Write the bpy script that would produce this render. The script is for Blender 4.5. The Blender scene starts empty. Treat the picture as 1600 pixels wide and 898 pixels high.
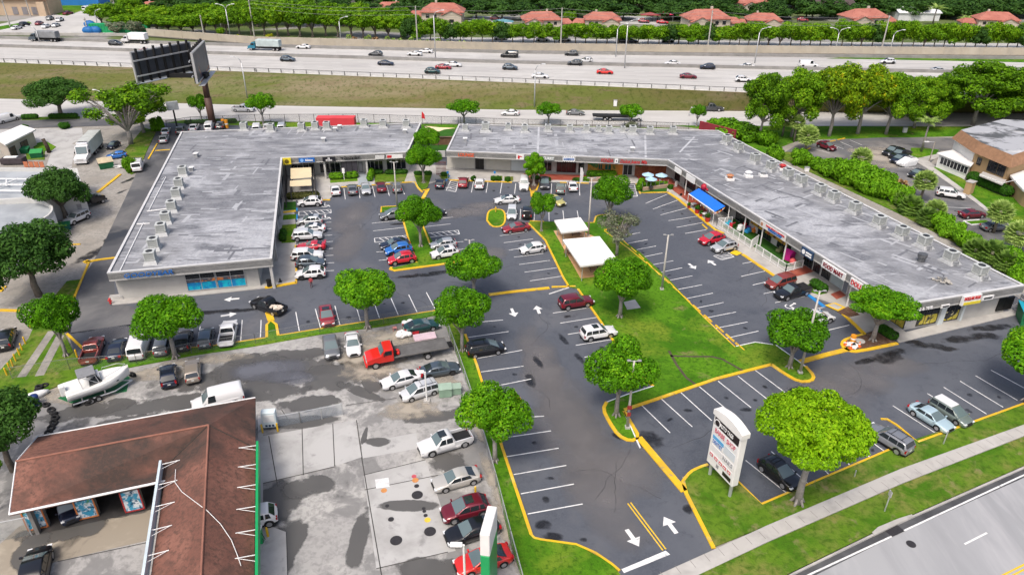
import bpy,bmesh,math,random
from mathutils import Vector,Matrix
R=math.radians
rng=random.Random(7)
S=bpy.context.scene
COL=S.collection
# ------------------------------------------------------------------ camera
F_PX,PITCH,ROLL,CAM_H=1121.7,R(28.967),R(0.37),51.5
_F=Vector((0,math.cos(PITCH),-math.sin(PITCH)))
_U0=Vector((0,math.sin(PITCH),math.cos(PITCH)))
_R0=Vector((1,0,0))
_R=math.cos(ROLL)*_R0+math.sin(ROLL)*_U0
_U=-math.sin(ROLL)*_R0+math.cos(ROLL)*_U0
cam_d=bpy.data.cameras.new('camera')
cam_d.sensor_width=36.0
cam_d.lens=F_PX/1600*36
cam_d.clip_start,cam_d.clip_end=1.0,6000
cam=bpy.data.objects.new('camera',cam_d)
COL.objects.link(cam)
cam.matrix_world=Matrix(((_R.x,_U.x,-_F.x,0),(_R.y,_U.y,-_F.y,0),(_R.z,_U.z,-_F.z,CAM_H),(0,0,0,1)))
S.camera=cam
# ------------------------------------------------------------------ daylight, bright thin overcast
SUN_EL,SUN_AZ=R(58),R(205) # azimuth measured from +Y towards +X
W=bpy.data.worlds.new('World');S.world=W;W.use_nodes=True
nt=W.node_tree;nt.nodes.clear()
sky=nt.nodes.new('ShaderNodeTexSky');sky.sky_type='NISHITA';sky.sun_disc=False
sky.sun_elevation=SUN_EL;sky.sun_rotation=SUN_AZ
sky.air_density=0.9;sky.dust_density=6.0;sky.ozone_density=1.0
bg=nt.nodes.new('ShaderNodeBackground');bg.inputs['Strength'].default_value=0.14
wo=nt.nodes.new('ShaderNodeOutputWorld')
nt.links.new(sky.outputs[0],bg.inputs[0]);nt.links.new(bg.outputs[0],wo.inputs[0])
sd=bpy.data.lights.new('sun','SUN');sd.energy=1.5;sd.angle=R(14);sd.color=(1,0.95,0.88)
so=bpy.data.objects.new('sun',sd);COL.objects.link(so)
_sd=Vector((math.sin(SUN_AZ)*math.cos(SUN_EL),math.cos(SUN_AZ)*math.cos(SUN_EL),math.sin(SUN_EL)))
so.rotation_euler=_sd.to_track_quat('Z','Y').to_euler()
vs=S.view_settings
vs.view_transform='Standard';vs.look='None';vs.gamma=1;vs.use_curve_mapping=False
vs.exposure=0.5
try:
 S.cycles.max_bounces=5;S.cycles.diffuse_bounces=2;S.cycles.glossy_bounces=2
 S.cycles.transmission_bounces=3;S.cycles.transparent_max_bounces=8
 S.cycles.use_denoising=True
except Exception:
 pass
# ------------------------------------------------------------------ measuring helpers: a photo measurement -> a point of the site
def G(px,py,z=0.0):
 x=(px-800)/F_PX;y=-(py-449)/F_PX
 d=_F+x*_R+y*_U
 t=(z-CAM_H)/d.z
 return Vector((d.x*t,d.y*t,z))
def WP(px,py,A,B):
 """where the sight line meets the upright plane through A,B: metres along AB, height"""
 x=(px-800)/F_PX;y=-(py-449)/F_PX
 d=_F+x*_R+y*_U
 a=Vector((A[0],A[1]));e=Vector((B[0]-A[0],B[1]-A[1]));e.normalize()
 n=Vector((-e.y,e.x))
 t=(n@a)/(n@Vector((d.x,d.y)))
 p=d*t
 return(Vector((p.x,p.y))-a)@e,p.z+CAM_H
def zat(px,py,P):
 """height of a sight line over the ground spot P"""
 n=Vector((P[0],P[1],0));n.normalize()
 x=(px-800)/F_PX;y=-(py-449)/F_PX
 d=_F+x*_R+y*_U
 t=(Vector((P[0],P[1],0))@n)/(d@n)
 return CAM_H+d.z*t
def GP(pts,z=0.0):
 return[G(x,y,z)for x,y in pts]
# ------------------------------------------------------------------ materials
MATS={}
def _mat(name):
 m=bpy.data.materials.new(name);m.use_nodes=True
 n=m.node_tree;b=n.nodes['Principled BSDF']
 return m,n,b
def pm(name,col,var=0.12,scale=1.0,rough=0.75,metal=0.0,bump=0.0,world=False,spec=0.4,detail=4.0,col2=None,coat=0.0):
 """plain surface with noise variation between a darker and a lighter tone (or towards col2)"""
 if name in MATS:return MATS[name]
 m,n,b=_mat(name)
 b.inputs['Roughness'].default_value=rough
 b.inputs['Metallic'].default_value=metal
 b.inputs['Specular IOR Level'].default_value=spec
 if coat:b.inputs['Coat Weight'].default_value=coat;b.inputs['Coat Roughness'].default_value=0.08
 if var>0 or col2:
  if world:
   g=n.nodes.new('ShaderNodeNewGeometry');src=g.outputs['Position']
  else:
   g=n.nodes.new('ShaderNodeTexCoord');src=g.outputs['Object']
  t=n.nodes.new('ShaderNodeTexNoise');t.inputs['Scale'].default_value=scale
  t.inputs['Detail'].default_value=detail;t.inputs['Roughness'].default_value=0.6
  n.links.new(src,t.inputs['Vector'])
  r=n.nodes.new('ShaderNodeValToRGB')
  r.color_ramp.elements[0].position=0.3;r.color_ramp.elements[1].position=0.7
  a=[c*(1-var)for c in col];z=[min(1,c*(1+var))for c in(col2 or col)]
  r.color_ramp.elements[0].color=(*a,1);r.color_ramp.elements[1].color=(*z,1)
  n.links.new(t.outputs['Fac'],r.inputs[0]);n.links.new(r.outputs[0],b.inputs['Base Color'])
  if bump:
   bp=n.nodes.new('ShaderNodeBump');bp.inputs['Strength'].default_value=bump
   n.links.new(t.outputs['Fac'],bp.inputs['Height']);n.links.new(bp.outputs[0],b.inputs['Normal'])
 else:
  b.inputs['Base Color'].default_value=(*col,1)
 MATS[name]=m
 return m
def layered(name,base,layers,rough=0.85,rough_var=None,spec=0.35,bump=0.0,bump_scale=8.0,stretch=None,rot=0.0,sheets=None):
 """world-placed ground or roof surface: base colour, then (colour, scale, low, high, detail[, stretch xyz]) noise layers mixed over it"""
 if name in MATS:return MATS[name]
 m,n,b=_mat(name)
 b.inputs['Roughness'].default_value=rough;b.inputs['Specular IOR Level'].default_value=spec
 g=n.nodes.new('ShaderNodeNewGeometry')
 prev=None
 if sheets: # rolled sheets: (length, width, angle, tone 1, tone 2, seam tone)
  mp=n.nodes.new('ShaderNodeMapping');n.links.new(g.outputs['Position'],mp.inputs['Vector'])
  mp.inputs['Rotation'].default_value=(0,0,-sheets[2])
  br=n.nodes.new('ShaderNodeTexBrick');n.links.new(mp.outputs[0],br.inputs['Vector'])
  br.inputs['Scale'].default_value=1;br.inputs['Brick Width'].default_value=sheets[0];br.inputs['Row Height'].default_value=sheets[1]
  br.inputs['Mortar Size'].default_value=0.045;br.inputs['Mortar Smooth'].default_value=0.6
  for k,c in zip(('Color1','Color2','Mortar'),sheets[3:6]):br.inputs[k].default_value=(c,c*1.02,c*1.07,1)
  prev=br.outputs['Color']
 for i,L in enumerate(layers):
  col,sc,lo,hi,det=L[:5]
  mp=n.nodes.new('ShaderNodeMapping');n.links.new(g.outputs['Position'],mp.inputs['Vector'])
  mp.inputs['Location'].default_value=(17.3*i,7.7*i,3.1*i)
  st=L[5]if len(L)>5 else(1,1,1)
  mp.inputs['Scale'].default_value=st
  mp.inputs['Rotation'].default_value=(0,0,L[6]if len(L)>6 else rot)
  t=n.nodes.new('ShaderNodeTexNoise');t.inputs['Scale'].default_value=sc
  t.inputs['Detail'].default_value=det;t.inputs['Roughness'].default_value=0.62
  t.inputs['Distortion'].default_value=0.4
  n.links.new(mp.outputs[0],t.inputs['Vector'])
  mr=n.nodes.new('ShaderNodeMapRange');mr.inputs['From Min'].default_value=lo;mr.inputs['From Max'].default_value=hi
  n.links.new(t.outputs['Fac'],mr.inputs['Value'])
  mx=n.nodes.new('ShaderNodeMix');mx.data_type='RGBA'
  n.links.new(mr.outputs[0],mx.inputs['Factor'])
  if prev is None:mx.inputs['A'].default_value=(*base,1)
  else:n.links.new(prev,mx.inputs['A'])
  mx.inputs['B'].default_value=(*col,1)
  prev=mx.outputs['Result']
  if rough_var and i==rough_var[0]:
   rr=n.nodes.new('ShaderNodeMapRange');rr.inputs['To Min'].default_value=rough;rr.inputs['To Max'].default_value=rough_var[1]
   n.links.new(mr.outputs[0],rr.inputs['Value']);n.links.new(rr.outputs[0],b.inputs['Roughness'])
 n.links.new(prev,b.inputs['Base Color'])
 if bump:
  t=n.nodes.new('ShaderNodeTexNoise');t.inputs['Scale'].default_value=bump_scale;t.inputs['Detail'].default_value=3
  n.links.new(g.outputs['Position'],t.inputs['Vector'])
  bp=n.nodes.new('ShaderNodeBump');bp.inputs['Strength'].default_value=bump;bp.inputs['Distance'].default_value=0.1
  n.links.new(t.outputs['Fac'],bp.inputs['Height']);n.links.new(bp.outputs[0],b.inputs['Normal'])
 MATS[name]=m
 return m
def leaf_mat(name,dark,light,yellow=None,trans=0.35,rough=0.55):
 """leaves: every leaf cluster its own tone, plus broad patches of older and younger leaves"""
 if name in MATS:return MATS[name]
 m,n,b=_mat(name)
 g=n.nodes.new('ShaderNodeNewGeometry');tc=n.nodes.new('ShaderNodeTexCoord');oi=n.nodes.new('ShaderNodeObjectInfo')
 t=n.nodes.new('ShaderNodeTexNoise');t.inputs['Scale'].default_value=0.55;t.inputs['Detail'].default_value=3
 n.links.new(tc.outputs['Object'],t.inputs['Vector'])
 a=n.nodes.new('ShaderNodeMath');a.operation='MULTIPLY_ADD'
 n.links.new(g.outputs['Random Per Island'],a.inputs[0]);a.inputs[1].default_value=0.55;
 s=n.nodes.new('ShaderNodeMath');s.operation='MULTIPLY_ADD'
 n.links.new(t.outputs['Fac'],s.inputs[0]);s.inputs[1].default_value=1.1;s.inputs[2].default_value=-0.33
 n.links.new(s.outputs[0],a.inputs[2])
 o2=n.nodes.new('ShaderNodeMath');o2.operation='MULTIPLY_ADD'
 n.links.new(oi.outputs['Random'],o2.inputs[0]);o2.inputs[1].default_value=0.24;n.links.new(a.outputs[0],o2.inputs[2])
 r=n.nodes.new('ShaderNodeValToRGB');e=r.color_ramp.elements
 e[0].position=0.12;e[0].color=(*dark,1);e[1].position=0.95;e[1].color=(*light,1)
 if yellow:
  k=e.new(1.0);k.color=(*yellow,1);e[1].position=0.8
 n.links.new(o2.outputs[0],r.inputs[0])
 n.links.new(r.outputs[0],b.inputs['Base Color'])
 b.inputs['Roughness'].default_value=rough;b.inputs['Specular IOR Level'].default_value=0.1
 tr=n.nodes.new('ShaderNodeBsdfTranslucent');n.links.new(r.outputs[0],tr.inputs['Color'])
 mx=n.nodes.new('ShaderNodeMixShader');mx.inputs[0].default_value=trans
 n.links.new(b.outputs[0],mx.inputs[1]);n.links.new(tr.outputs[0],mx.inputs[2])
 n.links.new(mx.outputs[0],n.nodes['Material Output'].inputs['Surface'])
 MATS[name]=m
 return m
def stain_mat(name,col,rough=0.6,strength=0.85,scale=1.3,lo=.72,hi=1.15):
 if name in MATS:return MATS[name]
 m,n,b=_mat(name)
 b.inputs['Base Color'].default_value=(*col,1);b.inputs['Roughness'].default_value=rough
 at=n.nodes.new('ShaderNodeAttribute');at.attribute_name='spread'
 g=n.nodes.new('ShaderNodeNewGeometry')
 t=n.nodes.new('ShaderNodeTexNoise');t.inputs['Scale'].default_value=scale;t.inputs['Detail'].default_value=4;t.inputs['Roughness'].default_value=0.55
 n.links.new(g.outputs['Position'],t.inputs['Vector'])
 a=n.nodes.new('ShaderNodeMath');a.operation='ADD'
 n.links.new(at.outputs['Fac'],a.inputs[0]);n.links.new(t.outputs['Fac'],a.inputs[1])
 mr=n.nodes.new('ShaderNodeMapRange');mr.inputs['From Min'].default_value=lo;mr.inputs['From Max'].default_value=hi
 mr.inputs['To Max'].default_value=strength
 n.links.new(a.outputs[0],mr.inputs['Value'])
 tp=n.nodes.new('ShaderNodeBsdfTransparent');mx=n.nodes.new('ShaderNodeMixShader')
 n.links.new(mr.outputs[0],mx.inputs[0]);n.links.new(tp.outputs[0],mx.inputs[1]);n.links.new(b.outputs[0],mx.inputs[2])
 n.links.new(mx.outputs[0],n.nodes['Material Output'].inputs['Surface'])
 MATS[name]=m
 return m
# ------------------------------------------------------------------ objects
def tag(o,label=None,cat=None,group=None,kind=None):
 if label:o['label']=label
 if cat:o['category']=cat
 if group:o['group']=group
 if kind:o['kind']=kind
 return o
def empty(name,loc=(0,0,0),rz=0.0,label=None,cat=None,group=None):
 o=bpy.data.objects.new(name,None);o.empty_display_size=0.3
 COL.objects.link(o);o.location=loc;o.rotation_euler=(0,0,rz)
 return tag(o,label,cat,group)
def kids(o):
 return[c for c in COL.objects if c.parent==o]
CH={}
def set_parent(o,p):
 o.parent=p;CH.setdefault(p.name,[]).append(o)
def copy_tree(o,parent=None):
 c=o.copy();COL.objects.link(c)
 if parent is not None:set_parent(c,parent)
 for ch in CH.get(o.name,()):copy_tree(ch,c)
 return c
class MB:
 """collects shapes, then links them as ONE mesh object"""
 def __init__(s):s.v=[];s.f=[];s.m=[];s.sm=[];s.cur=0;s.smooth=False
 def add(s,vs,fs,M=None):
  o=len(s.v)
  for p in vs:
   p=Vector(p)
   s.v.append(M@p if M else p)
  for f in fs:
   s.f.append([o+i for i in f]);s.m.append(s.cur);s.sm.append(s.smooth)
  return s
 def box(s,c,d,rz=0.0,M=None):
  hx,hy,hz=d[0]/2,d[1]/2,d[2]/2
  vs=[(x,y,z)for z in(-hz,hz)for x,y in((-hx,-hy),(hx,-hy),(hx,hy),(-hx,hy))]
  T=Matrix.Translation(c)@Matrix.Rotation(rz,4,'Z')
  if M:T=M@T
  return s.add(vs,[(3,2,1,0),(4,5,6,7),(0,1,5,4),(1,2,6,5),(2,3,7,6),(3,0,4,7)],T)
 def prism(s,poly,z0,z1,cap0=True,cap1=True):
  n=len(poly);P=[(p[0],p[1])for p in poly]
  ar=sum(P[i][0]*P[(i+1)%n][1]-P[(i+1)%n][0]*P[i][1]for i in range(n))
  if ar<0:P=P[::-1]
  vs=[(x,y,z0)for x,y in P]+[(x,y,z1)for x,y in P]
  fs=[(i,(i+1)%n,n+(i+1)%n,n+i)for i in range(n)]
  if cap1:fs.append(tuple(range(n,2*n)))
  if cap0:fs.append(tuple(range(n-1,-1,-1)))
  return s.add(vs,fs)
 def sheet(s,poly,z):
  P=[(p[0],p[1])for p in poly];n=len(P)
  ar=sum(P[i][0]*P[(i+1)%n][1]-P[(i+1)%n][0]*P[i][1]for i in range(n))
  if ar<0:P=P[::-1]
  return s.add([(x,y,z)for x,y in P],[tuple(range(n))])
 def tube(s,pts,r,seg=8,r1=None,cap=True):
  pts=[Vector(p)for p in pts];n=len(pts);r1=r if r1 is None else r1
  vs=[];fs=[]
  for i,p in enumerate(pts):
   d=(pts[min(i+1,n-1)]-pts[max(i-1,0)]).normalized()
   a=d.cross(Vector((0,0,1)))if abs(d.z)<0.95 else d.cross(Vector((1,0,0)))
   a.normalize();b=d.cross(a)
   rr=r+(r1-r)*i/max(1,n-1)
   for k in range(seg):
    t=2*math.pi*k/seg
    vs.append(p+a*(rr*math.cos(t))+b*(rr*math.sin(t)))
  for i in range(n-1):
   for k in range(seg):
    a,b2=i*seg+k,i*seg+(k+1)%seg
    fs.append((a,a+seg,b2+seg,b2))
  if cap:
   fs.append(tuple(range(seg)));fs.append(tuple((n-1)*seg+k for k in range(seg-1,-1,-1)))
  return s.add(vs,fs)
 def cyl(s,c,r,h,seg=16,r1=None):
  return s.tube([c,(c[0],c[1],c[2]+h)],r,seg,r1)
 def disc(s,c,r,seg=20,ry=None,rz=0.0):
  ry=ry or r
  ca,sa=math.cos(rz),math.sin(rz)
  vs=[]
  for k in range(seg):
   t=2*math.pi*k/seg;x,y=r*math.cos(t),ry*math.sin(t)
   vs.append((c[0]+x*ca-y*sa,c[1]+x*sa+y*ca,c[2]))
  return s.add(vs,[tuple(range(seg))])
 def strip(s,A,B,w,z):
  a,b=Vector((A[0],A[1])),Vector((B[0],B[1]));d=(b-a).normalized();n=Vector((-d.y,d.x))*w/2
  return s.add([(a.x-n.x,a.y-n.y,z),(b.x-n.x,b.y-n.y,z),(b.x+n.x,b.y+n.y,z),(a.x+n.x,a.y+n.y,z)],[(0,1,2,3)])
 def sphere(s,c,r,seg=10,rings=6,sc=(1,1,1)):
  vs=[(c[0],c[1],c[2]+r*sc[2])];fs=[]
  for i in range(1,rings):
   ph=math.pi*i/rings
   for k in range(seg):
    t=2*math.pi*k/seg
    vs.append((c[0]+r*sc[0]*math.sin(ph)*math.cos(t),c[1]+r*sc[1]*math.sin(ph)*math.sin(t),c[2]+r*sc[2]*math.cos(ph)))
  vs.append((c[0],c[1],c[2]-r*sc[2]));L=len(vs)-1
  for k in range(seg):
   fs.append((0,1+k,1+(k+1)%seg))
   fs.append((L,1+(rings-2)*seg+(k+1)%seg,1+(rings-2)*seg+k))
  for i in range(rings-2):
   for k in range(seg):
    a,b=1+i*seg+k,1+i*seg+(k+1)%seg
    fs.append((a,a+seg,b+seg,b))
  return s.add(vs,fs)
 def mesh(s,name,mats,off=None):
  me=bpy.data.meshes.new(name)
  if off is not None:
   o=Vector(off);me.from_pydata([tuple(p-o)for p in s.v],[],s.f)
  else:me.from_pydata([tuple(p)for p in s.v],[],s.f)
  for m in(mats if isinstance(mats,(list,tuple))else[mats]):me.materials.append(m)
  me.polygons.foreach_set('material_index',s.m)
  me.polygons.foreach_set('use_smooth',s.sm)
  me.update()
  return me
 def build(s,name,mats,parent=None,world=False,origin=None):
  """world=True: shapes were given in site coordinates; origin: where the object's own origin goes"""
  off=None
  if world and parent is not None:
   off=Vector(parent.location)
   if parent.parent:off=off+Vector(parent.parent.location)
  if origin is not None:off=Vector(origin)
  o=bpy.data.objects.new(name,s.mesh(name,mats,off));COL.objects.link(o)
  if origin is not None:o.location=origin
  if parent is not None:set_parent(o,parent)
  return o
def struct(name,mb,mats,kind='structure'):
 return tag(mb.build(name,mats),kind=kind)
def bevel(o,w=0.03,seg=2,angle=40):
 """round the edges for good (applied, so copies may share the mesh)"""
 bm=bmesh.new();bm.from_mesh(o.data)
 es=[e for e in bm.edges if len(e.link_faces)==2 and e.calc_face_angle(0)>R(angle)]
 bmesh.ops.bevel(bm,geom=es,offset=w,segments=seg,affect='EDGES',profile=0.6,clamp_overlap=True)
 bm.to_mesh(o.data);bm.free()
 return o
def textmesh(name,txt,mat,size,parent,M,extrude=0.02,align='CENTER',shear=0.0,spacing=1.0,bold=0.0):
 cu=bpy.data.curves.new(name,'FONT');cu.body=txt;cu.size=size;cu.extrude=extrude
 cu.align_x=align;cu.align_y='CENTER';cu.shear=shear;cu.space_character=spacing;cu.offset=bold
 cu.resolution_u=3
 o=bpy.data.objects.new(name,cu);COL.objects.link(o)
 dg=bpy.context.evaluated_depsgraph_get()
 me=bpy.data.meshes.new_from_object(o.evaluated_get(dg))
 bpy.data.objects.remove(o)
 me.materials.clear();me.materials.append(mat)
 t=bpy.data.objects.new(name,me);COL.objects.link(t)
 t.matrix_local=M
 if parent is not None:set_parent(t,parent)
 return t
def ord_(n):
 return['first','second','third','fourth','fifth','sixth','seventh','eighth','ninth','tenth','eleventh','twelfth',
'thirteenth','fourteenth','fifteenth','sixteenth','seventeenth','eighteenth','nineteenth','twentieth'][n]if n<20 else 'number %d'%(n+1)
WHITE=pm('white_paint',(0.72,0.72,0.71),0.06,3,0.5)
YELLOW=layered('yellow_kerb_paint',(0.68,0.42,0.015),[((0.56,0.34,0.03),0.5,0.45,0.65,6),((0.34,0.26,0.12),1.6,0.58,0.7,7),((0.74,0.55,0.12),0.3,0.55,0.75,4)],rough=.7)
BLACK=pm('black_plastic',(0.012,0.012,0.013),0.2,4,0.5)
GREYM=pm('grey_metal',(0.32,0.33,0.34),0.12,3,0.45,0.3)
# ================================================================== THE SETTING: ground, roads, markings
Z_LOT,Z_MARK,Z_LAWN,Z_KERB=0.03,0.036,0.13,0.155
M_ground=layered('ground_dirt',(0.27,0.25,0.22),[((0.36,0.34,0.31),0.12,0.42,0.62,6),((0.15,0.14,0.13),0.3,0.55,0.72,6),((0.21,0.2,0.18),2.5,0.45,0.7,5)],bump=0.3)
M_lot=layered('lot_asphalt',(0.071,0.079,0.097),[((0.1,0.108,0.126),0.07,0.46,0.62,8),((0.05,0.056,0.07),0.16,0.55,0.68,8),((0.13,0.13,0.138),0.05,0.57,0.7,9),
((0.058,0.064,0.08),0.9,0.55,0.7,8),((0.092,0.1,0.118),6.0,0.4,0.75,4)],rough=0.72,rough_var=(1,0.45),bump=0.15,bump_scale=14)
M_alley=layered('alley_asphalt',(0.085,0.087,0.094),[((0.15,0.148,0.147),0.08,0.46,0.6,7),((0.035,0.036,0.04),0.11,0.55,0.66,7)],rough=0.75,rough_var=(1,0.4))
M_conc=layered('highway_concrete',(0.43,0.42,0.4),[((0.35,0.34,0.33),0.3,0.45,0.7,5,(0.08,1,1)),((0.5,0.49,0.47),0.05,0.5,0.7,5)],rough=0.85)
M_front=layered('frontage_concrete',(0.45,0.44,0.42),[((0.37,0.36,0.35),0.2,0.45,0.7,5,(0.15,1,1))],rough=0.85)
M_bank=layered('bank_grass',(0.12,0.115,0.04),[((0.095,0.125,0.026),0.05,0.44,0.6,7,(0.3,1,1)),((0.2,0.17,0.105),0.08,0.48,0.64,8,(0.22,1,1)),((0.15,0.115,0.07),0.5,0.52,0.7,7,(0.3,1,1)),((0.055,0.075,0.016),1.1,0.5,0.72,6)],rough=0.95,spec=0.1,bump=0.6,bump_scale=3)
M_lawn=layered('lawn_grass',(0.085,0.21,0.01),[((0.045,0.14,0.006),0.16,0.44,0.58,8),((0.15,0.22,0.02),0.12,0.5,0.64,8),((0.19,0.17,0.07),0.3,0.6,0.72,8),((0.035,0.095,0.006),2.4,0.48,0.68,7)],rough=0.95,spec=0.1,bump=0.7,bump_scale=6)
M_dry=layered('dry_grass',(0.095,0.18,0.014),[((0.17,0.18,0.045),0.18,0.47,0.6,8),((0.055,0.14,0.008),0.25,0.5,0.62,7),((0.23,0.18,0.1),0.33,0.58,0.7,8),((0.045,0.095,0.008),1.6,0.47,0.7,7)],rough=0.95,spec=0.1,bump=0.7,bump_scale=6)
M_turf=layered('play_turf',(0.03,0.1,0.015),[((0.045,0.13,0.02),1.2,0.45,0.7,4)],rough=0.95,spec=0.1)
M_walk=layered('sidewalk_concrete',(0.4,0.385,0.36),[((0.3,0.29,0.275),0.5,0.45,0.7,6),((0.47,0.455,0.43),0.15,0.5,0.7,4)],rough=0.88)
M_court=layered('forecourt_concrete',(0.33,0.322,0.31),[((0.195,0.192,0.187),0.12,0.485,0.52,7),((0.4,0.39,0.37),0.17,0.53,0.6,8),((0.12,0.118,0.115),0.19,0.6,0.66,9),((0.22,0.215,0.21),2.0,0.45,0.7,6)],rough=0.8)
M_slab=layered('pale_slab',(0.41,0.405,0.395),[((0.32,0.315,0.305),0.25,0.45,0.65,8),((0.22,0.215,0.21),0.45,0.58,0.7,8)],rough=0.85)
M_street=layered('street_asphalt',(0.32,0.325,0.335),[((0.25,0.255,0.265),0.12,0.45,0.66,6,(1,0.2,1),R(-27)),((0.37,0.37,0.38),0.5,0.5,0.75,5,(1,0.15,1),R(-27))],rough=0.8)
M_mulch=layered('mulch',(0.11,0.06,0.04),[((0.18,0.13,0.09),1.5,0.45,0.7,6),((0.06,0.035,0.025),4,0.5,0.7,4)],rough=0.95,spec=0.1)
M_tile=layered('red_paving',(0.26,0.055,0.035),[((0.33,0.1,0.065),0.6,0.4,0.7,5)],rough=0.7)
M_paint=layered('white_marking',(0.7,0.7,0.69),[((0.5,0.5,0.5),0.8,0.5,0.7,7),((0.2,0.205,0.22),2.2,0.6,0.7,7)],rough=0.6)
M_ypaint=layered('yellow_marking',(0.72,0.46,0.015),[((0.55,0.36,0.1),0.6,0.5,0.8,6)],rough=0.6)
M_bpaint=pm('blue_marking',(0.02,0.2,0.5),0.15,1.5,0.6,world=True)
# big ground to the horizon; it climbs to the far town's level beyond the frontage road
HZ=5.0 # height of the highway over the mall
def seam(ys,z,xs=(-700,-100,400,800,1150,1500,2300)):
 return[G(x,y,z)for x,y in zip(xs,ys)]
bank_foot=seam((148,152,165,172,174,176,178),0.0)
bank_top=seam((72,94,113,129,144,160,186),HZ)
g=MB()
g.sheet([(-2500,-200),(2500,-200),(2500,420),(-2500,420)],0.0)
struct('ground',g,M_ground)
g=MB()
far=[(-2600,3500,HZ-.3),(2600,3500,HZ-.3)]
mid=seam((50,54,70,80,84,87,92),HZ-.3)
g.add([(-2600,mid[0].y,HZ-.3)]+mid+[(2600,mid[-1].y,HZ-.3)]+far[::-1],[tuple(range(len(mid)+4))])
M_town=layered('town_ground',(0.1,0.13,0.04),[((0.26,0.25,0.24),0.03,0.5,0.58,5),((0.06,0.1,0.02),0.1,0.5,0.7,5)],rough=0.95)
struct('far_ground',g,M_town)
# grass bank
b=MB();b.smooth=True
rows=[]
for k in range(9):
 t=k/8
 zz=HZ*(3*t*t-2*t**3)if k<8 else HZ
 rows.append([a.lerp(c,t)for a,c in zip(bank_foot,bank_top)])
 for p in rows[-1]:p.z=zz+(0.02 if k==0 else 0)
vs=[p for r_ in rows for p in r_];n_=len(bank_foot)
b.add(vs,[(i*n_+j,i*n_+j+1,(i+1)*n_+j+1,(i+1)*n_+j)for i in range(8)for j in range(n_-1)])
struct('grass_bank',b,M_bank)
# highway deck
hw_far=seam((50,54.5,70,80,84,87,92),HZ+0.02)
hw_near=[p.copy()for p in bank_top]
for p in hw_near:p.z=HZ+0.02
def between(A,B,t):return[a.lerp(c,t)for a,c in zip(A,B)]
def band(A,B):return[a for a in A]+[c for c in B[::-1]]
def ribbon(mb,A,B,z):
 n=len(A)
 mb.add([(p.x,p.y,z)for p in A]+[(p.x,p.y,z)for p in B],[(i,i+1,n+i+1,n+i)for i in range(n-1)])
d=MB();ribbon(d,hw_near,hw_far,HZ+0.02);struct('highway',d,M_conc)
# lane joints and dashes; the deck splits in three carriageways
M_lane=pm('lane_line',(0.66,0.66,0.64),0.1,0.5,0.7,world=True)
M_joint=pm('worn_lane',(0.26,0.255,0.25),0.15,0.3,0.85,world=True)
j=MB();l=MB()
for t in(0.1,0.2,0.3,0.4,0.58,0.68,0.78):
 c=between(hw_near,hw_far,t);wd=0.007
 ribbon(j,between(hw_near,hw_far,t-wd),between(hw_near,hw_far,t-wd*0.3),HZ+0.026)
 for a,e in zip(c[:-1],c[1:]):
  L=(e-a).length;k=0.0
  while k<L-3:
   p=a.lerp(e,k/L);q=a.lerp(e,(k+3)/L);l.strip(p,q,0.16,HZ+0.032);k+=12
for t in(0.035,0.455,0.52,0.84):
 ribbon(l,between(hw_near,hw_far,t),between(hw_near,hw_far,t+0.0022),HZ+0.034)
struct('lane_joints',j,M_joint);struct('lane_markings',l,M_lane)
# frontage road
fr_near=seam((178,180,190,194,197,198,200),0.0)
d=MB();ribbon(d,fr_near,bank_foot,0.05);struct('frontage_road',d,M_front)
l=MB()
c=between(fr_near,bank_foot,0.52)
for a,e in zip(c[:-1],c[1:]):
 L=(e-a).length;k=0.0
 while k<L-3:l.strip(a.lerp(e,k/L),a.lerp(e,(k+3)/L),0.15,0.056);k+=12
ribbon(l,between(fr_near,bank_foot,0.08),between(fr_near,bank_foot,0.094),0.056)
ribbon(l,between(fr_near,bank_foot,0.93),between(fr_near,bank_foot,0.944),0.056)
struct('frontage_markings',l,M_lane)
# grass verge between the frontage road and the mall
d=MB();d.sheet(GP([(255,193),(300,186),(390,190),(700,194),(1050,200),(1060,215),(700,206),(250,206)]),0.02)
d.sheet(GP([(1052,196),(1070,187),(1300,184),(1650,184),(1650,210),(1380,216),(1250,219),(1195,240),(1120,205)]),0.02)
struct('verge_grass',d,M_lawn)
# ---- shopping-centre asphalt
lot=[(252,192),(232,222),(205,290),(160,385),(126,440),(106,520),(118,556),(125,566),(170,561),(250,547),(330,541),(415,528),(500,514),(590,500),(690,484),
(716,499),(745,570),(785,700),(830,835),(845,843),(900,850),(955,880),(985,915),(1160,915),(1115,857),(1072,770),(1066,745),(1100,730),(1148,748),(1190,788),
(1420,690),(1600,630),(1760,575),(1700,480),(1600,470),(1130,222)]
d=MB();d.sheet(GP(lot),Z_LOT);struct('parking_lot',d,M_lot)
d=MB();d.sheet(GP([(252,196),(228,232),(205,290),(160,385),(130,437),(110,520),(250,500),(180,468),(178,430),(290,205)]),Z_LOT+0.008);struct('alley',d,M_alley)
def smooth_path(pts,it=2,closed=True):
 P=[Vector((p[0],p[1]))for p in pts]
 for _ in range(it):
  Q=[]
  n=len(P)
  for i in range(n if closed else n-1):
   a,c=P[i],P[(i+1)%n];Q+=[a.lerp(c,.25),a.lerp(c,.75)]
  if not closed:Q=[P[0]]+Q+[P[-1]]
  P=Q
 return P
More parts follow.
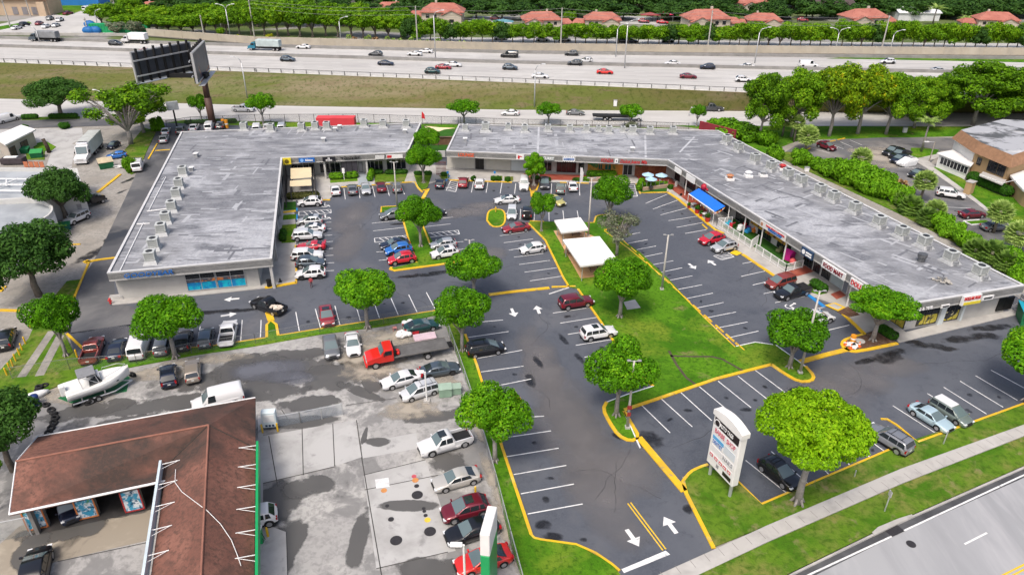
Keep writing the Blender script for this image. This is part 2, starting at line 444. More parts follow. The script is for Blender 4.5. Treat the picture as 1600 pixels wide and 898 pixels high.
def kerb_run(mb,pts,w=0.3,h=Z_KERB,it=0):
 """raised kerb along measured points (site coordinates)"""
 P=[Vector((p[0],p[1]))for p in pts]
 if it:P=smooth_path(P,it,False)
 n=len(P);L=[];Rr=[]
 for i in range(n):
  dd=(P[min(n-1,i+1)]-P[max(0,i-1)]).normalized();q=Vector((-dd.y,dd.x))*w/2
  L.append(P[i]+q);Rr.append(P[i]-q)
 vs=[(p.x,p.y,0)for p in L]+[(p.x,p.y,h)for p in L]+[(p.x,p.y,h)for p in Rr]+[(p.x,p.y,0)for p in Rr]
 fs=[]
 for i in range(n-1):
  for k in range(3):fs.append((k*n+i,k*n+i+1,(k+1)*n+i+1,(k+1)*n+i))
 fs+=[(0,n,2*n,3*n),(n-1,4*n-1,3*n-1,2*n-1)]
 mb.add(vs,fs)
def lawn(name,pts,mat=M_lawn,z=Z_LAWN,it=0):
 P=GP(pts)
 if it:P=smooth_path(P,it)
 d=MB();d.prism(P,0.0,z,cap0=False);return struct(name,d,mat)
# islands and lawns
isl=[(826,350),(852,376),(880,434),(889,449),(903,452),(940,505),(985,575),(1021,604),(980,617),(948,629),(942,640),(952,660),(966,681),(985,690),(999,684),(986,662),(975,643),
(1035,622),(1120,593),(1205,571),(1225,584),(1248,597),(1270,595),(1272,587),(1240,560),(1212,540),(1180,536),(1146,542),(1100,497),(1045,437),(1000,395),(962,368),(945,360),
(966,352),(985,348),(966,339),(940,336),(931,339),(929,348),(905,348),(850,347),(828,346)]
lawn('central_lawn',isl)
lawn('small_island',[(761,345),(762,334),(766,329),(774,327.5),(788,329),(790,345),(785,354),(774,355.5),(767,353)],it=1)
lawn('middle_island',[(629,342),(651,411),(611,420),(620,423),(706,411),(738,404),(690,404),(657,344),(653,330),(655,322),(597,324),(596,332),(627,331)])
lawn('front_lawn',[(1115,855),(1072,772),(1067,752),(1078,738),(1100,729),(1148,748),(1190,787),(1420,690),(1600,632),(1700,596),(1700,630),(1600,664),(1408,733),(1200,821)],M_dry)
lawn('street_verge',[(1085,900),(1093,898),(1200,848),(1410,756.5),(1602,682),(1700,648),(1700,692),(1600,729),(1425,806),(1360,836),(1237,896),(1180,930),(1100,930)],M_dry)
lawn('fence_strip',[(125,567),(170,562),(250,548),(330,542),(415,529),(417,508),(424,502),(432,508),(435,525),(500,515),(590,501),(690,485),(716,500),(745,571),(785,701),(830,836),(845,844),(900,851),(955,881),(985,918),
(820,918),(795,840),(766,705),(735,612),(690,491),(600,510),(500,523),(400,541),(300,556),(215,572),(150,585)],M_lawn)
lawn('track_verge',[(128,437),(112,475),(100,520),(118,556),(125,566),(150,586),(100,600),(0,640),(-60,640),(0,580),(45,530),(62,490),(80,470),(105,440)],M_dry)
lawn('dumpster_verge',[(244,206),(228,240),(217,268),(205,273),(190,258),(195,235),(210,218),(225,200)],M_dry)
# wheel ruts on the verge
d=MB()
for A,B in(((34,590),(82,518)),((62,588),(95,525))):d.strip(G(*A),G(*B),1.0,Z_LAWN+0.004)
struct('wheel_ruts',d,M_ground)
# kerbs (yellow), some white ones
k=MB()
def kp(*pts,w=0.3,it=0):kerb_run(k,GP(pts),w,it=it)
kp((826,350),(852,376),(880,434),(889,449));kp((903,452),(940,505),(985,575),(1021,604))
kp((764,461),(800,456.5),(858,450.5),w=0.6);kp((862,449),(899,448),w=0.35)
kp((948,629),(942,640),(952,660),(966,681),(985,690),(999,684),(986,662),(975,643),it=1,w=0.4)
kp((975,641),(1035,621),(1120,592),(1205,570),w=0.42);kp((1205,570),(1225,584),(1248,597),(1268,596),(1272,588),(1258,573),it=1,w=0.42)
kp((828,346),(850,347));kp((866,347.6),(886,348));kp((918,349),(928,348.6),(931,339),(938,336.5));kp((938,336.5),(950,336),(966,338.6),w=0.2)
kp((944,360),(966,356));kp((944,361.5),(982,389),(1045,441),(1100,497),(1148,543),w=0.16)
kp((761,345),(762,334),(766,329),(774,327.5),(788,329),(790,345),(785,354),(774,355.5),(767,353),(761,345),it=2)
kp((629,342),(639.5,378),(651,411));kp((657,344),(672,382.5));kp((612,418),(610,421),(616,423.5),(706,411.5),(738,404),w=0.45);kp((627,322.5),(596,324),(595.5,332))
kp((669,296),(660,312),(654,323),w=0.7);kp((660,298),(668,297));kp((690,404),(720,401),w=0.25)
kp((417,528),(417,508),(424,502),(432,508),(435,525),w=0.35);kp((418,484),(424,502),w=0.9)
kp((125,566),(170,561.5),(250,547.5),(330,541.5),(415,528.5),w=0.2);kp((435,525),(500,514.5),(590,500.5),(690,484.5),w=0.2)
kp((105,522),(130,545));kp((727,523),(745,571),(785,701),(830,836),it=0);kp((830,836),(835,841),(845,843.5),(900,851),(930,864),(955,881),(968,892),w=0.22)
kp((782,618),(800,617),(812,622),(813,628),it=1)
kp((1115,857),(1072,772),(1067,752),w=0.38);kp((1067,752),(1078,738),(1092,731),(1106,726),it=1,w=0.3);kp((1148,748),(1190,788),(1420,690),w=0.22);kp((1376,655),(1386,655.5),(1400,664),(1434,691),(1600,631),(1700,595),w=0.25)
kp((998,684),(1069,768),w=0.75)
kp((1043,301),(1060,312),(1100,345),(1108,352),w=0.55);kp((1160,398),(1200,425),(1252,461),w=0.5);kp((1300,476),(1325,498),(1351,523),w=0.5)
kp((1351,523),(1330,528),(1318,533),(1315,541),(1326,549),(1340,550),(1402,537),it=1,w=0.5);kp((1250,566),(1290,555),(1326,546),w=0.75)
kp((1108,352),(1118,360),(1131,365),w=0.4)
kp((1000,302),(1043,301));kp((994,288),(1000,303));kp((875,285.5),(920,287),w=0.3)
kp((503,313),(516,313));kp((626,286),(648,285),(653,294),(660,301),w=0.35);kp((702,282),(800,285.5),w=0.35);kp((826,292),(829,299),(838,298),(842,286),it=0,w=0.35)
kp((832,300),(833,308),w=0.9);kp((832,318),(834,325),w=0.8);kp((533,293),(610,288),w=0.25)
kp((462,384),(462,392));kp((463,408),(463,424),(463,443),w=0.3);kp((463,442),(436,447),(414,450),w=0.6)
kp((134,410),(158,406),(183,403),w=0.5);kp((132,411),(140,408),w=1.0);kp((139,411),(112,475))
kp((153,301),(188,273),w=0.6);kp((232,249),(246,225));kp((243,236),(266,234.5),w=0.3);kp((0,485),(32,486),w=0.5);kp((0,456),(8,448),w=0.6);kp((104,383),(126,382),w=0.2)
kp((1252,238),(1266,232));kp((1296,222),(1305,220));kp((1309,219),(1320,216.5))
struct('kerb',k,YELLOW)
k=MB()
kp((1021,604),(980,617),(948,629),w=0.15);kp((1150,542),(1180,535.5),(1212,540),(1258,573),w=0.15);kp((889,450),(858,460),w=0.12);kp((1000,700),(975,645),w=0.14)
kp((1505,346),(1518,352),(1548,349),w=0.3);kp((1505,346),(1530,344),w=0.2)
struct('pale_kerb',k,WHITE)
k=MB();kp((464,326),(464,330),w=0.3);kp((464,336),(464,344),w=0.3);kp((1262,461),(1288,480),w=0.55);kp((697,283),(703,275),w=0.3);struct('blue_kerb',k,M_bpaint)
# sidewalks
def walk(name,pts,mat=M_walk,z=Z_KERB-0.01):
 d=MB();d.prism(GP(pts),0.0,z,cap0=False);return struct(name,d,mat)
walk('sidewalk',[(1000,915),(1032,897),(1121,857),(1200,821),(1408,733),(1600,664),(1760,610),(1760,628),(1602,681),(1410,755.7),(1200,847),(1093,898),(1060,915)])
M_line=pm('slab_joint',(0.2,0.19,0.18),0.1,2,0.9,world=True)
d=MB()
for i in range(0):
 t=i/63;up=G(1032+t*(1600-1032),897+t*(664-897));
 A=[(1032,897),(1121,857),(1200,821),(1408,733),(1600,664)];B=[(1093,898),(1130,880),(1200,847),(1410,755.7),(1602,681)]
 q=t*4;i0=min(3,int(q));f=q-i0
 d.strip(G(*A[i0]).lerp(G(*A[i0+1]),f),G(*B[i0]).lerp(G(*B[i0+1]),f),0.05,Z_KERB-0.004)
ua,ub,uc=G(1121,857),G(1600,664),G(1410,755.7);wd=(ub-ua).normalized();wn=Vector((wd.y,-wd.x,0));ww=(uc-ua).dot(wn)
for i in range(-6,46):
 p=ua+wd*(i*1.55);d.strip(p+wn*.03,p+wn*(ww-.03),0.05,Z_KERB-0.004)
struct('slab_joints',d,M_line)
# street at the lower right
st_edge=[(1130,955),(1237,897),(1360,837),(1425,807),(1600,730),(1800,648)]
st_far=[(1800,1060),(2500,700)]
d=MB();d.sheet(GP(st_edge+[(2300,800),(1900,1300),(1300,1250)]),0.012);struct('street',d,M_street)
P=GP(st_edge)
k=MB();kerb_run(k,P,0.25,0.13);struct('street_kerb',k,M_walk)
dirv=(P[4]-P[1]).normalized();nrm=Vector((dirv.y,-dirv.x,0))
def off(p,a):return p+nrm*a
d=MB()
for a,c in zip(P[:-1],P[1:]):d.strip(off(a,0.55),off(c,0.55),0.8,0.018)
struct('gutter',d,pm('wet_gutter',(0.07,0.07,0.072),0.4,0.4,0.5,world=True))
d=MB()
W0=GP([(1150,956),(1267,896),(1596,743.5),(1800,660)])
for a,c in zip(W0[:-1],W0[1:]):d.strip(a,c,0.17,0.024)
p0,p1=G(1507,849.7),G(1542,832);u=(p1-p0).normalized()
for q in(-3,-2,-1,0,1,2):d.strip(p0+u*(q*12),p0+u*(q*12+(p1-p0).length),0.17,0.024)
struct('street_markings',d,M_paint)
d=MB()
yd=(G(1600,881)-G(1569.7,896)).normalized();yn=Vector((yd.y,-yd.x,0));y0=G(1585,889)
for s_ in(0,0.35):d.strip(y0-yd*40+yn*s_,y0+yd*40+yn*s_,0.15,0.024)
struct('street_centre_line',d,M_ypaint)
# mall walkways
M_walk2=M_walk
walk('store_walk',[(176,477),(169,470),(172,462),(300,452),(400,444),(428,380),(436,340),(440,330),(460,331),(463,360),(463,443),(414,451),(300,463),(200,475)])
walk('store_walk',[(440,331),(443,262),(460,262),(637,258),(1045,268),(1050,290),(1043,300),(1000,301),(994,287),(920,286),(800,284.5),(702,281),(655,291),(640,284),(610,287),(533,292),(515,312),(462,313),(462,331)],M_walk,Z_KERB-0.014)
walk('store_walk',[(1045,285),(1060,280),(1250,405),(1330,455),(1415,520),(1640,462),(1640,480),(1590,492),(1404,536),(1385,510),(1350,522),(1326,497),(1300,475),(1262,461),(1252,460),(1160,397),(1148,388),(1131,364),(1108,351),(1044,300)],M_walk,Z_KERB-0.018)
d=MB();d.sheet(GP([(818,272),(925,275),(925,283),(826,282)]),Z_KERB+0.002);d.sheet(GP([(1028,278),(1045,278),(1082,306),(1106,332),(1100,336),(1043,292)]),Z_KERB+0.002)
d.sheet(GP([(1232,424),(1258,416),(1273,425),(1245,433)]),Z_KERB+0.002);d.sheet(GP([(1297,461),(1312,455),(1322,463),(1307,469)]),Z_KERB+0.002)
d.sheet(GP([(985,266),(1030,266),(1030,284),(1000,284)]),Z_KERB+0.002)
struct('red_paving',d,M_tile)
d=MB();d.sheet(GP([(1124,352),(1150,340),(1265,410),(1252,417),(1225,418)]),Z_KERB+0.004);struct('play_turf',d,M_turf)
# planted beds along the shops
def bed(pts,mat=M_lawn,z=Z_KERB+0.02):return lawn('planting_bed',pts,mat,z)
bed([(444,317),(462,316),(463,329),(443,330)],M_turf);bed([(443,337),(463,336),(463,343),(442,345)]);bed([(441,353),(463,351),(461,380),(440,381)])
bed([(516,272),(558,271),(559,284),(516,287)]);bed([(584,272),(637,271),(632,285),(586,286)],M_dry);bed([(647,275),(675,274),(668,294),(660,298),(652,289)],M_dry)
bed([(686,275),(700,275),(702,280),(690,281)],M_dry);bed([(736,277),(744,277),(744,283),(736,283)],M_dry);bed([(767,276),(785,276),(785,283),(767,283)],M_dry);bed([(788,277),(802,277),(802,284),(788,284)],M_dry)
bed([(826,278),(842,278),(841,290),(837,297),(830,297)],M_mulch);bed([(1000,297),(1042,293),(1042,300),(1001,302)],M_turf);bed([(912,277),(924,277),(920,285),(908,284)],M_lawn)
bed([(1262,446),(1272,440),(1292,459),(1280,462),(1268,458)]);bed([(1352,524),(1340,527),(1322,533),(1319,541),(1328,546),(1341,547),(1398,535),(1375,514)],M_mulch);bed([(1308,488),(1325,480),(1343,493),(1326,497)],M_mulch)
# courtyard lawn between the two buildings
lawn('courtyard_lawn',[(655,203),(712,203),(690,250),(640,250)],M_turf,0.16)
# pavilion slabs
M_salmon=layered('salmon_slab',(0.56,0.31,0.15),[((0.62,0.4,0.23),0.5,0.4,0.7,6),((0.42,0.23,0.12),1.5,0.6,0.8,5)],rough=0.8)
d=MB();d.prism(GP([(865,362),(905,360),(930,372),(960,420),(968,429),(907,436)]),0.0,0.22,cap0=False);struct('pavilion_slab',d,M_salmon)
d=MB();d.sheet(GP([(974,473),(992,469),(1001,482),(980,485)]),Z_LAWN+0.01);struct('concrete_pad',d,M_walk)
d=MB()
for pts in([(1047,557),(1085,558),(1110,558),(1128,562),(1144,571),(1160,580)],[(1045,549),(1057,571),(1072,591),(1087,602)]):
 for a,c in zip(pts[:-1],pts[1:]):d.strip(G(*a),G(*c),0.35,Z_LAWN+0.006)
struct('bare_tracks',d,pm('bare_soil',(0.07,0.06,0.035),0.3,1,0.95,world=True))
# ---- parking lines
m=MB();LINES=[]
def ln(x0,y0,x1,y1,w=0.12):m.strip(G(x0,y0),G(x1,y1),w,Z_MARK);LINES.append((x0,y0,x1,y1))
for a in((802.5,741.2,884.7,726.9),(813.8,771.2,896.7,756),(824.6,802.6,910.3,787),(752,567,818,556.5)if 0 else(745,560,816,547)):ln(*a)
for a in((787,714,873,700),(780,685,861,673),(775,655,850,650),(760,606,830,592),(752,581,818,572),(732,527,795,518),(727,505,786,500)):ln(*a)
for a in((863.9,489.3,921,480.6),(875.2,504.9,932.8,495.9),(887,522.5,946,513),(899.7,539.5,960.4,529.7),(913,558,972,548),(926,577,985,567)):ln(*a)
for a in((1002,632.5,1047,676),(1033.6,623.4,1081.7,666.8),(1063.9,613.4,1112,657),(1092.7,604.1,1143.4,646.2),(1122,595.4,1173.4,636.7),(1153,587.5,1203,627),(1180,578.5,1232,617)):ln(*a)
for a in((1065.7,468,1114,458),(1082.5,482.6,1130.8,472.6),(1098.7,497.6,1149.9,487.6),(1117,513.2,1167.9,503.1),(1135.3,528.4,1185,517.2),(1048,454.5,1097,445),(1034,440.5,1082,431),
(1021,428,1066,418.5),(1008,416,1052,407.5),(996,403.5,1035,395.5),(983,392.5,1025,384.5),(971,382.5,1012,374.5),(974,369,1000,363.5)):ln(*a)
for a in((1394.8,633.6,1460,675.5),(1448.6,614.5,1516,656),(1474.4,604.9,1541.4,646.7),(1500,595.4,1567.4,636.2),(1524,586.8,1589.7,625.4),(1548.4,578.3,1600,606),(1165,719,1229,770),(1205,705,1262,755),(1245,690,1297,743),(1285,676,1327,726),(1320,664,1360,716),(1353,684,1389,710)):ln(*a)
for x,y in[(517.8,347.3),(517.8,357.3),(519,367.4),(520.3,377.4),(520.3,388.2),(521,398.9),(522,410.5),(522,422.7)]:ln(x,y,x-53,y+3.2)
for a in((537.3,294.7,539.6,311.5),(560.4,292.7,562.4,309.7),(582,291,586,308),(604,290,608.5,306.5),(626,288,632,304),(740,284,736.5,301),(762.5,284,759.5,301.5),(784.5,285,781.5,302.5),(806,287,804,303),(862,287,861,304.5),(884,288,884,305),(905,287,906,306)):ln(*a)
for a in((813.5,327,812.5,343.5),(835.5,327.5,834.5,345),(857.5,328,858,347),(879.5,329,881.5,347.5),(901.8,329.5,905,347)):ln(*a)
for a in((781,368.5,825,362),(787,379.5,833,373.5),(795,391,840,384),(803,402,849,396),(811,413.5,859,407),(819.5,425.5,870,418.5),(828,439,882,431)):ln(*a)
for a in((581,349,632,343.5),(583,361,636,355),(588,394,645,389.5),(592,407,650,402)):ln(*a)
for a in((666,344,707,339.5),(664,354.5,704,350),(680,381,724,377.5),(690,393,728,389)):ln(*a)
for a in((462.2,487.6,467.7,517.2),(492.7,482.6,500.8,512.2),(523.3,478,531,507.6),(555,473,563,501),(583,469,593,497),(610.5,465,622.3,492.1),(638.6,460.5,651.6,487.6),(666.2,456.8,679.7,482.6),
(376,534,378.5,500),(307,545,313,510),(239,556,247,519),(165,568,170,552),(342,538,345,518),(407,527,408,500)):ln(*a)
for a in((1042,282+22,1008.8,318),(1060,312.5,1020,327),(1074,325,1032,336),(1090,338,1044.5,345),(1098,348,1057,355.5),(1104,359,1070.5,365),(1160,412,1207,403),(1141.5,419.5,1180,411.5)if 0 else(1158,432,1205,421.5),(1176,445.5,1225,434),(1193,459,1235,450),(1211,473,1257,463),(1238,490,1288,480),(1283,518.5,1327,508)):ln(*a)
# east lot lines
for a in((1265,231,1297,240),(1302,227,1318,233),(1313,222,1332,230),(1328,219,1347,227),(1262,243,1283,249),(1404,263,1437,263),(1480,324,1517,325.5),(1494,336,1505,336)):ln(*a)
# hatched no-parking bays
def hatch(c00,c10,c11,c01,n,w=0.13):
 """outline of the bay and n slanting bars; corners run round the bay, bars step along c00 -> c10"""
 C=[G(*c00),G(*c10),G(*c11),G(*c01)]
 for i in range(4):m.strip(C[i],C[(i+1)%4],w,Z_MARK+0.004)
 for i in range(1,n+1):
  a=C[0].lerp(C[1],(i-0.2)/(n+0.6));c=C[3].lerp(C[2],(i+0.55)/(n+0.6));m.strip(a,c,w,Z_MARK+0.008)
hatch((467,331),(517,327.5),(517.5,333),(467,337),5);hatch((665,365),(716,360),(718,366),(670,371),5);hatch((585,372.5),(635,368),(640,374),(586,379),5)
hatch((704,283),(697,298),(712,300),(716,284.5),5);hatch((981,290),(983,308),(996,307),(991,289),6);hatch((1115,400),(1127,406.5),(1147,401.5),(1137,394),3)
def arrow(tip,tail,w=1.0):
 a,c=G(*tail),G(*tip);L=(c-a).length;u=(c-a).normalized();q=Vector((-u.y,u.x,0))
 h=c-u*L*0.45
 m.strip(a,h,w*0.42,Z_MARK+0.004);m.add([(p.x,p.y,Z_MARK+0.004)for p in(h-q*w*0.7,c,h+q*w*0.7)],[(0,1,2)])
arrow((998.5,853.5),(979,827),1.0);arrow((1037,807),(1057,833),1.0);arrow((805,495),(799,482));arrow((838,478),(843,490));arrow((350,468.5),(374,466.5));arrow((370,490),(345,494))
arrow((1087,420.5),(1076,412));arrow((1106,406.5),(1118,414.5));arrow((470,0+487),(471,487.2))if 0 else None
def wheelchair(cx,cy,hx,hy,s=1.0):
 """accessible-bay symbol: wheel, body and head"""
 c=G(cx,cy);u=(G(hx,hy)-c).normalized();q=Vector((u.y,-u.x,0))
 for k in range(10):
  a0,a1=-math.pi*1.15+k*0.36,-math.pi*1.15+(k+1)*0.36
  m.strip(c+(q*math.cos(a0)+u*math.sin(a0))*0.42*s,c+(q*math.cos(a1)+u*math.sin(a1))*0.42*s,0.13*s,Z_MARK+0.004)
 m.strip(c+u*0.1*s,c+u*0.85*s,0.16*s,Z_MARK+0.004);m.strip(c+u*0.15*s,c+u*0.1*s+q*0.55*s,0.14*s,Z_MARK+0.008);m.strip(c+u*0.1*s+q*0.5*s,c-u*0.5*s+q*0.7*s,0.14*s,Z_MARK+0.012)
 p=c+u*1.05*s;m.disc((p.x,p.y,Z_MARK+0.004),0.17*s,10)
wheelchair(507.5,322,507,318,1.3);wheelchair(508.5,341,508,337,1.3);wheelchair(1233,479,1240,475,1.3);wheelchair(700,293,701,289)
struct('parking_markings',m,M_paint)
m=MB()
m.add([(p.x,p.y,Z_MARK+0.006)for p in GP([(971,889),(1040,860),(1047,866),(975,895)])],[(0,1,2,3)]);struct('stop_bar',m,M_paint)
m=MB()
for s_ in(-0.16,0.16):
 A,B=G(983,785.5),G(1038,858.5);u=(B-A).normalized();q=Vector((-u.y,u.x,0))*s_;m.strip(A+q,B+q,0.13,Z_MARK+0.002)
for A,B in(((462,330.5),(443,333)),):m.strip(G(*A),G(*B),0.9,Z_KERB+0.004)
struct('drive_centre_line',m,M_ypaint)
m=MB();m.sheet(GP([(1288,478),(1305,474),(1322,482),(1310,488)]),Z_KERB+0.004);m.sheet(GP([(1148,391),(1160,396),(1151,400),(1140,396)]),0.1);struct('ramp_marking',m,M_ypaint)
m=MB()
for a in((1293,478.5),(1304,475)):pass
m.sheet(GP([(1293,478.5),(1303,475.6),(1316,481),(1309,485)]),Z_KERB+0.008);struct('ramp',m,M_walk)
# ---- service-station forecourt
d=MB();d.sheet(GP([(150,585),(300,556),(400,541),(500,523),(600,510),(690,491),(735,612),(766,705),(795,840),(822,925),(-300,925),(-200,640),(0,640)]),0.012);struct('forecourt',d,M_court)
d=MB()
d.sheet(GP([(410,681),(555,656),(565,714),(523,728),(411,754)]),0.022);d.sheet(GP([(565,692),(650,676),(655,700),(565,716)]),0.02);d.sheet(GP([(568,742),(665,718),(712,860),(588,888)]),0.022)
d.sheet(GP([(404,823),(421,822),(447,832),(450,920),(404,920)]),0.13)
d.sheet(GP([(403,650),(411,648),(411,790),(403,792)]),0.03)
struct('concrete_slab',d,M_slab)
d=MB();d.sheet(GP([(-60,905),(30,822),(240,770),(240,842),(90,876),(-20,925)]),0.022);struct('bay_apron',d,layered('bay_apron',(0.27,0.235,0.185),[((0.36,0.32,0.255),0.2,0.47,0.6,7),((0.12,0.105,0.085),0.25,0.53,0.66,8)],rough=.8))
d=MB()
for A,B in(((565,714),(600,920)),((557,656),(566,716)),((570,765),(685,742)),((472,668),(474,742)),((520,662),(523,728)),((568,742),(665,718)),((588,888),(700,862)),((411,755),(523,729)),((447,832),(450,910)),((404,823),(447,832)),((236,846),(90,877)),((523,728),(524,727)),((440,640),(450,655)),((541,633),(620,622)),((420,681),(434,760))):
 d.strip(G(*A),G(*B),0.09,0.032)
struct('slab_cracks',d,pm('crack',(0.05,0.048,0.045),0.3,2,0.9,world=True))
# stains: oil, water, worn pale swathes
def stains(name,mat,items,z):
 vs=[];fs=[];at=[]
 for(px,py,rx,ry,ang)in items:
  c=G(px,py);o=len(vs);n=22;ca,sa=math.cos(R(ang)),math.sin(R(ang))
  vs.append((c.x,c.y,z));at.append(0.62)
  for rr,val in((0.55,0.45),(1.0,0.0)):
   for k in range(n):
    t=2*math.pi*k/n;x,y=rx*rr*math.cos(t),ry*rr*math.sin(t)
    vs.append((c.x+x*ca-y*sa,c.y+x*sa+y*ca,z));at.append(val)
  for k in range(n):
   fs.append((o,o+1+k,o+1+(k+1)%n));fs.append((o+1+k,o+1+n+k,o+1+n+(k+1)%n,o+1+(k+1)%n))
  z+=0.00002
 me=bpy.data.meshes.new(name);me.from_pydata(vs,[],fs);me.materials.append(mat)
 a=me.attributes.new('spread','FLOAT','POINT');a.data.foreach_set('value',at)
 o=bpy.data.objects.new(name,me);COL.objects.link(o);return tag(o,kind='structure')
stains('worn_asphalt',stain_mat('worn_asphalt',(0.17,0.162,0.165),0.85,0.8,0.22,.55,1.35),[(900,690,5,9,15),(935,715,6,4,0),(975,745,6,4,20),(870,610,4,10,18),(945,790,3.5,7,25),(890,650,3,8,15),(845,560,3,9,12),(1320,590,7,4,0),(1390,570,5,3,0),(1290,620,6,5,0),(550,340,4,9,0),(545,380,3.5,8,0),(700,335,5,3,20),(740,330,6,3,10),(760,320,6,2,10),(770,395,3,3,0),(180,520,5,3,0)],Z_LOT+0.0045)
stains('oil_patch',stain_mat('oil_patch',(0.018,0.018,0.02),0.35,0.9,0.9),[(1385,560,3.2,1.6,20),(1400,550,2,1,30),(1450,540,3,1,0),(1500,530,4,1.2,10),(1550,512,5,1,10),(1350,565,2,.7,20),(1480,545,2,.8,0),(1430,535,2,.7,0),(1540,525,3,1.2,0),(150,395,1.6,6,-20),(205,280,.8,4,-20),(190,300,.6,2,-20),(125,515,4,1.2,10),(215,505,4,.8,15),(330,488,12,.8,8),(660,430,6,.8,12),(690,425,4,.6,10),(830,595,.8,2.2,10),(1015,687,2,2,0),(840,565,.6,2,20),(905,560,.6,1.8,20),(880,530,.6,1.8,20),(850,820,1.2,.8,0),(863,838,1.3,.7,0),(1240,610,2,.8,30),(1165,640,1,.5,0),(1075,795,.7,.9,0),(625,350,3,.6,10),(970,680,1.5,.8,0),(260,250,4,.5,0),(912,843,.5,.4,0),(1180,625,.4,.4,0),(170,375,1.2,2,0),(245,230,3,0.8,5)],Z_LOT+0.0047)
stains('forecourt_stain',stain_mat('forecourt_stain',(0.1,0.097,0.093),0.5,0.75,0.45,.78,.9),[(350,592,9,3,15),(430,575,11,4.5,10),(440,558,9,2.2,10),(520,590,6,4,0),(480,630,5,2,10),(470,660,6,1.5,10),(560,610,5,1.2,-30),(280,630,14,2.4,10),(190,690,6,3,30),(140,640,8,2,20),(230,655,9,1.5,12),(580,600,1.5,3,30),(590,585,3,1.2,-40),(430,790,3,5,0),(440,850,3,5,0),(560,840,1.3,5,0),(480,760,4,2,10),(670,890,4,2,0),(640,790,4,1,0),(590,690,2,1,0),(100,830,6,2,10),(50,860,2,4,20),(180,800,5,1,8),(680,650,6,1.5,10),(400,610,8,3,0),(570,680,.4,2,0),(700,720,3,3,0),(400,560,6,1.5,0)],0.0245)
stains('shallow_puddle',stain_mat('shallow_puddle',(0.13,0.133,0.15),0.1,0.9,0.2),[(425,578,7,3,10),(455,590,5,2,0)],0.0262)
stains('sandy_patch',stain_mat('sandy_patch',(0.36,0.32,0.26),0.95,0.9,0.8),[(600,550,6,5,0),(580,580,5,3,0),(620,525,7,3,0),(640,640,5,2.5,0),(690,600,3,3,0),(560,560,4,3,0),(230,585,6,2,10),(320,562,8,1.5,10),(100,600,5,3,0),(120,620,6,2,0),(715,540,1.5,4,20),(745,660,1.0,6,20),(775,760,.9,8,18),(790,830,.9,7,18)],0.0275)
q=random.Random(12);drips=[]
for(a,b_)in zip(LINES[:-1],LINES[1:]):
 m0,m1=((a[0]+a[2])/2,(a[1]+a[3])/2),((b_[0]+b_[2])/2,(b_[1]+b_[3])/2)
 if math.hypot(m1[0]-m0[0],m1[1]-m0[1])<55 and q.random()<.75:f=q.uniform(-.25,.3);drips.append(((m0[0]+m1[0])/2+(a[2]-a[0])*f,(m0[1]+m1[1])/2+(a[3]-a[1])*f,q.uniform(.3,.8),q.uniform(.25,.6),q.uniform(0,180)))
stains('oil_drips',stain_mat('oil_drips',(0.02,0.02,0.022),0.4,0.75,1.6),drips,Z_LOT+0.0052)
d=MB()
for x,y,ang,n in[(780,420,20,14),(700,440,0,12),(560,360,80,14),(930,780,60,14),(1150,440,50,16),(1000,330,10,12),(1420,570,15,18),(860,640,75,16),(600,450,5,14),(1300,620,30,14),(500,470,10,10),(1190,480,60,12),(890,740,30,12),(640,320,5,12),(1050,700,45,12),(740,345,15,10),(960,800,80,10),(830,540,80,14)]:
 p=G(x,y);a=R(ang)
 for k in range(n):a+=q.uniform(-.45,.45);e=p+Vector((math.cos(a),math.sin(a),0))*q.uniform(.5,1.1);d.strip(p,e,q.uniform(.025,.06),Z_LOT+.0058);p=e
struct('asphalt_cracks',d,pm('asphalt_crack',(0.03,0.031,0.035),.2,2,.9,world=True))
# manholes and fill caps on the forecourt
def manhole(px,py,r,mat,label,z=0.04):
 c=G(px,py);d=MB();d.cyl((c.x,c.y,0.02),r,z-0.02,20);d.cyl((c.x,c.y,z),r*0.82,0.008,20)
 tag(d.build('manhole_cover',mat,origin=(c.x,c.y,0.0)),label,'manhole')
M_iron=pm('cast_iron',(0.045,0.042,0.045),0.2,6,0.6,0.4)
M_ocap=pm('orange_cap',(0.5,0.22,0.07),0.2,6,0.6);M_ycap=pm('yellow_cap',(0.6,0.45,0.05),0.2,6,0.6);M_rcap=pm('red_cap',(0.45,0.08,0.1),0.2,6,0.6)
for i,(x,y,r_,mt,lb)in enumerate([(652,773,.55,M_iron,'large dark manhole cover near the pale square pad on the forecourt'),(672,830,.55,M_iron,'large dark manhole cover beside the dark car, below the yellow cap'),(619,844,.55,M_iron,'large dark manhole cover furthest to the lower left on the forecourt'),
(651,759,.25,M_iron,'small grey cap just above the upper large manhole'),(605,790,.2,M_iron,'small dark cap alone left of the forecourt stain'),(611,811,.28,M_iron,'medium dark cap between small cap and lower left manhole'),(662,794,.18,M_iron,'topmost of three little dark caps in a line'),(663,798.5,.18,M_iron,'middle of three little dark caps in a line'),(665,805,.2,M_iron,'lowest of three little dark caps in a line'),
(668,812,.3,M_ycap,'yellow round fill cap on the forecourt'),(649,750,.33,M_ocap,'orange fill cap just below the red one'),(647,744,.25,M_rcap,'small red fill cap on the forecourt'),(600,766,.3,M_ocap,'orange fill cap below the white square pad')]):manhole(x,y,r_,mt,lb)
d=MB();d.sheet(GP([(586,749),(607,746),(609,760),(588,763)]),0.034);struct('white_pad',d,M_paint)
c=G(1423.5,849.5);d=MB();d.cyl((c.x,c.y,0.012),0.42,0.012,24);d.cyl((c.x,c.y,0.024),0.3,0.004,24);tag(d.build('manhole_cover',M_iron,origin=(c.x,c.y,0)),'round manhole cover in the street','manhole')
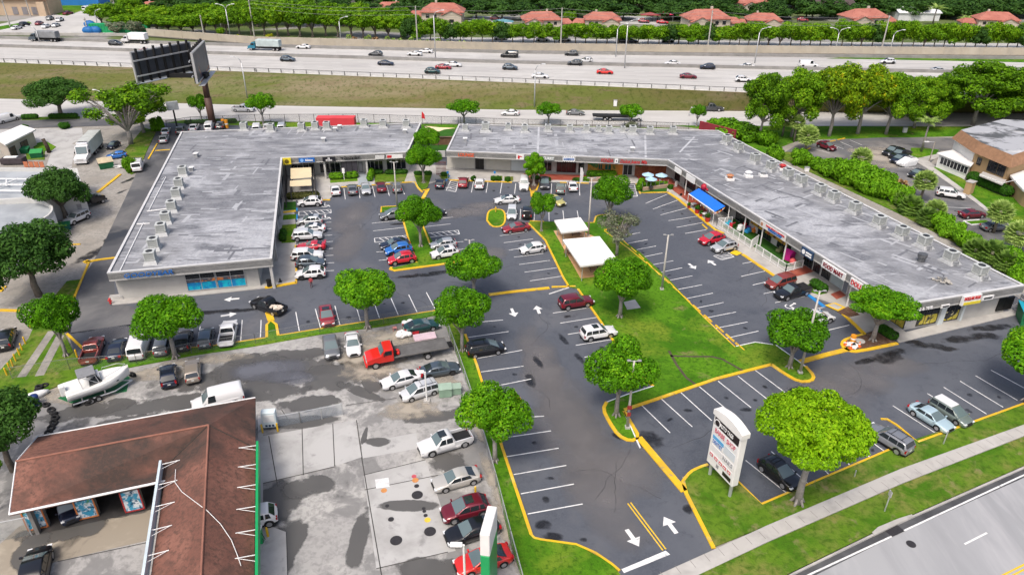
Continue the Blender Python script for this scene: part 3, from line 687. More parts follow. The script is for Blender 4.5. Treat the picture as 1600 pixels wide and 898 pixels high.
# storm drain at the street kerb
P0,P1=G(1363,832),G(1424,806);root=empty('storm_drain',(P0+P1)/2,0,'grey concrete storm drain inlet at the street kerb','drain')
d=MB();d.prism(GP([(1362,833),(1371,825),(1402,812),(1424,805),(1425,808),(1398,822),(1365,838)]),0,0.2);d.build('slab',M_walk,root,True)
d=MB();d.box((0,0,0.03),(1.6,0.9,0.04),math.atan2(dirv.y,dirv.x),Matrix.Translation(off(G(1393,825),0.3)));d.build('grate',M_iron,root,True)
# far town paving
d=MB();d.sheet(GP([(-200,54),(130,53),(230,57),(230,50),(160,40),(150,20),(200,0),(90,20),(0,38),(-200,40)],HZ-.3),HZ-0.25)
d.sheet(GP([(640,70),(820,71),(1000,73),(1250,76),(1600,80),(1800,84),(1800,70),(1250,66),(800,60),(640,58)],HZ-.3),HZ-0.24)
d.sheet(GP([(730,35),(800,36),(800,26),(740,24)],HZ),HZ-.25);d.sheet(GP([(960,36),(1030,38),(1030,26),(970,24)],HZ),HZ-.25)
struct('far_paving',d,M_conc)
d=MB();d.sheet(GP([(62,20),(105,24),(150,8),(75,8)],HZ),HZ-0.2);d.sheet(GP([(-10,48),(50,36),(45,33),(-10,42)],HZ),HZ-0.2);d.sheet(GP([(1290,92),(1380,93.5),(1700,100),(1700,94),(1320,90)],HZ),HZ+0.06);struct('far_lawn',d,M_lawn)
# east lot
M_east=layered('east_asphalt',(0.12,0.122,0.128),[((0.2,0.19,0.18),0.06,0.46,0.62,7),((0.07,0.07,0.074),0.2,0.5,0.7,6)],rough=0.8)
d=MB();d.sheet(GP([(1215,245),(1250,224),(1300,219),(1380,215),(1560,216),(1560,232),(1470,236),(1452,258),(1480,282),(1540,330),(1560,345),(1640,370),(1700,470),(1600,442),(1400,330),(1300,280)]),0.034);struct('east_lot',d,M_east)
stains('dirt_road_edge',stain_mat('dirt_road_edge',(0.36,0.32,0.27),0.95,0.9,0.25),[(1372,250,6,8,10),(1390,280,3,9,30),(1365,236,8,4,0),(1440,325,2,6,30),(1478,360,2,7,30)],0.041)
lawn('apartment_lawn',[(1423,232),(1446,232),(1467,235),(1462,242),(1434,248),(1424,246)],M_lawn,0.15)
lawn('apartment_lawn',[(1458,262),(1470,261),(1510,284),(1540,296),(1600,315),(1700,340),(1700,380),(1600,362),(1560,340),(1510,300)],M_lawn,0.15)
lawn('apartment_lawn',[(1506,347),(1540,345),(1547,349),(1518,351)],M_lawn,0.15)
lawn('hedge_bed',[(1200,238),(1260,238),(1400,322),(1560,385),(1700,450),(1700,480),(1600,436),(1400,332),(1250,262)],M_dry,0.1)
walk('east_path',[(1424,249),(1466,241),(1470,246),(1450,252),(1470,266),(1515,298),(1560,335),(1552,338),(1500,300),(1455,268)])
# west yard
d=MB();d.sheet(GP([(-100,206),(60,201),(128,200),(130,215),(100,232),(60,226),(-100,222)]),0.016);d.sheet(GP([(85,222),(118,226),(112,262),(70,268)]),0.022);struct('yard_paving',d,M_slab)
d=MB();d.sheet(GP([(-100,196),(20,189),(130,186),(240,188),(200,196),(-100,205)]),0.06);struct('yard_drive',d,M_alley)
lawn('yard_lawn',[(50,226),(72,221),(88,230),(80,236),(55,236)],M_lawn,0.1);lawn('yard_lawn',[(40,236),(70,236),(70,250),(42,250)],M_dry,0.1);lawn('yard_lawn',[(36,184),(125,182),(125,186),(34,188)],M_dry,0.1)
# ================================================================== BUILDINGS
def roofing(nm,ang):return layered(nm,(0.27,0.28,0.305),[((0.4,0.41,0.435),0.07,0.47,0.6,9),((0.15,0.155,0.17),0.05,0.5,0.62,9),((0.12,0.125,0.14),0.14,0.51,0.64,9,(1,2.2,1),ang),((0.42,0.43,0.45),0.33,0.56,0.68,8,(.6,2.6,1),ang),((0.12,0.125,0.137),0.5,0.57,0.68,8,(.5,2.2,1),ang),((0.22,0.23,0.25),2.6,0.45,0.72,6)],rough=0.7,bump=0.15,bump_scale=5,sheets=(7.5,1.0,ang,0.2,0.29,0.12))
M_roof=roofing('roof_membrane',R(3));M_roof2=roofing('bent_roof_membrane',R(-52))
M_fascia=pm('stucco_fascia',(0.42,0.415,0.4),0.07,0.5,0.85,world=True)
M_cap=pm('parapet_cap',(0.52,0.52,0.52),0.1,1.0,0.6,world=True)
M_wall=pm('stucco_wall',(0.43,0.42,0.395),0.1,0.4,0.88,world=True)
M_white=pm('white_wall',(0.7,0.69,0.67),0.07,0.5,0.8,world=True)
M_glass=pm('shop_glass',(0.015,0.018,0.022),0.4,0.8,0.08,spec=0.6,world=True)
M_frame=pm('aluminium_frame',(0.5,0.5,0.5),0.06,2,0.4,0.4)
M_dframe=pm('dark_frame',(0.03,0.03,0.033),0.1,2,0.5)
def offs(poly,ins):
 """polygon with every edge i (from i to i+1) moved inwards by ins[i]"""
 P=[Vector((p[0],p[1]))for p in poly];n=len(P)
 ar=sum(P[i].x*P[(i+1)%n].y-P[(i+1)%n].x*P[i].y for i in range(n));sg=1 if ar>0 else-1
 Ls=[]
 for i in range(n):
  d=(P[(i+1)%n]-P[i]).normalized();q=Vector((-d.y,d.x))*sg
  Ls.append((P[i]+q*ins[i],d))
 out=[]
 for i in range(n):
  (a,d),(b,e)=Ls[i-1],Ls[i]
  den=d.x*e.y-d.y*e.x
  if abs(den)<1e-4:out.append(b);continue
  t=((b-a).x*e.y-(b-a).y*e.x)/den;out.append(a+d*t)
 return out
def ring(mb,poly,ins,z0,z1):
 I=offs(poly,ins if isinstance(ins,(list,tuple))else[ins]*len(poly));n=len(poly)
 P=[Vector((p[0],p[1]))for p in poly]
 vs=[(p.x,p.y,z0)for p in P]+[(p.x,p.y,z1)for p in P]+[(p.x,p.y,z1)for p in I]+[(p.x,p.y,z0)for p in I]
 fs=[]
 for i in range(n):
  j=(i+1)%n
  for k in range(4):fs.append((k*n+i,k*n+j,((k+1)%4)*n+j,((k+1)%4)*n+i))
 mb.add(vs,fs)
def frame_of(A,B):
 """local frame on a wall: x from A to B (left to right seen from outside), y into the wall, z up"""
 a=Vector((A[0],A[1],0));e=Vector((B[0]-A[0],B[1]-A[1],0)).normalized()
 inn=Vector((-e.y,e.x,0))
 return Matrix(((e.x,inn.x,0,a.x),(e.y,inn.y,0,a.y),(0,0,1,0),(0,0,0,1)))
def shopwin(root,A,B,x0,y0,x1,y1,z0,z1,mat=None,frame=None,cols=3,name='window',label=None,mid=True):
 s0=WP(x0,y0,A,B)[0];s1=WP(x1,y1,A,B)[0]
 if s1<s0:s0,s1=s1,s0
 Fm=frame_of(A,B);w,h=s1-s0,z1-z0
 d=MB();d.box(((s0+s1)/2,-0.03,(z0+z1)/2),(w,0.1,h),M=Fm)
 o=d.build(name,mat or M_glass,root,True)
 if label:o['label']=label
 f=MB()
 for i in range(cols+1):f.box((s0+w*i/cols,-0.07,(z0+z1)/2),(0.07,0.12,h+0.07),M=Fm)
 for zz in([z0,z1]+([z0+h*0.68]if mid else[])):f.box(((s0+s1)/2,-0.065,zz),(w,0.1,0.07),M=Fm)
 fo=MB.build(f,'frame',frame or M_frame,None,True,origin=None)
 fo.parent=o;CH.setdefault(o.name,[]).append(fo)
 for v in fo.data.vertices:v.co-=Vector(root.location)
 return o
def panel(root,A,B,x0,y0,x1,y1,z0,z1,mat,name='wall_panel',t=0.08,out=0.05):
 s0=WP(x0,y0,A,B)[0];s1=WP(x1,y1,A,B)[0];Fm=frame_of(A,B)
 d=MB();d.box(((s0+s1)/2,-out+t/2,(z0+z1)/2),(abs(s1-s0),t,z1-z0),M=Fm);return d.build(name,mat,root,True)
RH=5.0
# ---- west building (L shape)
rp=GP([(167,427),(283,206),(658,192),(637,238),(441,247),(425,404)],RH)
root_w=empty('strip_mall',(rp[0].x,rp[0].y,0),0,'L-shaped flat grey roofed strip mall on the left with tyre shop end','building')
M_pl=pm('roof_patch_light',(.35,.36,.38),.15,.8,.7,world=True);M_pd=pm('roof_patch_dark',(.13,.135,.15),.2,.8,.7,world=True)
def patches(d,quad,n,ang,seed):
 q=random.Random(seed);C=GP(quad,4.86)
 for i in range(n):
  s,t=q.random(),q.random();p=C[0].lerp(C[1],s).lerp(C[3].lerp(C[2],s),t);a=ang+(R(90)if q.random()<.3 else 0)+q.uniform(-.04,.04);u=Vector((math.cos(a),math.sin(a),0))*q.uniform(.5,2.2);d.cur=1 if q.random()<.5 else 2;d.strip(p-u,p+u,q.uniform(.12,.7),4.862+i*.0001)
 d.cur=0
d=MB();d.prism(rp,3.95,4.86);patches(d,[(185,418),(285,215),(430,250),(420,395)],90,R(2),3);patches(d,[(300,214),(385,203),(645,200),(628,232)],40,R(2),4);d.build('roof',[M_roof,M_pl,M_pd],root_w,True)
d=MB();ring(d,rp,0.28,3.72,RH);d.build('fascia',M_fascia,root_w,True)
d=MB();ring(d,offs(rp,[-0.02]*6),0.36,RH+0.002,RH+0.07);d.build('parapet_cap',M_cap,root_w,True)
wl=offs(rp,[0.3,0.3,0.4,3.4,2.4,1.3])
d=MB();d.prism(wl,0,3.94);d.build('wall',M_wall,root_w,True)
a,b_=wl[0],wl[5]
shopwin(root_w,a,b_,291,440,337,438,0.5,3.1,cols=2);shopwin(root_w,a,b_,339,437,383,434,0.5,3.1,cols=2)
Fm=frame_of(a,b_)
M_poster=layered('blue_poster',(0.01,0.2,0.45),[((0.01,0.42,0.55),0.8,0.45,0.6,3),((0.01,0.06,0.3),1.3,0.55,0.7,3)],rough=0.3)
M_poster2=layered('warm_poster',(0.1,0.1,0.12),[((0.6,0.2,0.06),1.1,0.5,0.58,3),((0.7,0.6,0.4),1.7,0.6,0.7,3)],rough=0.3)
for x0,y0,x1,y1 in((292,440,337,438),(340,437,382.5,434)):
 panel(root_w,a,b_,x0,y0,x1,y1,0.55,1.7,M_poster,'window_poster',0.03,0.1);panel(root_w,a,b_,x0,y0,x1,y1,1.75,2.3,M_poster2,'window_poster',0.03,0.1)
# front of the west building, shops
a,b_=wl[4],wl[3]
for x0,x1,y in((455,491,256),(499,531,256),(572,598,255),(604,634,255)):shopwin(root_w,a,b_,x0,y,x1,y,0.4,3.3,cols=4)
shopwin(root_w,a,b_,533,256,558,256,0.3,3.3,pm('mauve_panel',(0.26,0.22,0.25),0.2,0.8,0.6,world=True),M_dframe,3);shopwin(root_w,a,b_,560,256,566,256,0.2,3.0,pm('grey_door',(0.33,0.32,0.33),0.1,1,0.6),M_dframe,1,'door')
# doors on the flank by the parked cars
a,b_=wl[5],wl[4]
for x0,y0,x1,y1 in((430,395,431,380),(434,350,435,338),(437,320,438,306)):shopwin(root_w,a,b_,x0,y0,x1,y1,0.2,2.8,cols=2)
# columns under the overhang
pc=offs(rp,[0.4,0.4,0.6,0.45,0.4,0.4])
for t in(0.34,0.68):
 p=Vector(pc[4]).lerp(Vector(pc[3]),t);d=MB();d.box((p.x,p.y,1.9),(0.35,0.35,3.75));d.build('column',M_fascia,root_w,True)
for t in(0.0,0.2,0.4,0.6,0.8):
 p=Vector(pc[5]).lerp(Vector(pc[4]),t);d=MB();d.box((p.x,p.y,1.9),(0.4,0.4,3.75));d.build('column',M_fascia,root_w,True)
# roof seams, pipes
d=MB()
for A,B in(((187,424),(224,348)),((232,330),(259,277)),((214,350),(234,349)),((230,330),(262,326))):d.tube([G(*A,RH-.06),G(*B,RH-.06)],0.09,6)
d.build('roof_pipe',WHITE,root_w,True)
# ---- east building (bent)
re=GP([(697,236),(717,194),(1122,204),(1602,446),(1407,478),(1043,250)],RH)
root_e=empty('strip_mall',(re[5].x,re[5].y,0),0,'bent flat grey roofed strip mall running from the middle to the right edge','building')
d=MB();d.prism(re,3.95,4.86);patches(d,[(720,232),(725,200),(1110,208),(1040,244)],70,R(1),5);patches(d,[(1060,246),(1130,212),(1580,438),(1410,468)],130,R(-52),6);d.build('roof',[M_roof2,M_pl,M_pd],root_e,True)
d=MB();ring(d,re,0.28,3.72,RH);d.build('fascia',M_fascia,root_e,True)
d=MB();ring(d,offs(re,[-0.02]*6),0.36,RH+0.002,RH+0.07);d.build('parapet_cap',M_cap,root_e,True)
p0,p1=G(680,236,RH),G(697,236,RH);d=MB();d.box(((p0.x+p1.x)/2-0.1,(p0.y+p1.y)/2+0.14,4.36),((p1-p0).length-0.2,0.28,1.28),math.atan2(p1.y-p0.y,p1.x-p0.x));d.build('fascia_return',M_fascia,root_e,True)
we=offs(re,[0.4,0.3,0.3,1.3,3.0,3.6])
d=MB();d.prism(we,0,3.94);d.build('wall',M_wall,root_e,True)
for A,B in(((1062,238),(1085,214)),((842,197),(840,240)),((1008,212),(1009,246))):d=MB();d.strip(G(*A,4.86),G(*B,4.86),0.4,4.866);d.build('roof_seam',pm('pale_seam',(.4,.41,.43),.2,.5,.8,world=True),root_e,True)
a,b_=we[0],we[5]
M_blackdoor=pm('black_door',(0.01,0.01,0.011),0.1,1,0.5)
shopwin(root_e,a,b_,743,260,756,260,0.2,3.2,M_blackdoor,M_dframe,2,'door');shopwin(root_e,a,b_,848,262,862,262,0.4,3.2,cols=2);shopwin(root_e,a,b_,870,262,900,262,0.3,3.3,pm('dark_red_glass',(0.05,0.01,0.012),0.3,1,0.2),M_dframe,4);shopwin(root_e,a,b_,904,262,912,262,0.3,3.2,None,M_dframe,1,'door')
shopwin(root_e,a,b_,974,264,988,264,0.3,3.4,M_blackdoor,M_frame,2,'door')
panel(root_e,a,b_,760,262,797,262,0.2,3.5,pm('beige_panel',(0.5,0.48,0.43),0.06,1,0.8,world=True));panel(root_e,a,b_,799,262,824,262,0.2,3.5,pm('pale_blue_panel',(0.52,0.56,0.58),0.06,1,0.8,world=True));panel(root_e,a,b_,699,260,741,260,0.2,3.5,pm('beige_panel',(0.5,0.48,0.43)))
M_orange=layered('painted_mural',(0.5,0.2,0.04),[((0.55,0.33,0.05),0.6,0.45,0.6,4),((0.06,0.2,0.05),0.5,0.55,0.62,5),((0.1,0.02,0.02),1.3,0.6,0.7,3)],rough=0.8)
panel(root_e,a,b_,918,264,966,264,0.1,3.6,M_orange);panel(root_e,a,b_,966,264,973,264,0.1,3.6,pm('orange_panel',(0.6,0.2,0.03),0.1,1,0.7));panel(root_e,a,b_,992,264,1041,264,0.1,3.6,layered('red_brick',(0.2,0.06,0.03),[((0.3,0.11,0.05),1.4,0.45,0.65,4),((0.08,0.1,0.03),0.6,0.6,0.7,4)]))
for x0,x1 in((935,941),(945,955)):shopwin(root_e,a,b_,x0,262,x1,262,1.2,2.9,pm('green_glass',(0.02,0.12,0.08),0.2,1,0.2),pm('orange_panel',(0.6,0.2,0.03)),2)
# dark red gates beside the gap
d=MB();A,B=G(682,274),G(697,274)
for i in range(9):
 p=A.lerp(B,i/8);d.tube([(p.x,p.y,0.1),(p.x,p.y,2.9)],0.05,6)
for z in(0.3,1.5,2.8):d.tube([(A.x,A.y,z),(B.x,B.y,z)],0.05,6)
tag(d.build('iron_gate',pm('dark_red_iron',(0.14,0.03,0.025),0.1,2,0.5),origin=(A.x,A.y,0)),'dark red iron gate at the left end of the middle shops','gate')
# east front
a,b_=we[5],we[4]
for x0,y0,x1,y1 in((1055,277,1062,282),(1070,287,1086,297),(1090,300,1106,310),(1120,325,1140,336),(1150,340,1170,352),(1185,361,1205,373),(1215,380,1235,393),(1255,410,1268,420),(1271,420,1280,427),(1284,428,1296,436)):shopwin(root_e,a,b_,x0,y0,x1,y1,0.3,3.0,None,M_dframe,3)
panel(root_e,a,b_,1298,438,1316,450,0.2,3.1,pm('pale_glass',(0.42,0.48,0.47),0.1,1,0.3,world=True),'shop_shutter')
shopwin(root_e,a,b_,1317,450,1324,455,0.1,2.9,pm('grey_glass_door',(0.2,0.22,0.25),0.1,1,0.2),WHITE,1,'door')
for x0,y0,x1,y1 in((1345,470,1370,487),(1376,490,1412,512)):shopwin(root_e,a,b_,x0,y0,x1,y1,0.4,3.0,pm('yellow_poster_glass',(0.4,0.33,0.04),0.6,0.8,0.3,world=True),M_dframe,3)
a,b_=we[4],we[3]
M_yp=layered('yellow_posters',(0.5,0.42,0.05),[((0.02,0.025,0.03),0.9,0.5,0.56,2),((0.55,0.5,0.3),1.5,0.6,0.66,2)],rough=0.25)
for x0,x1,y in((1433,1464,500),(1473,1499,490)):
 shopwin(root_e,a,b_,x0,y,x1,y-7,0.4,3.2,cols=3,frame=M_dframe,mid=False);panel(root_e,a,b_,x0+.6,y,x1-.6,y-7,0.5,1.9,M_yp,'window_poster',0.03,0.1)
panel(root_e,a,b_,1412,508,1424,506,0.2,3.2,M_frame,'door_panel',0.1);panel(root_e,a,b_,1464.5,497,1472.5,495,0.1,3.3,pm('pale_pier',(0.55,0.6,0.6),0.05,1,0.7),'pier',0.3,0.3);panel(root_e,a,b_,1499.5,489,1503,488,0.1,3.3,pm('pale_pier',(0.55,0.6,0.6)),'pier',0.3,0.3)
panel(root_e,a,b_,1418,507,1421,506.5,1.4,2.3,M_blackdoor,'notice',0.1,0.12)
for x0,x1,y in((1556,1565,481),(1567,1579,477)):panel(root_e,a,b_,x0,y,x1,y,0.6,2.6,M_blackdoor,'vent_screen',0.25,0.2)
pe=offs(re,[0.4,0.4,0.4,0.4,0.45,0.45])
for t in(0.42,):
 p=Vector(pe[0]).lerp(Vector(pe[5]),t);d=MB();d.box((p.x,p.y,1.9),(0.32,0.32,3.75));d.build('column',M_fascia,root_e,True)
for t in(.12,.36,.44,.52,.62,.86):
 p=Vector(pe[5]).lerp(Vector(pe[4]),t);d=MB();d.box((p.x,p.y,1.9),(0.16,0.16,3.75));d.build('column',M_white,root_e,True)
# bin enclosure at the far right end of that building
P=GP([(1596,505),(1640,495),(1640,475),(1590,484)]);root=empty('bin_enclosure',P[0],0,'grey louvred bin enclosure beyond the right end of the mall','enclosure')
d=MB();d.prism(GP([(1586,484),(1660,470),(1690,480),(1606,498)]),0,2.6);d.build('wall',pm('grey_louvre',(0.2,0.2,0.21),0.15,1,0.7),root,True)
d=MB()
for i in range(9):d.box(((P[0]+P[3])/2+Vector((0,0,0.3+i*0.26))),(0.12,4.0,0.05),0)
d.build('slats',pm('louvre_slat',(0.28,0.28,0.29),0.1,1,0.6),root,True)
# ---- signs on the fascias
def sign(label,A,B,x0,y0,x1,y1,board=None,texts=(),th=0.18,z=None,cat='sign',name='shop_sign',out=0.12):
 """a board (or bare letters) on the fascia A-B; texts = (string, material, rel. height of letters, rel. x, rel. z, shear)"""
 s0,za=WP(x0,y0,A,B);s1,zb=WP(x1,y1,A,B)
 if z:z0,z1=z
 else:z0,z1=min(za,zb),max(za,zb)
 Fm=frame_of(A,B);w,h=abs(s1-s0),z1-z0
 c=Fm@Vector(((s0+s1)/2,-out-th/2,(z0+z1)/2));e=Fm.to_3x3()@Vector((1,0,0))
 root=empty(name,c,math.atan2(e.y,e.x),label,cat,'signs on the shop fronts')
 if board:
  d=MB();d.box((0,0,0),(w,th,h));d.build('board',board,root)
 T=Matrix.Rotation(R(90),4,'X')
 for i,t in enumerate(texts):
  tx,mt,rh=t[:3];rx=t[3]if len(t)>3 else 0;rz=t[4]if len(t)>4 else 0;sh=t[5]if len(t)>5 else 0
  size=h*rh*1.35
  o=textmesh('lettering',tx,mt,size,root,Matrix.Identity(4),0.04,shear=sh,bold=0.012)
  xs=[v.co.x for v in o.data.vertices];tw=max(xs)-min(xs)if xs else 1
  maxw=w*(t[6]if len(t)>6 else 0.9)
  o.matrix_local=Matrix.Translation((rx*w,-th/2-0.045,rz*h))@T@Matrix.Diagonal((maxw/tw,1,1,1))
 return root,w,h
MBLUE=pm('blue_letter',(0.02,0.13,0.42),0.05,2,0.4);MRED=pm('red_letter',(0.5,0.02,0.025),0.05,2,0.4);MORG=pm('orange_letter',(0.72,0.11,0.03),0.05,2,0.4);MBLK=pm('black_letter',(0.01,0.01,0.012),0.05,2,0.4);MWHT=pm('white_letter',(0.8,0.8,0.8),0.03,2,0.4)
B_blue=pm('blue_board',(0.015,0.12,0.42),0.05,2,0.4);B_yel=pm('yellow_board',(0.68,0.56,0.04),0.05,2,0.4);B_blk=pm('black_board',(0.015,0.015,0.02),0.05,2,0.4);B_wht=pm('white_board',(0.72,0.72,0.71),0.04,2,0.4);B_navy=pm('navy_board',(0.02,0.05,0.11),0.05,2,0.4)
fa,fb=rp[0],rp[5]
r_,w_,h_=sign('row of raised blue letters on the tyre shop fascia',fa,fb,195,435,271,425.5,None,(('GOODYEAR',MBLUE,0.95,0,0,0.15,1.0),),0.1,(4.05,4.8))
fa,fb=rp[4],rp[3]
r_,w_,h_=sign('square yellow sign at the inner corner of the left building',fa,fb,442,253,454,244.5,B_yel,(),0.3,(3.75,5.05))
d=MB();d.cyl((0,-0.17,0),0.42,0.04,18);o=d.build('emblem',pm('dark_emblem',(0.12,0.09,0.01),0.2,4,0.5),r_);o.data.transform(Matrix.Rotation(R(90),4,'X'));o.data.transform(Matrix.Translation((0,-0.17,0.17)))
r_,w_,h_=sign('long blue sign with white wording on the left building',fa,fb,467,250,491,244,B_blue,(('Allstate',MWHT,0.5,0.14,0,0,0.5),),0.2,(4.0,4.85))
d=MB();d.cyl((0,0,0),0.32,0.04,16);o=d.build('emblem',pm('pale_blue_emblem',(0.2,0.4,0.75),0.1,3,0.4),r_);o.data.transform(Matrix.Translation((-w_*0.3,-0.1,0))@Matrix.Rotation(R(90),4,'X'))
sign('black sign with white wording beside the bird sign',fa,fb,504,247.5,523,241,B_blk,(('VR',MWHT,0.45,0,0.14,0,0.2),('STUDIO',MWHT,0.32,0,-0.22,0,0.5)),0.2,(3.95,4.85))
r_,w_,h_=sign('black script lettering with a bird in flight',fa,fb,530,246,561,238.5,None,(('Dancing Bird',MBLK,0.62,0.1,0.08,0.25,0.78),('',MBLK,0.2))[:1],0.1,(3.95,4.95))
d=MB();d.add([(-w_*.48,-.06,h_*.35),(-w_*.36,-.06,h_*.12),(-w_*.28,-.06,h_*.3),(-w_*.33,-.06,-h_*.05),(-w_*.3,-.06,-h_*.45),(-w_*.38,-.06,-h_*.1)],[(0,1,5),(1,2,3),(1,3,5),(5,3,4)]);d.add([(-w_*.25,-.06,-h_*.35),(w_*.4,-.06,-h_*.33),(w_*.4,-.06,-h_*.24),(-w_*.25,-.06,-h_*.26)],[(0,1,2,3)]);d.build('bird_mark',MBLK,r_)
sign('plain pale grey sign box left of the red and white sign',fa,fb,586,245,600,240,pm('pale_board',(0.56,0.56,0.55),0.05,2,0.5),(),0.22,(3.95,4.65))
r_,w_,h_=sign('white sign with a red left end near the courtyard',fa,fb,604,245.5,629,240,B_wht,(),0.22,(3.95,4.7));d=MB();d.box((-w_*.33,-0.12,0.05),(w_*.28,.04,h_*.7));d.build('red_mark',MRED,r_)
fa,fb=re[0],re[5]
sign('orange red block letters of the lounge',fa,fb,716.5,251,741,245.5,None,(('LOUNGE',MORG,0.95,0,0,0,1.0),),0.12,(4.0,4.75))
r_,w_,h_=sign('white and red emblem sign left of the round fascia tree',fa,fb,807,253.5,819,244.5,B_wht,(),0.16,(3.9,4.95));d=MB();d.add([(-.5,-.1,.35),(.3,-.1,.2),(.45,-.1,.05),(-.1,-.1,0),(-.15,-.1,-.4),(-.5,-.1,-.35)],[(0,1,2,3,4,5)]);d.build('red_emblem',MRED,r_)
sign('white raised letters right of the round fascia tree',fa,fb,848,254,866,248,pm('pale_outline',(0.3,0.34,0.33),0.05,2,0.5),(('CURRY',MWHT,0.8,0,0,0,0.96),),0.1,(4.0,4.7))
r_,w_,h_=sign('white sign board with small dark squares along top and bottom',fa,fb,879,255.5,899,246.5,B_wht,(('BARBERSHOP',MBLUE,0.38,0,0,0,0.85),),0.16,(3.85,4.95))
d=MB()
for i in range(6):
 for zz in(-.44,.44):d.box(((i/5-.5)*w_*.86,-.1,zz*h_),(w_*.075,.04,h_*.09))
d.build('border_marks',MBLK,r_)
sign('bold red block letters above the orange restaurant',fa,fb,939,255,958.5,248.5,None,(('FONDA',MRED,0.95,0,0,0,1.0),),0.12,(4.0,4.85))
r_,w_,h_=sign('small square white sign between red block and red script letters',fa,fb,960,254.5,966,248.5,B_wht,(),0.12,(4.0,4.85));d=MB();d.box((0,-.08,0),(.22,.04,.3));d.build('mark',MBLK,r_)
sign('red script letters above the umbrella terrace',fa,fb,968,256,1011,249,None,(('Dolce Juana Mia',MRED,0.8,0,0,0.35,1.0),),0.12,(3.95,4.85))
fa,fb=re[5],re[4]
sign('small white sign at the bend of the shop row',fa,fb,1056,264,1066,270,B_wht,(),0.18,(3.9,4.8));sign('larger white sign left of the blue awning',fa,fb,1074,276,1087,285,B_wht,(),0.18,(3.8,4.9))
r_,w_,h_=sign('white play centre sign with red heading and face emblem',fa,fb,1188,353,1228,378,pm('fascia_white',(0.6,0.59,0.57),0.04,1,0.6),(('Little Stars Learning',MRED,0.22,0.1,0.22,0,0.7),('AFTER CARE  PRE-K',MBLUE,0.16,0.1,-0.05,0,0.55),('TUTORING CENTER',MBLUE,0.16,0.1,-0.28,0,0.5)),0.08,(3.85,4.9))
d=MB();d.cyl((0,0,0),0.32,0.03,16);o=d.build('emblem',pm('tan_emblem',(0.4,0.2,0.12),0.3,3,0.5),r_);o.data.transform(Matrix.Translation((-w_*.42,-.04,0))@Matrix.Rotation(R(90),4,'X'))
r_,w_,h_=sign('navy sign with a white disc and two white lines',fa,fb,1254,396,1271,408,B_navy,(('LAUNDRY',MWHT,0.2,0.2,0.12,0,0.5),('SERVICES',MWHT,0.2,0.2,-0.2,0,0.5)),0.3,(3.75,4.95))
d=MB();d.cyl((0,0,0),0.36,0.03,18);o=d.build('white_disc',MWHT,r_);o.data.transform(Matrix.Translation((-w_*.28,-.15,0))@Matrix.Rotation(R(90),4,'X'))
sign('long white sign with dark red block letters, nearer the navy sign',fa,fb,1286,416,1321,440,B_wht,(('FOOD MART',pm('maroon_letter',(0.2,0.02,0.03),0.05,2,0.5),0.62,0,0,0,0.85),),0.25,(3.8,4.85))
sign('white sign with red letters partly hidden by the corner tree',fa,fb,1330,443,1375,476,B_wht,(('DOLLAR PLUS',MRED,0.62,0,0,0,0.92),),0.2,(3.75,4.9))
fa,fb=re[4],re[3]
r_,w_,h_=sign('white sign with red letters over a yellow band at the end shop',fa,fb,1497,477,1529,463,B_wht,(('DOLLAR PLUS',MRED,0.34,0,0.2,0,0.86),),0.3,(3.7,5.1));d=MB();d.box((0.2,-.17,-h_*.32),(w_*.92,.05,h_*.3));d.build('yellow_band',B_yel,r_)
sign('narrow white sign beside the yellow banded sign',fa,fb,1530,471,1549,465,B_wht,(('BEAUTY SUPPLY',MBLK,0.3,0,0,0,0.7),),0.15,(3.85,4.5));sign('small white strip sign over the end shop windows',fa,fb,1467,483,1480,480,B_wht,(('ENTRANCE',MBLK,0.35,0,0,0,0.7),),0.15,(3.72,4.2))
sign('faint white lettering at the corner of the end shop',fa,fb,1424,489,1453,484,None,(('GIFTS  &  TOYS',MWHT,0.6,0,0,0,1.0),),0.1,(3.75,4.5))
# ---- rooftop air conditioners and other roof gear
M_ac=pm('ac_housing',(0.5,0.52,0.5),0.1,2,0.5,0.2);M_fan=pm('ac_grille',(0.03,0.032,0.034),0.3,8,0.6);M_coil=pm('ac_coil',(0.36,0.375,0.36),0.25,9,0.6,0.3)
def make_ac():
 r0=empty('air_conditioner')
 d=MB();q=1.05;t=0.66
 d.add([(-q,-q*.8,0),(q,-q*.8,0),(q,q*.8,0),(-q,q*.8,0),(-t,-t,.4),(t,-t,.4),(t,t,.4),(-t,t,.4)],[(3,2,1,0),(4,5,6,7),(0,1,5,4),(1,2,6,5),(2,3,7,6),(3,0,4,7)])
 d.build('curb',pm('ac_curb',(0.34,0.35,0.355),0.2,2,0.6),r0)
 d=MB();d.box((0,0,0.95),(1.15,1.15,1.0));bevel(d.build('housing',M_coil,r0),0.05,1)
 d=MB()
 for sx in(-1,1):
  for sy in(-1,1):d.box((sx*.56,sy*.56,.95),(.12,.12,1.04))
 d.box((0,0,1.47),(1.28,1.28,.09));d.box((0,0,.5),(1.24,1.24,.1));d.build('cabinet',M_ac,r0)
 d=MB();d.cyl((0,0,1.516),.4,.03,18);d.build('fan',M_fan,r0)
 d=MB();d.tube([(.58,.3,.7),(1.0,.3,.6),(1.0,.3,.05)],.05,6);d.box((1.0,-.2,.3),(.25,.5,.5));d.build('pipe',GREYM,r0)
 return r0
ac0=make_ac();used_ac=[False]
def place_ac(px,py,s,rz,label,group):
 o=ac0 if not used_ac[0]else copy_tree(ac0);used_ac[0]=True
 o.location=G(px,py,4.87)+Vector((0,0,0));o.location.z=4.86;o.scale=(s,s,s);o.rotation_euler=(0,0,rz)
 tag(o,label,'air conditioner',group)
gw='air conditioners on the flat roofs'
A_w=math.atan2(rp[1].y-rp[0].y,rp[1].x-rp[0].x)
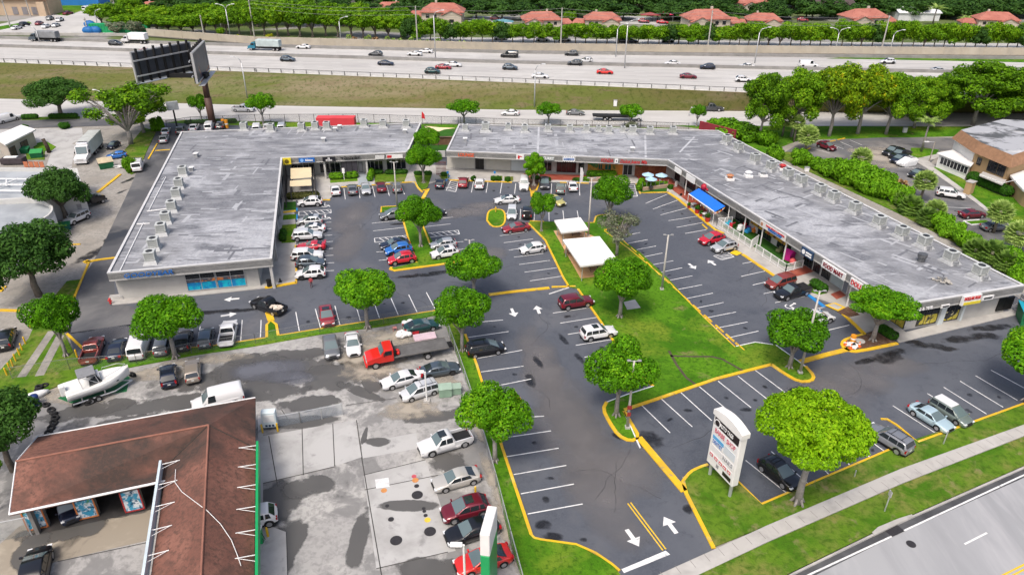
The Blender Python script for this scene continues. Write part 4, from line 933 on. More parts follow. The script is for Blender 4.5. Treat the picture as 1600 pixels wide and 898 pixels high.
for i,(x,y)in enumerate([(237,409),(242,388),(254,365),(261,347),(270,329),(277,309),(281,293),(287,274)]):
 place_ac(x,y,1.15,A_w,'pale rooftop air conditioner, %s in the left wing row from the tyre shop end'%ord_(i),gw)
for i,(x,y)in enumerate([(382,203),(424,205),(472,204),(493,202),(511,202),(569,198),(599,199),(635,199)]):
 place_ac(x,y,1.1,0.05,'pale air conditioner, %s from left at the back of the left roof'%ord_(i),gw)
for i,(x,y)in enumerate([(727,204),(759,205),(794,203),(820,206),(856,205),(890,206),(916,206),(935,205),(951,208),(973,206),(988,209),(1015,209),(1051,209)]):
 place_ac(x,y,(0.95,1.3,0.95,1.05,1,1,1,.8,1.05,.8,1.15,1.05,1.05)[i],-0.02,'pale air conditioner, %s from left at the back of the middle roof'%ord_(i),gw)
A_e=math.atan2(re[4].y-re[5].y,re[4].x-re[5].x)
for i,(x,y)in enumerate([(1135,224),(1153,236),(1179,254),(1204,266),(1230,278),(1251,288),(1280,303),(1301,314),(1334,331.5),(1372,353),(1407,370),(1442,385),(1483,409),(1528,432)]):
 place_ac(x,y,1.2,A_e,'pale air conditioner, %s in the right wing row from the bend'%ord_(i),gw)
def roofbox(name,px,py,build,label,cat):
 c=G(px,py,4.86);r0=empty(name,c,0,label,cat);build(r0);return r0
def vent(cap):
 def f(r0):
  d=MB();d.box((0,0,.2),(1.4,1.4,.4));d.build('curb',WHITE,r0)
  d=MB();d.cyl((0,0,.4),.45,.5,12);d.cyl((0,0,.9),.7,.2,14,.3);d.build('cap',cap,r0)
 return f
roofbox('exhaust_fan',1140,281,vent(pm('rusty_cap',(0.4,0.17,0.08),0.3,4,0.7)),'white roof exhaust with a rusty orange cap','roof vent')
roofbox('exhaust_fan',1169,276,vent(WHITE),'small white roof vent beside the rusty capped exhaust','roof vent')
roofbox('exhaust_fan',1222,265,vent(pm('red_cap2',(0.4,0.03,0.03),0.1,2,0.5)),'red capped roof exhaust near the back edge','roof vent')
roofbox('exhaust_fan',1192,275,vent(GREYM),'grey roof exhaust next to a tall air conditioner','roof vent')
roofbox('exhaust_fan',1439,408,lambda r0:(lambda d:(d.cyl((0,0,0),.5,.7,14),d.cyl((0,0,.7),.65,.5,16),d.build('drum',pm('dark_fan',(0.12,0.125,0.13),0.3,4,0.5,0.4),r0)))(MB()),'dark grey drum shaped exhaust fan on the right wing roof','roof vent')
for i,(x,y,lb)in enumerate([(506,221,'small grey box vent alone in the middle of the left roof'),(524,205,'small white vent right of the fifth back edge unit'),(531,201,'small grey vent at the back edge of the left roof'),(727,221,'small white vent in front of the first middle roof unit'),(988,236,'tiny white vent near the middle roof front'),(633,208,'small white vent near the courtyard edge of the left roof'),(307,245,'small white vent near the top of the left wing roof'),(300,267,'tiny white vent beside the farthest left wing unit')]):
 c=G(x,y,4.86);r0=empty('roof_vent',c,0,lb,'roof vent');d=MB();d.box((0,0,.35),(.7,.7,.7));d.build('duct',GREYM,r0);d=MB();d.box((0,0,.74),(.9,.9,.1));d.build('hood',WHITE,r0)
def junk(r0):
 d=MB();q=random.Random(3)
 for i in range(12):d.box((q.uniform(-1,1),q.uniform(-.8,.8),.08+q.random()*.3),(q.uniform(.3,1.1),q.uniform(.15,.4),.1),q.uniform(0,3))
 d.build('planks',pm('old_boards',(0.35,0.33,0.29),0.3,1.5,0.8),r0)
 d=MB();d.tube([(0,0,0),(0,.1,1.3)],.06,6);d.sphere((0,.1,1.35),.5,12,6,(1,1,.25));d.build('dish',pm('dish_grey',(0.25,0.26,0.28),0.2,3,0.5),r0)
roofbox('broken_antenna',1472,440,junk,'broken antenna mount and boards lying on the right wing roof','antenna')
# ---- service station
M_rt=layered('red_shingle',(0.15,0.066,0.048),[((0.22,0.1,0.072),0.13,0.47,0.62,8),((0.05,0.034,0.028),0.1,0.48,0.6,9),((0.085,0.045,0.034),2.6,0.45,0.68,6)],sheets=None,rough=0.85,bump=0.35,bump_scale=4)
ZE,ZR=3.9,6.0
B0,B1=G(58,682,ZE),G(399,621,ZE);F0,F1=G(14,803,ZE),G(258,751,ZE)
R0=G(25,720.5,ZR);R1=G(326,664,ZR);Wt=G(313,925,ZR)
L0,L1=G(260,728,ZE),G(232,925,ZE);E0,E1=G(399,700,ZE),G(397,925,ZE)
gas=empty('service_station',(R1.x,R1.y,0),0,'service station with brown red shingle roofs and open repair bays','building')
d=MB()
def poly3(mb,*P,t=0.22):
 n=len(P);vs=[tuple(p)for p in P]+[(p[0],p[1],p[2]-t)for p in P]
 mb.add(vs,[tuple(range(n)),tuple(range(2*n-1,n-1,-1))]+[(i,n+i,n+(i+1)%n,(i+1)%n)for i in range(n)])
# heights along each ridge follow the measured spots
poly3(d,B0,R0,R1,B1);poly3(d,R0,F0,F1,L0,R1);poly3(d,R1,L0,L1,Wt);poly3(d,R1,Wt,E1,E0);poly3(d,B1,R1,E0)
d.build('roof',M_rt,gas,True)
d=MB();d.tube([R0+Vector((0,0,.03)),R1+Vector((0,0,.03))],.1,6);d.tube([R1+Vector((0,0,.03)),Wt+Vector((0,0,.03))],.1,6);d.build('ridge_tiles',pm('ridge',(0.26,0.115,0.08),0.15,1,0.8,world=True),gas,True)
d=MB();d.tube([L0+Vector((0,0,.03)),R1+Vector((0,0,.02))],.07,6);d.tube([E0+Vector((0,0,.03)),R1+Vector((0,0,.02))],.06,6);d.build('valley',pm('dark_valley',(0.04,0.03,0.025),0.2,1,0.8,world=True),gas,True)
d=MB();d.tube([F0,F1],.11,6);d.tube([F0,R0],.06,6);d.tube([R0,B0],.06,6);d.tube([B0,B1],.09,6);d.build('gutter',WHITE,gas,True)
u=(F1-F0);u.z=0;u.normalize();bk=Vector((-u.y,u.x,0))
def gp(s,t,z=0):p=F0+u*s+bk*t;return(p.x,p.y,z)
LW=(F1-F0).length
dep=(B0-F0).dot(bk)
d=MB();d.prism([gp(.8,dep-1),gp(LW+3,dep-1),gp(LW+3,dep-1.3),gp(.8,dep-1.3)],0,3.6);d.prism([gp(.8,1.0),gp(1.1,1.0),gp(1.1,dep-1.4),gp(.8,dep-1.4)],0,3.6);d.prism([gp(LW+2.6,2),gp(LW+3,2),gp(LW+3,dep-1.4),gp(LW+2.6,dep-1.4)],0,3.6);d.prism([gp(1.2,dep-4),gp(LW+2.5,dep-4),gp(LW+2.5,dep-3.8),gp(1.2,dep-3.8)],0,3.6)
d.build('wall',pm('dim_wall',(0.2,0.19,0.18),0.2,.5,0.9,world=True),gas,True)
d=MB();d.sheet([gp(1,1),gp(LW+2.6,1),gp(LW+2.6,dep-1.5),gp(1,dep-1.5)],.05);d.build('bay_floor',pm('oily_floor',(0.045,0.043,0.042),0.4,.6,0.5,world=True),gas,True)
M_board=layered('car_wash_poster',(0.05,0.32,0.5),[((0.7,0.75,0.78),1.6,0.48,0.56,3),((0.01,0.08,0.16),1.9,0.55,0.63,3),((0.08,0.3,0.06),0.9,0.6,0.68,3)],rough=0.4)
for i,(x,y,fr,lb)in enumerate([(69,828,(0.55,0.17,0.05),'leftmost poster pillar by the repair bays, orange right foot'),(148,811,(0.6,0.2,0.06),'middle poster pillar with an orange frame in front of the blue van'),(220,800,(0.4,0.04,0.04),'right poster pillar with a red frame near the wing roof')]):
 c=G(x-8,y-1);r0=empty('poster_pillar',c,math.atan2(u.y,u.x),lb,'pillar','poster pillars of the repair bays')
 d=MB();d.box((0,.3,1.35),(1.7,.5,2.7));d.build('pillar',pm('pillar_grey',(0.3,0.29,0.27),0.1,1,0.8),r0)
 d=MB();d.box((0,.02,1.42),(1.5,.05,2.3));d.build('poster',M_board,r0)
 d=MB()
 for sx in(-.79,.79):d.box((sx,.0,1.4),(.12,.1,2.5))
 d.box((0,0,.2),(1.7,.1,.12));d.build('frame',pm('frame%d'%i,fr,0.1,2,0.5),r0)
# fascia boards on brackets over the wing roof
def rail(A,B,mat,label,hgt,out):
 A,B=Vector(A),Vector(B);r0=empty('fascia_sign',A,0,label,'sign');e=(B-A).normalized();L=(B-A).length
 q=Vector((-e.y,e.x,0));q=q if q.dot(Vector(R1)-A)>0 else-q
 d=MB();d.box(((A+B)/2-q*out+Vector((0,0,.25))),(L,.22,hgt),math.atan2(e.y,e.x));d.build('board',mat,r0,True)
 n=int(L/2.6)
 for i in range(n+1):
  p=A+e*(0.4+i*(L-.8)/n)-q*out
  d=MB();z=Vector((0,0,.65));d.tube([p+z,p+q*1.7+Vector((0,0,.75))],.04,6);d.tube([p+z+e*.7,p+q*1.5+Vector((0,0,.7))],.025,6);d.build('bracket',WHITE,r0,True)
 return r0
rail(L0,L1,pm('pale_blue_board',(0.5,0.58,0.62),0.1,1,0.5),'long white blue fascia board on brackets, left side of the wing roof',1.2,.35)
GREEN=pm('fuel_green',(0.01,0.3,0.09),0.06,1,0.4)
rail(E0,E1,GREEN,'long green fascia board on brackets, right side of the wing roof',1.2,.3)
d=MB();pts=[(275,735),(274,755),(285,770),(305,785),(325,800),(345,820),(362,845),(372,870),(377,885)]
def on_wing(x,y):
# height of the wing roof under the sight line, by stepping
 for k in range(200):
  z=ZR+.1-k*.012;p=G(x,y,z)
  a=(Wt-R1);a.z=0;L=a.length;a.normalize();q=Vector((-a.y,a.x,0));off_=abs((p-R1).dot(q));half=abs((Vector(E1)-R1).dot(q))if(p-R1).dot(q)*(Vector(E1)-R1).dot(q)>0 else abs((Vector(L1)-R1).dot(q))
  if z<=ZR-(ZR-ZE)*min(1,off_/half):return p+Vector((0,0,.16))
 return p
d.tube([on_wing(*p)for p in pts],.03,6);tag(d.build('power_cable',WHITE,origin=on_wing(275,735)),'thin white cable lying across the red wing roof','cable')
# canopy legs and a fuel pump below the wing
for i,(x,y,lb)in enumerate([(402,848,'green and white fuel pump beside the green fascia')]):
 c=G(x,y);r0=empty('fuel_pump',(c.x+.2,c.y,.13),0,lb,'fuel pump');d=MB();d.box((0,0,.85),(.8,.5,1.7));bevel(d.build('cabinet',GREEN,r0),.05,1);d=MB();d.box((0,-.26,1.2),(.5,.04,.5));d.build('screen',BLACK,r0);d=MB();d.tube([(.42,-.1,1.3),(.7,-.2,.6),(.5,-.25,.25),(.43,-.1,.6)],.03,6);d.build('hose',BLACK,r0);d=MB();d.box((0,0,1.8),(.9,.55,.2));d.build('top',WHITE,r0)
d=MB();c=G(402,852);d.tube([(c.x,c.y+.9,.13),(c.x,c.y+.9,3.8)],.15,10);d.build('canopy_leg',WHITE,gas,True)
d=MB();c=G(300,870);d.tube([(c.x,c.y,0),(c.x,c.y,4.8)],.15,10);d.build('canopy_leg',WHITE,gas,True)
# side wall facing the forecourt
d=MB();a_=Vector(B1);b2=Vector(E0);e=(b2-a_);e.z=0;d.box(((a_.x+b2.x)/2-.9,(a_.y+b2.y)/2,1.8),(e.length-.8,.3,3.6),math.atan2(e.y,e.x));d.build('side_wall',M_white,gas,True)
# ---- white building with the round parapet (west)
root=empty('white_building',G(60,330),0,'low white building with a rounded parapet at the left edge','building')
PA=GP([(-90,262),(121,264),(131,301),(60,309),(-90,318)],4.6);PB0=[(45,311),(66,313),(79,319),(84.5,327),(80,336),(66,345),(20,372),(-90,420),(-90,318.6)];PB=smooth_path(GP(PB0,4.6),1)
M_wroof=layered('white_roof',(0.36,0.385,0.405),[((0.27,0.29,0.31),0.2,0.42,0.62,8)],rough=0.7)
d=MB();d.prism(PA,0,4.1);d.prism([(p.x,p.y)for p in PB],0,4.0);d.build('wall',M_white,root,True)
d=MB();ring(d,PA,.3,4.1,4.75);ring(d,[(p.x,p.y)for p in PB],.3,4.0,4.85);d.build('parapet',pm('pale_parapet',(.5,.5,.48),.08,.5,.85,world=True),root,True)
d=MB();d.sheet(offs(PA,[.32]*5),4.12);d.sheet(offs([(p.x,p.y)for p in PB],[.32]*len(PB)),4.03);d.build('roof',M_wroof,root,True)
d=MB()
for A,B in(((-20,279),(58,280)),((-20,288),(60,289)),((-20,297),(58,299)),((-5,292),(28,279)),((40,296),(62,284)),((10,290),(10,279))):d.tube([G(*A,4.7),G(*B,4.7)],.12,6)
d.build('roof_rail',WHITE,root,True)
P=PA;shopwin(root,P[3],P[2],117,312,124,311,.5,2.6,pm('grey_door',(0.33,0.32,0.33)),M_frame,1,'door')
# small white-roofed wash hall
root=empty('wash_hall',G(25,235),0,'small beige hall with a tilted white roof at the left edge','building')
P=GP([(-12,214),(33,195),(56,202),(8,226)],3.6);d=MB();d.prism(P,3.3,3.6);d.build('roof',M_white,root,True)
d=MB();d.prism(offs(P,[.6]*4),0,3.3);d.build('wall',pm('beige_wall',(0.4,0.36,0.31),0.1,.5,.85,world=True),root,True)
a,b_=offs(P,[.55]*4)[3],offs(P,[.55]*4)[2]
for x0,x1 in((15,23),(35,45)):shopwin(root,a,b_,x0,235,x1,230,0.0,2.3,pm('brown_door',(0.1,0.075,0.05),0.2,1,.7),M_dframe,2,'door')
# ---- apartment house (east)
root=empty('apartment_house',G(1530,275),0,'two storey apartment house with brown mansard roof at the right edge','building')
T=GP([(1487,216),(1555,198),(1720,206),(1680,228),(1579,263),(1520,238)],5.4);M_mans=pm('brown_shingle',(0.27,0.15,0.085),0.18,1.2,.85,world=True);M_tan=pm('tan_wall',(0.4,0.27,0.14),0.08,.5,.85,world=True)
up=offs(T,[1.1]*6);n=6
d=MB();vs=[(p.x,p.y,5.4)for p in T]+[(p.x,p.y,7.4)for p in up];d.add(vs,[tuple(range(n,2*n))[::-1]if 0 else tuple(range(n-1,-1,-1))]+[(i,(i+1)%n,n+(i+1)%n,n+i)for i in range(n)]);d.build('mansard',M_mans,root,True)
d=MB();d.sheet(up,7.42);d.build('roof',layered('gravel_roof',(0.34,0.35,0.37),[((0.08,0.085,0.09),0.16,0.5,0.58,6),((0.5,0.5,0.5),0.2,.58,.68,6)]),root,True)
wl2=offs(T,[.9]*6);d=MB();d.prism(wl2,0,5.4);d.build('wall',M_tan,root,True)
a,b_=wl2[5],wl2[4]
shopwin(root,a,b_,1528,249,1534,251,3.2,4.6,None,M_dframe,2);
for x0,x1 in((1543,1557),(1560,1571)):shopwin(root,a,b_,x0,262,x1,266,2.9,5.1,None,M_dframe,3)
d=MB();d.prism(GP([(1536,268),(1573,281),(1566,289),(1530,274)],2.6),2.45,2.6);d.build('balcony',M_walk,root,True)
d=MB();d.tube(GP([(1531,272),(1567,286),(1600,278)],3.5),.06,6);d.tube(GP([(1531,273),(1567,287)],3.0),.04,6);d.build('railing',WHITE,root,True)
a,b_=wl2[0],wl2[5];panel(root,a,b_,1490,228,1519,252,.1,5.3,M_white,'white_wall',.1,.1)
wing=empty('porch_wing',G(1490,268),0,'low white porch with a row of dark windows at the apartment house','porch')
Q=GP([(1464,239),(1489,234),(1524,252),(1517,260)],3.2);d=MB();d.prism(Q,3.0,3.2);d.build('roof',M_white,wing,True);Qw=offs(Q,[.4]*4);d=MB();d.prism(Qw,0,3.0);d.build('wall',M_white,wing,True)
shopwin(wing,Qw[0],Qw[3],1470,250,1512,268,1.2,2.7,None,WHITE,8,mid=False)
low=empty('garage_block',G(1600,310),0,'tan single storey block with a white flat roof at the right edge','garage')
Q=GP([(1578,274),(1640,252),(1720,290),(1640,322),(1598,296)],3.2);d=MB();d.prism(Q,2.9,3.25);d.build('roof',M_white,low,True);d=MB();d.prism(offs(Q,[.5]*5),0,2.9);d.build('wall',M_tan,low,True)
# ---- noise wall, barriers
M_noise=layered('noise_wall_concrete',(0.4,0.355,0.28),[((0.33,0.3,0.25),0.3,.45,.7,5),((0.46,0.42,0.35),0.1,.5,.7,4)],rough=.9)
def wall_run(name,pts,h,w,mat,label,cat,z0,cap=None,joints=0):
 r0=empty(name,(pts[0].x,pts[0].y,z0),0,label,cat);d=MB()
 for a,c in zip(pts[:-1],pts[1:]):
  e=c-a;d.box(((a.x+c.x)/2,(a.y+c.y)/2,z0+h/2),(math.hypot(e.x,e.y),w,h),math.atan2(e.y,e.x))
 d.build('panel',mat,r0,True)
 if cap:
  d=MB()
  for a,c in zip(pts[:-1],pts[1:]):
   e=c-a;d.box(((a.x+c.x)/2,(a.y+c.y)/2,z0+.15),(math.hypot(e.x,e.y),w+.5,.3),math.atan2(e.y,e.x))
  d.build('base',cap,r0,True)
 if joints:
  d=MB()
  for a,c in zip(pts[:-1],pts[1:]):
   e=c-a;L=math.hypot(e.x,e.y);k=0.
   while k<L:p=a.lerp(c,k/L);d.box((p.x,p.y,z0+h/2+.05),(.35,w+.16,h+.1),math.atan2(e.y,e.x));k+=joints
  d.build('post',mat,r0,True)
 return r0
nw=[G(232,57,HZ),G(400,70,HZ),G(800,80,HZ),G(1150,84,HZ),G(1500,87,HZ),G(1900,90,HZ)]
wall_run('noise_wall',nw,2.6,.35,M_noise,'long beige concrete noise wall behind the motorway','noise wall',HZ,pm('noise_base',(0.16,0.15,0.13),0.2,.5,.9,world=True),7.5)
wall_run('concrete_barrier',hw_far[:3][:2]+[G(232,57,HZ)],1.0,.3,M_walk,'low grey barrier at the far side of the motorway, left of the noise wall','barrier',HZ)
def tpos(y):
 return(G(800,y,HZ)-hw_near[3]).length/(hw_far[3]-hw_near[3]).length
for y,lb in((99.5,'grey concrete median barrier in the middle of the motorway'),(83.8,'grey concrete barrier between the motorway and its far ramp')):
 wall_run('median_barrier',between(hw_near,hw_far,tpos(y)),.95,.5,pm('median_grey',(0.24,0.235,0.225),0.2,.3,.9,world=True),lb,'barrier',HZ)
r0=wall_run('guard_rail',[p+Vector((0,.6,0))for p in hw_near],.55,.25,pm('rail_white',(0.55,0.55,0.54),0.1,.5,.7,world=True),'white guard rail with dark posts along the grass bank','guard rail',HZ)
d=MB()
for a,c in zip(hw_near[:-1],hw_near[1:]):
 L=(c-a).length;k=0.
 while k<L:p=a.lerp(c,k/L);d.box((p.x,p.y+.35,HZ+.6),(.18,.18,1.1));k+=3.8
 e=c-a;d.box(((a.x+c.x)/2,(a.y+c.y)/2+.6,HZ+1.05),(L,.1,.12),math.atan2(e.y,e.x))
d.build('posts',pm('rail_post',(0.12,0.12,0.12),0.2,1,.8),r0,True)
# ---- houses of the town beyond
M_ht=layered('salmon_tiles',(0.33,0.115,0.085),[((0.4,0.16,0.12),0.2,.42,.65,5),((0.24,0.08,0.06),0.5,.52,.7,6)],rough=.8)
M_hw=pm('cream_render',(0.47,0.41,0.34),.06,.4,.85,world=True)
def make_house():
 r0=empty('tiled_house')
 def gable(x0,x1,y0,y1,ze,zr,ridge='x',hip=0.0):
  d=MB()
  if ridge=='x':
   ym=(y0+y1)/2;A,B=(x0+hip,ym,zr),(x1-hip,ym,zr)
   poly3(d,(x0,y0,ze),(x1,y0,ze),B,A,t=.25);poly3(d,(x1,y1,ze),(x0,y1,ze),A,B,t=.25);poly3(d,(x0,y1,ze),(x0,y0,ze),A,t=.25);poly3(d,(x1,y0,ze),(x1,y1,ze),B,t=.25)
  else:
   xm=(x0+x1)/2;A,B=(xm,y0+hip,zr),(xm,y1-hip,zr)
   poly3(d,(x0,y0,ze),A,B,(x0,y1,ze),t=.25);poly3(d,A,(x1,y0,ze),(x1,y1,ze),B,t=.25)
  return d
 d=MB();d.box((0,0,2.6),(17,10,5.2));d.box((-11,1,1.6),(7,8,3.2));d.box((4,-5.4,2.2),(8,3,4.4))
 d.add([(0.2,-7.0,4.4),(7.8,-7.0,4.4),(4,-7.0,5.9)],[(0,1,2)]);d.build('wall',M_hw,r0)
 d=gable(-9.2,9.2,-5.8,5.8,5.2,8.2,'x',4.5);d.build('roof',M_ht,r0)
 d=gable(-0.3,8.3,-7.4,0,4.4,6.2,'y');d.build('front_roof',M_ht,r0)
 d=gable(-15,-7.2,-3.6,5.6,3.2,4.9,'x',2);d.build('side_roof',M_ht,r0)
 d=MB();d.box((-3,2.5,8),(.9,.9,1.6));d.build('chimney',M_hw,r0)
 for x,z in((-6,3.6),(-3,3.6),(-6,1.3)):
  d=MB();d.box((x,-5.03,z),(1.4,.1,1.3));d.build('window',M_glass,r0)
 d=MB();d.box((4,-6.93,2),(1.8,.1,1.3));d.build('window',M_glass,r0)
 return r0
h0=make_house()
for i,(x,y,s,fl,rz,lb)in enumerate([(845,47,.95,-1,.1,'salmon tiled house left of the tall pole, hip roof with side wing'),(940,46,.9,1,-.05,'salmon tiled house right of the tall pole, square hip roof'),(1100,48,1.1,-1,.12,'salmon tiled house with the widest roof, behind the middle of the noise wall'),(1190,46,.85,1,-.1,'salmon tiled house just right of the widest one'),(1345,45,1.05,-1,.15,'salmon tiled house beside the double lamp pole on the right'),(1550,47,.95,1,-.2,'salmon tiled house farthest right in the row'),(693,37,1.1,1,.0,'salmon and dark tiled house behind the row of small palms'),(612,27,.85,-1,.1,'salmon roof alone showing above the tall green trees'),(243,22,.7,1,.1,'small salmon roof among trees above the billboard'),(1170,18,.9,-1,.3,'faded brownish tiled house far behind at the top')]):
 o=h0 if i==0 else copy_tree(h0);o.location=G(x,y,HZ-.25);o.rotation_euler=(0,0,rz);s*=.86;o.scale=(s*fl,s,s);tag(o,lb,'house','tiled houses beyond the motorway')
root=empty('beige_house',G(35,24,HZ),0,'beige house with red brown roof at the top left corner','house');root.location.z=HZ-.25
d=MB();d.box((0,6,3.2),(22,10,6.4));d.box((9,.5,2.4),(3,2.5,6));d.build('wall',pm('beige_house_wall',(0.45,0.34,0.24),.08,.4,.85,world=True),root)
d=MB();poly3(d,(-12,0,6.4),(12,0,6.4),(9,6,8.6),(-9,6,8.6));poly3(d,(12,12,6.4),(-12,12,6.4),(-9,6,8.6),(9,6,8.6));d.build('roof',M_ht,root)
for x in(-3,1,5):
 d=MB();d.box((x,.95,1.8),(2.2,.12,3));d.build('door',pm('garage_grey',(0.2,0.19,0.2),.1,1,.7),root)
for i,(x,y,w_,h_,mt,lb)in enumerate([(110,8,26,5,pm('blue_cladding',(0.02,0.16,0.45),.1,.3,.6,world=True),'long blue shed at the very top left'),(740,10,14,4,M_white,'white flat house among trees at the top middle'),(1435,32,17,3.2,pm('grey_white_roof',(0.6,0.61,0.62),.1,.3,.7,world=True),'white roofed house behind the palm at the upper right'),(1305,22,16,4,pm('dark_shed',(0.07,0.05,0.045),.2,.3,.8,world=True),'dark brown shed with a pale edge among the trees'),(560,3,40,4,pm('dark_hall',(0.12,0.12,0.12),.2,.2,.8,world=True),'dark long hall roof at the top edge'),(1010,5,18,4,pm('pink_house',(0.45,0.25,0.2),.1,.3,.8,world=True),'pinkish house front half hidden by trees at the top')]):
 c=G(x,y,HZ);root=empty('far_house',(c.x,c.y,HZ-.3),0,lb,'building');d=MB();d.box((0,5,h_/2),(w_,10,h_));d.build('wall',mt,root);d=MB();poly3(d,(-w_/2-.5,-.5,h_),(w_/2+.5,-.5,h_),(w_/2+.5,5,h_+1.8),(-w_/2-.5,5,h_+1.8));poly3(d,(w_/2+.5,10.5,h_),(-w_/2-.5,10.5,h_),(-w_/2-.5,5,h_+1.8),(w_/2+.5,5,h_+1.8));d.build('roof',mt if i in(0,2,3,4)else pm('grey_tile',(0.28,0.27,0.26),.1,.3,.8,world=True),root)
# ================================================================== TREES AND PLANTS
import numpy as np
L_fic=leaf_mat('ficus_leaves',(0.016,0.07,0.003),(0.12,0.34,0.007),(0.22,0.44,0.012),0.3)
L_oak=leaf_mat('oak_leaves',(0.018,0.055,0.012),(0.07,0.17,0.025),None,0.25)
L_row=leaf_mat('row_leaves',(0.02,0.07,0.005),(0.17,0.36,0.01),(0.28,0.43,0.016),0.33)
L_far=leaf_mat('far_leaves',(0.014,0.045,0.01),(0.06,0.14,0.022),None,0.25)
L_gold=leaf_mat('golden_leaves',(0.03,0.09,0.005),(0.24,0.4,0.01),(0.6,0.46,0.012),0.33)
L_palm=leaf_mat('palm_leaves',(0.12,0.2,0.04),(0.42,0.58,0.15),(0.55,0.66,0.24),0.42)
L_dpalm=leaf_mat('dark_palm_leaves',(0.07,0.15,0.03),(0.26,0.42,0.08),None,0.42)
L_dead=leaf_mat('dead_fronds',(0.2,0.11,0.05),(0.4,0.26,0.13),None,0.1)
L_bush=leaf_mat('bush_leaves',(0.03,0.1,0.006),(0.17,0.4,0.012),(0.2,0.4,0.02),0.3)
L_hedge=leaf_mat('hedge_leaves',(0.014,0.06,0.006),(0.05,0.16,0.012),None,0.2)
L_grey=leaf_mat('grey_leaves',(0.08,0.1,0.05),(0.22,0.24,0.16),None,0.15)
M_bark=pm('bark',(0.17,0.145,0.12),0.3,3,.9,spec=.1);M_gbark=pm('grey_bark',(0.27,0.25,0.23),0.25,3,.9,spec=.1);M_pbark=pm('palm_bark',(0.22,0.19,0.155),0.25,4,.9,spec=.1)
M_twig=pm('bare_twigs',(0.21,0.185,0.165),0.25,2,.95,spec=.1)
def leaves(name,lobes,n,size,mat,seed,shell=.72,up=.25,flat=.0,aspect=.62,zmin=None):
 """many small leaf sprays spread through the outer part of a union of lobes"""
 r=np.random.default_rng(seed)
 Lb=np.array(lobes,float);wgt=(Lb[:,3]*Lb[:,4]+Lb[:,4]*Lb[:,5]+Lb[:,3]*Lb[:,5]);wgt/=wgt.sum()
 k=int(n*2.6);idx=r.choice(len(Lb),k,p=wgt)
 d=r.normal(size=(k,3));d/=np.linalg.norm(d,axis=1)[:,None]
 rad=shell+(1.04-shell)*r.random(k)**.7
 p=Lb[idx,:3]+d*Lb[idx,3:6]*rad[:,None]
 keep=np.ones(k,bool)
 for j in range(len(Lb)):
  q=(p-Lb[j,:3])/Lb[j,3:6];keep&=~((np.linalg.norm(q,axis=1)<.62)&(idx!=j))
 if zmin is not None:keep&=p[:,2]>zmin
 p=p[keep][:n];nn=d[keep][:n]/Lb[idx[keep][:n],3:6];nn/=np.linalg.norm(nn,axis=1)[:,None];m=len(p)
 nn=nn*1.15+r.normal(size=(m,3))*.5+np.array([0,0,up]);nn[:,2]+=flat;nn/=np.linalg.norm(nn,axis=1)[:,None]
 t=np.cross(nn,r.normal(size=(m,3)));t/=np.linalg.norm(t,axis=1)[:,None];b=np.cross(nn,t)
 s=size*(.55+.9*r.random(m))[:,None]
 v=np.empty((m,4,3));v[:,0]=p-t*s*.5;v[:,1]=p+b*s*.5*aspect+nn*s*.08;v[:,2]=p+t*s*.5;v[:,3]=p-b*s*.5*aspect+nn*s*.08
 me=bpy.data.meshes.new(name);me.vertices.add(m*4);me.vertices.foreach_set('co',v.reshape(-1))
 me.loops.add(m*4);me.loops.foreach_set('vertex_index',np.arange(m*4,dtype=np.int32));me.polygons.add(m);me.polygons.foreach_set('loop_start',np.arange(0,m*4,4,dtype=np.int32))
 me.update(calc_edges=True);me.materials.append(mat);me.validate();return me
def limbs(mb,base,tips,r0,r1=.05,fork=.35,q=None):
 q=q or rng
 for tp in tips:
  b=Vector(base);t=Vector(tp);m=b.lerp(t,.5)+Vector((q.uniform(-.3,.3),q.uniform(-.3,.3),q.uniform(0,.4)))
  mb.tube([b,b.lerp(m,.5)+Vector((q.uniform(-.1,.1),q.uniform(-.1,.1),.1)),m,t],r0,6,r1,cap=False)
def ficus(seed,lumps=16,rz=.72,wid=1.0,mat=L_fic,n=13000,size=.27,trunk=3.0,R_=3.4,bark=M_gbark,low=-.32,lump=(.26,.46),lz=.78,far=.9):
 q=random.Random(seed);lobes=[(0,0,trunk+R_*rz+.3,R_*.66*wid,R_*.66*wid,R_*rz*.62)]
 for i in range(lumps):
  a=i*2.399+q.uniform(-.3,.3);zz=low+(.92-low)*(i+.5)/lumps;rr=math.sqrt(max(.05,1-min(.98,abs(zz))**2))*q.uniform(.6,far);s=q.uniform(*lump)
  lobes.append((math.cos(a)*rr*R_*wid,math.sin(a)*rr*R_*wid,trunk+R_*rz+.3+zz*R_*rz*.72,R_*s,R_*s,R_*s*lz))
 me=leaves('crown',lobes,n,size,mat,seed)
 t=MB();t.smooth=True;t.tube([(0,0,-.1),(.05,.04,trunk*.45),(0,0,trunk)],.3,10,.2)
 for k in range(5):a=k*1.256;t.tube([(math.cos(a)*.55,math.sin(a)*.55,-.05),(math.cos(a)*.2,math.sin(a)*.2,.45)],.09,5,.12)
 limbs(t,(0,0,trunk*.8),[(l[0]*.7,l[1]*.7,l[2]-.2)for l in lobes[1::2]],.15,.05,q=q)
 return me,t.mesh('trunk',bark),2*R_*wid*1.02,trunk+R_*rz*2+.3
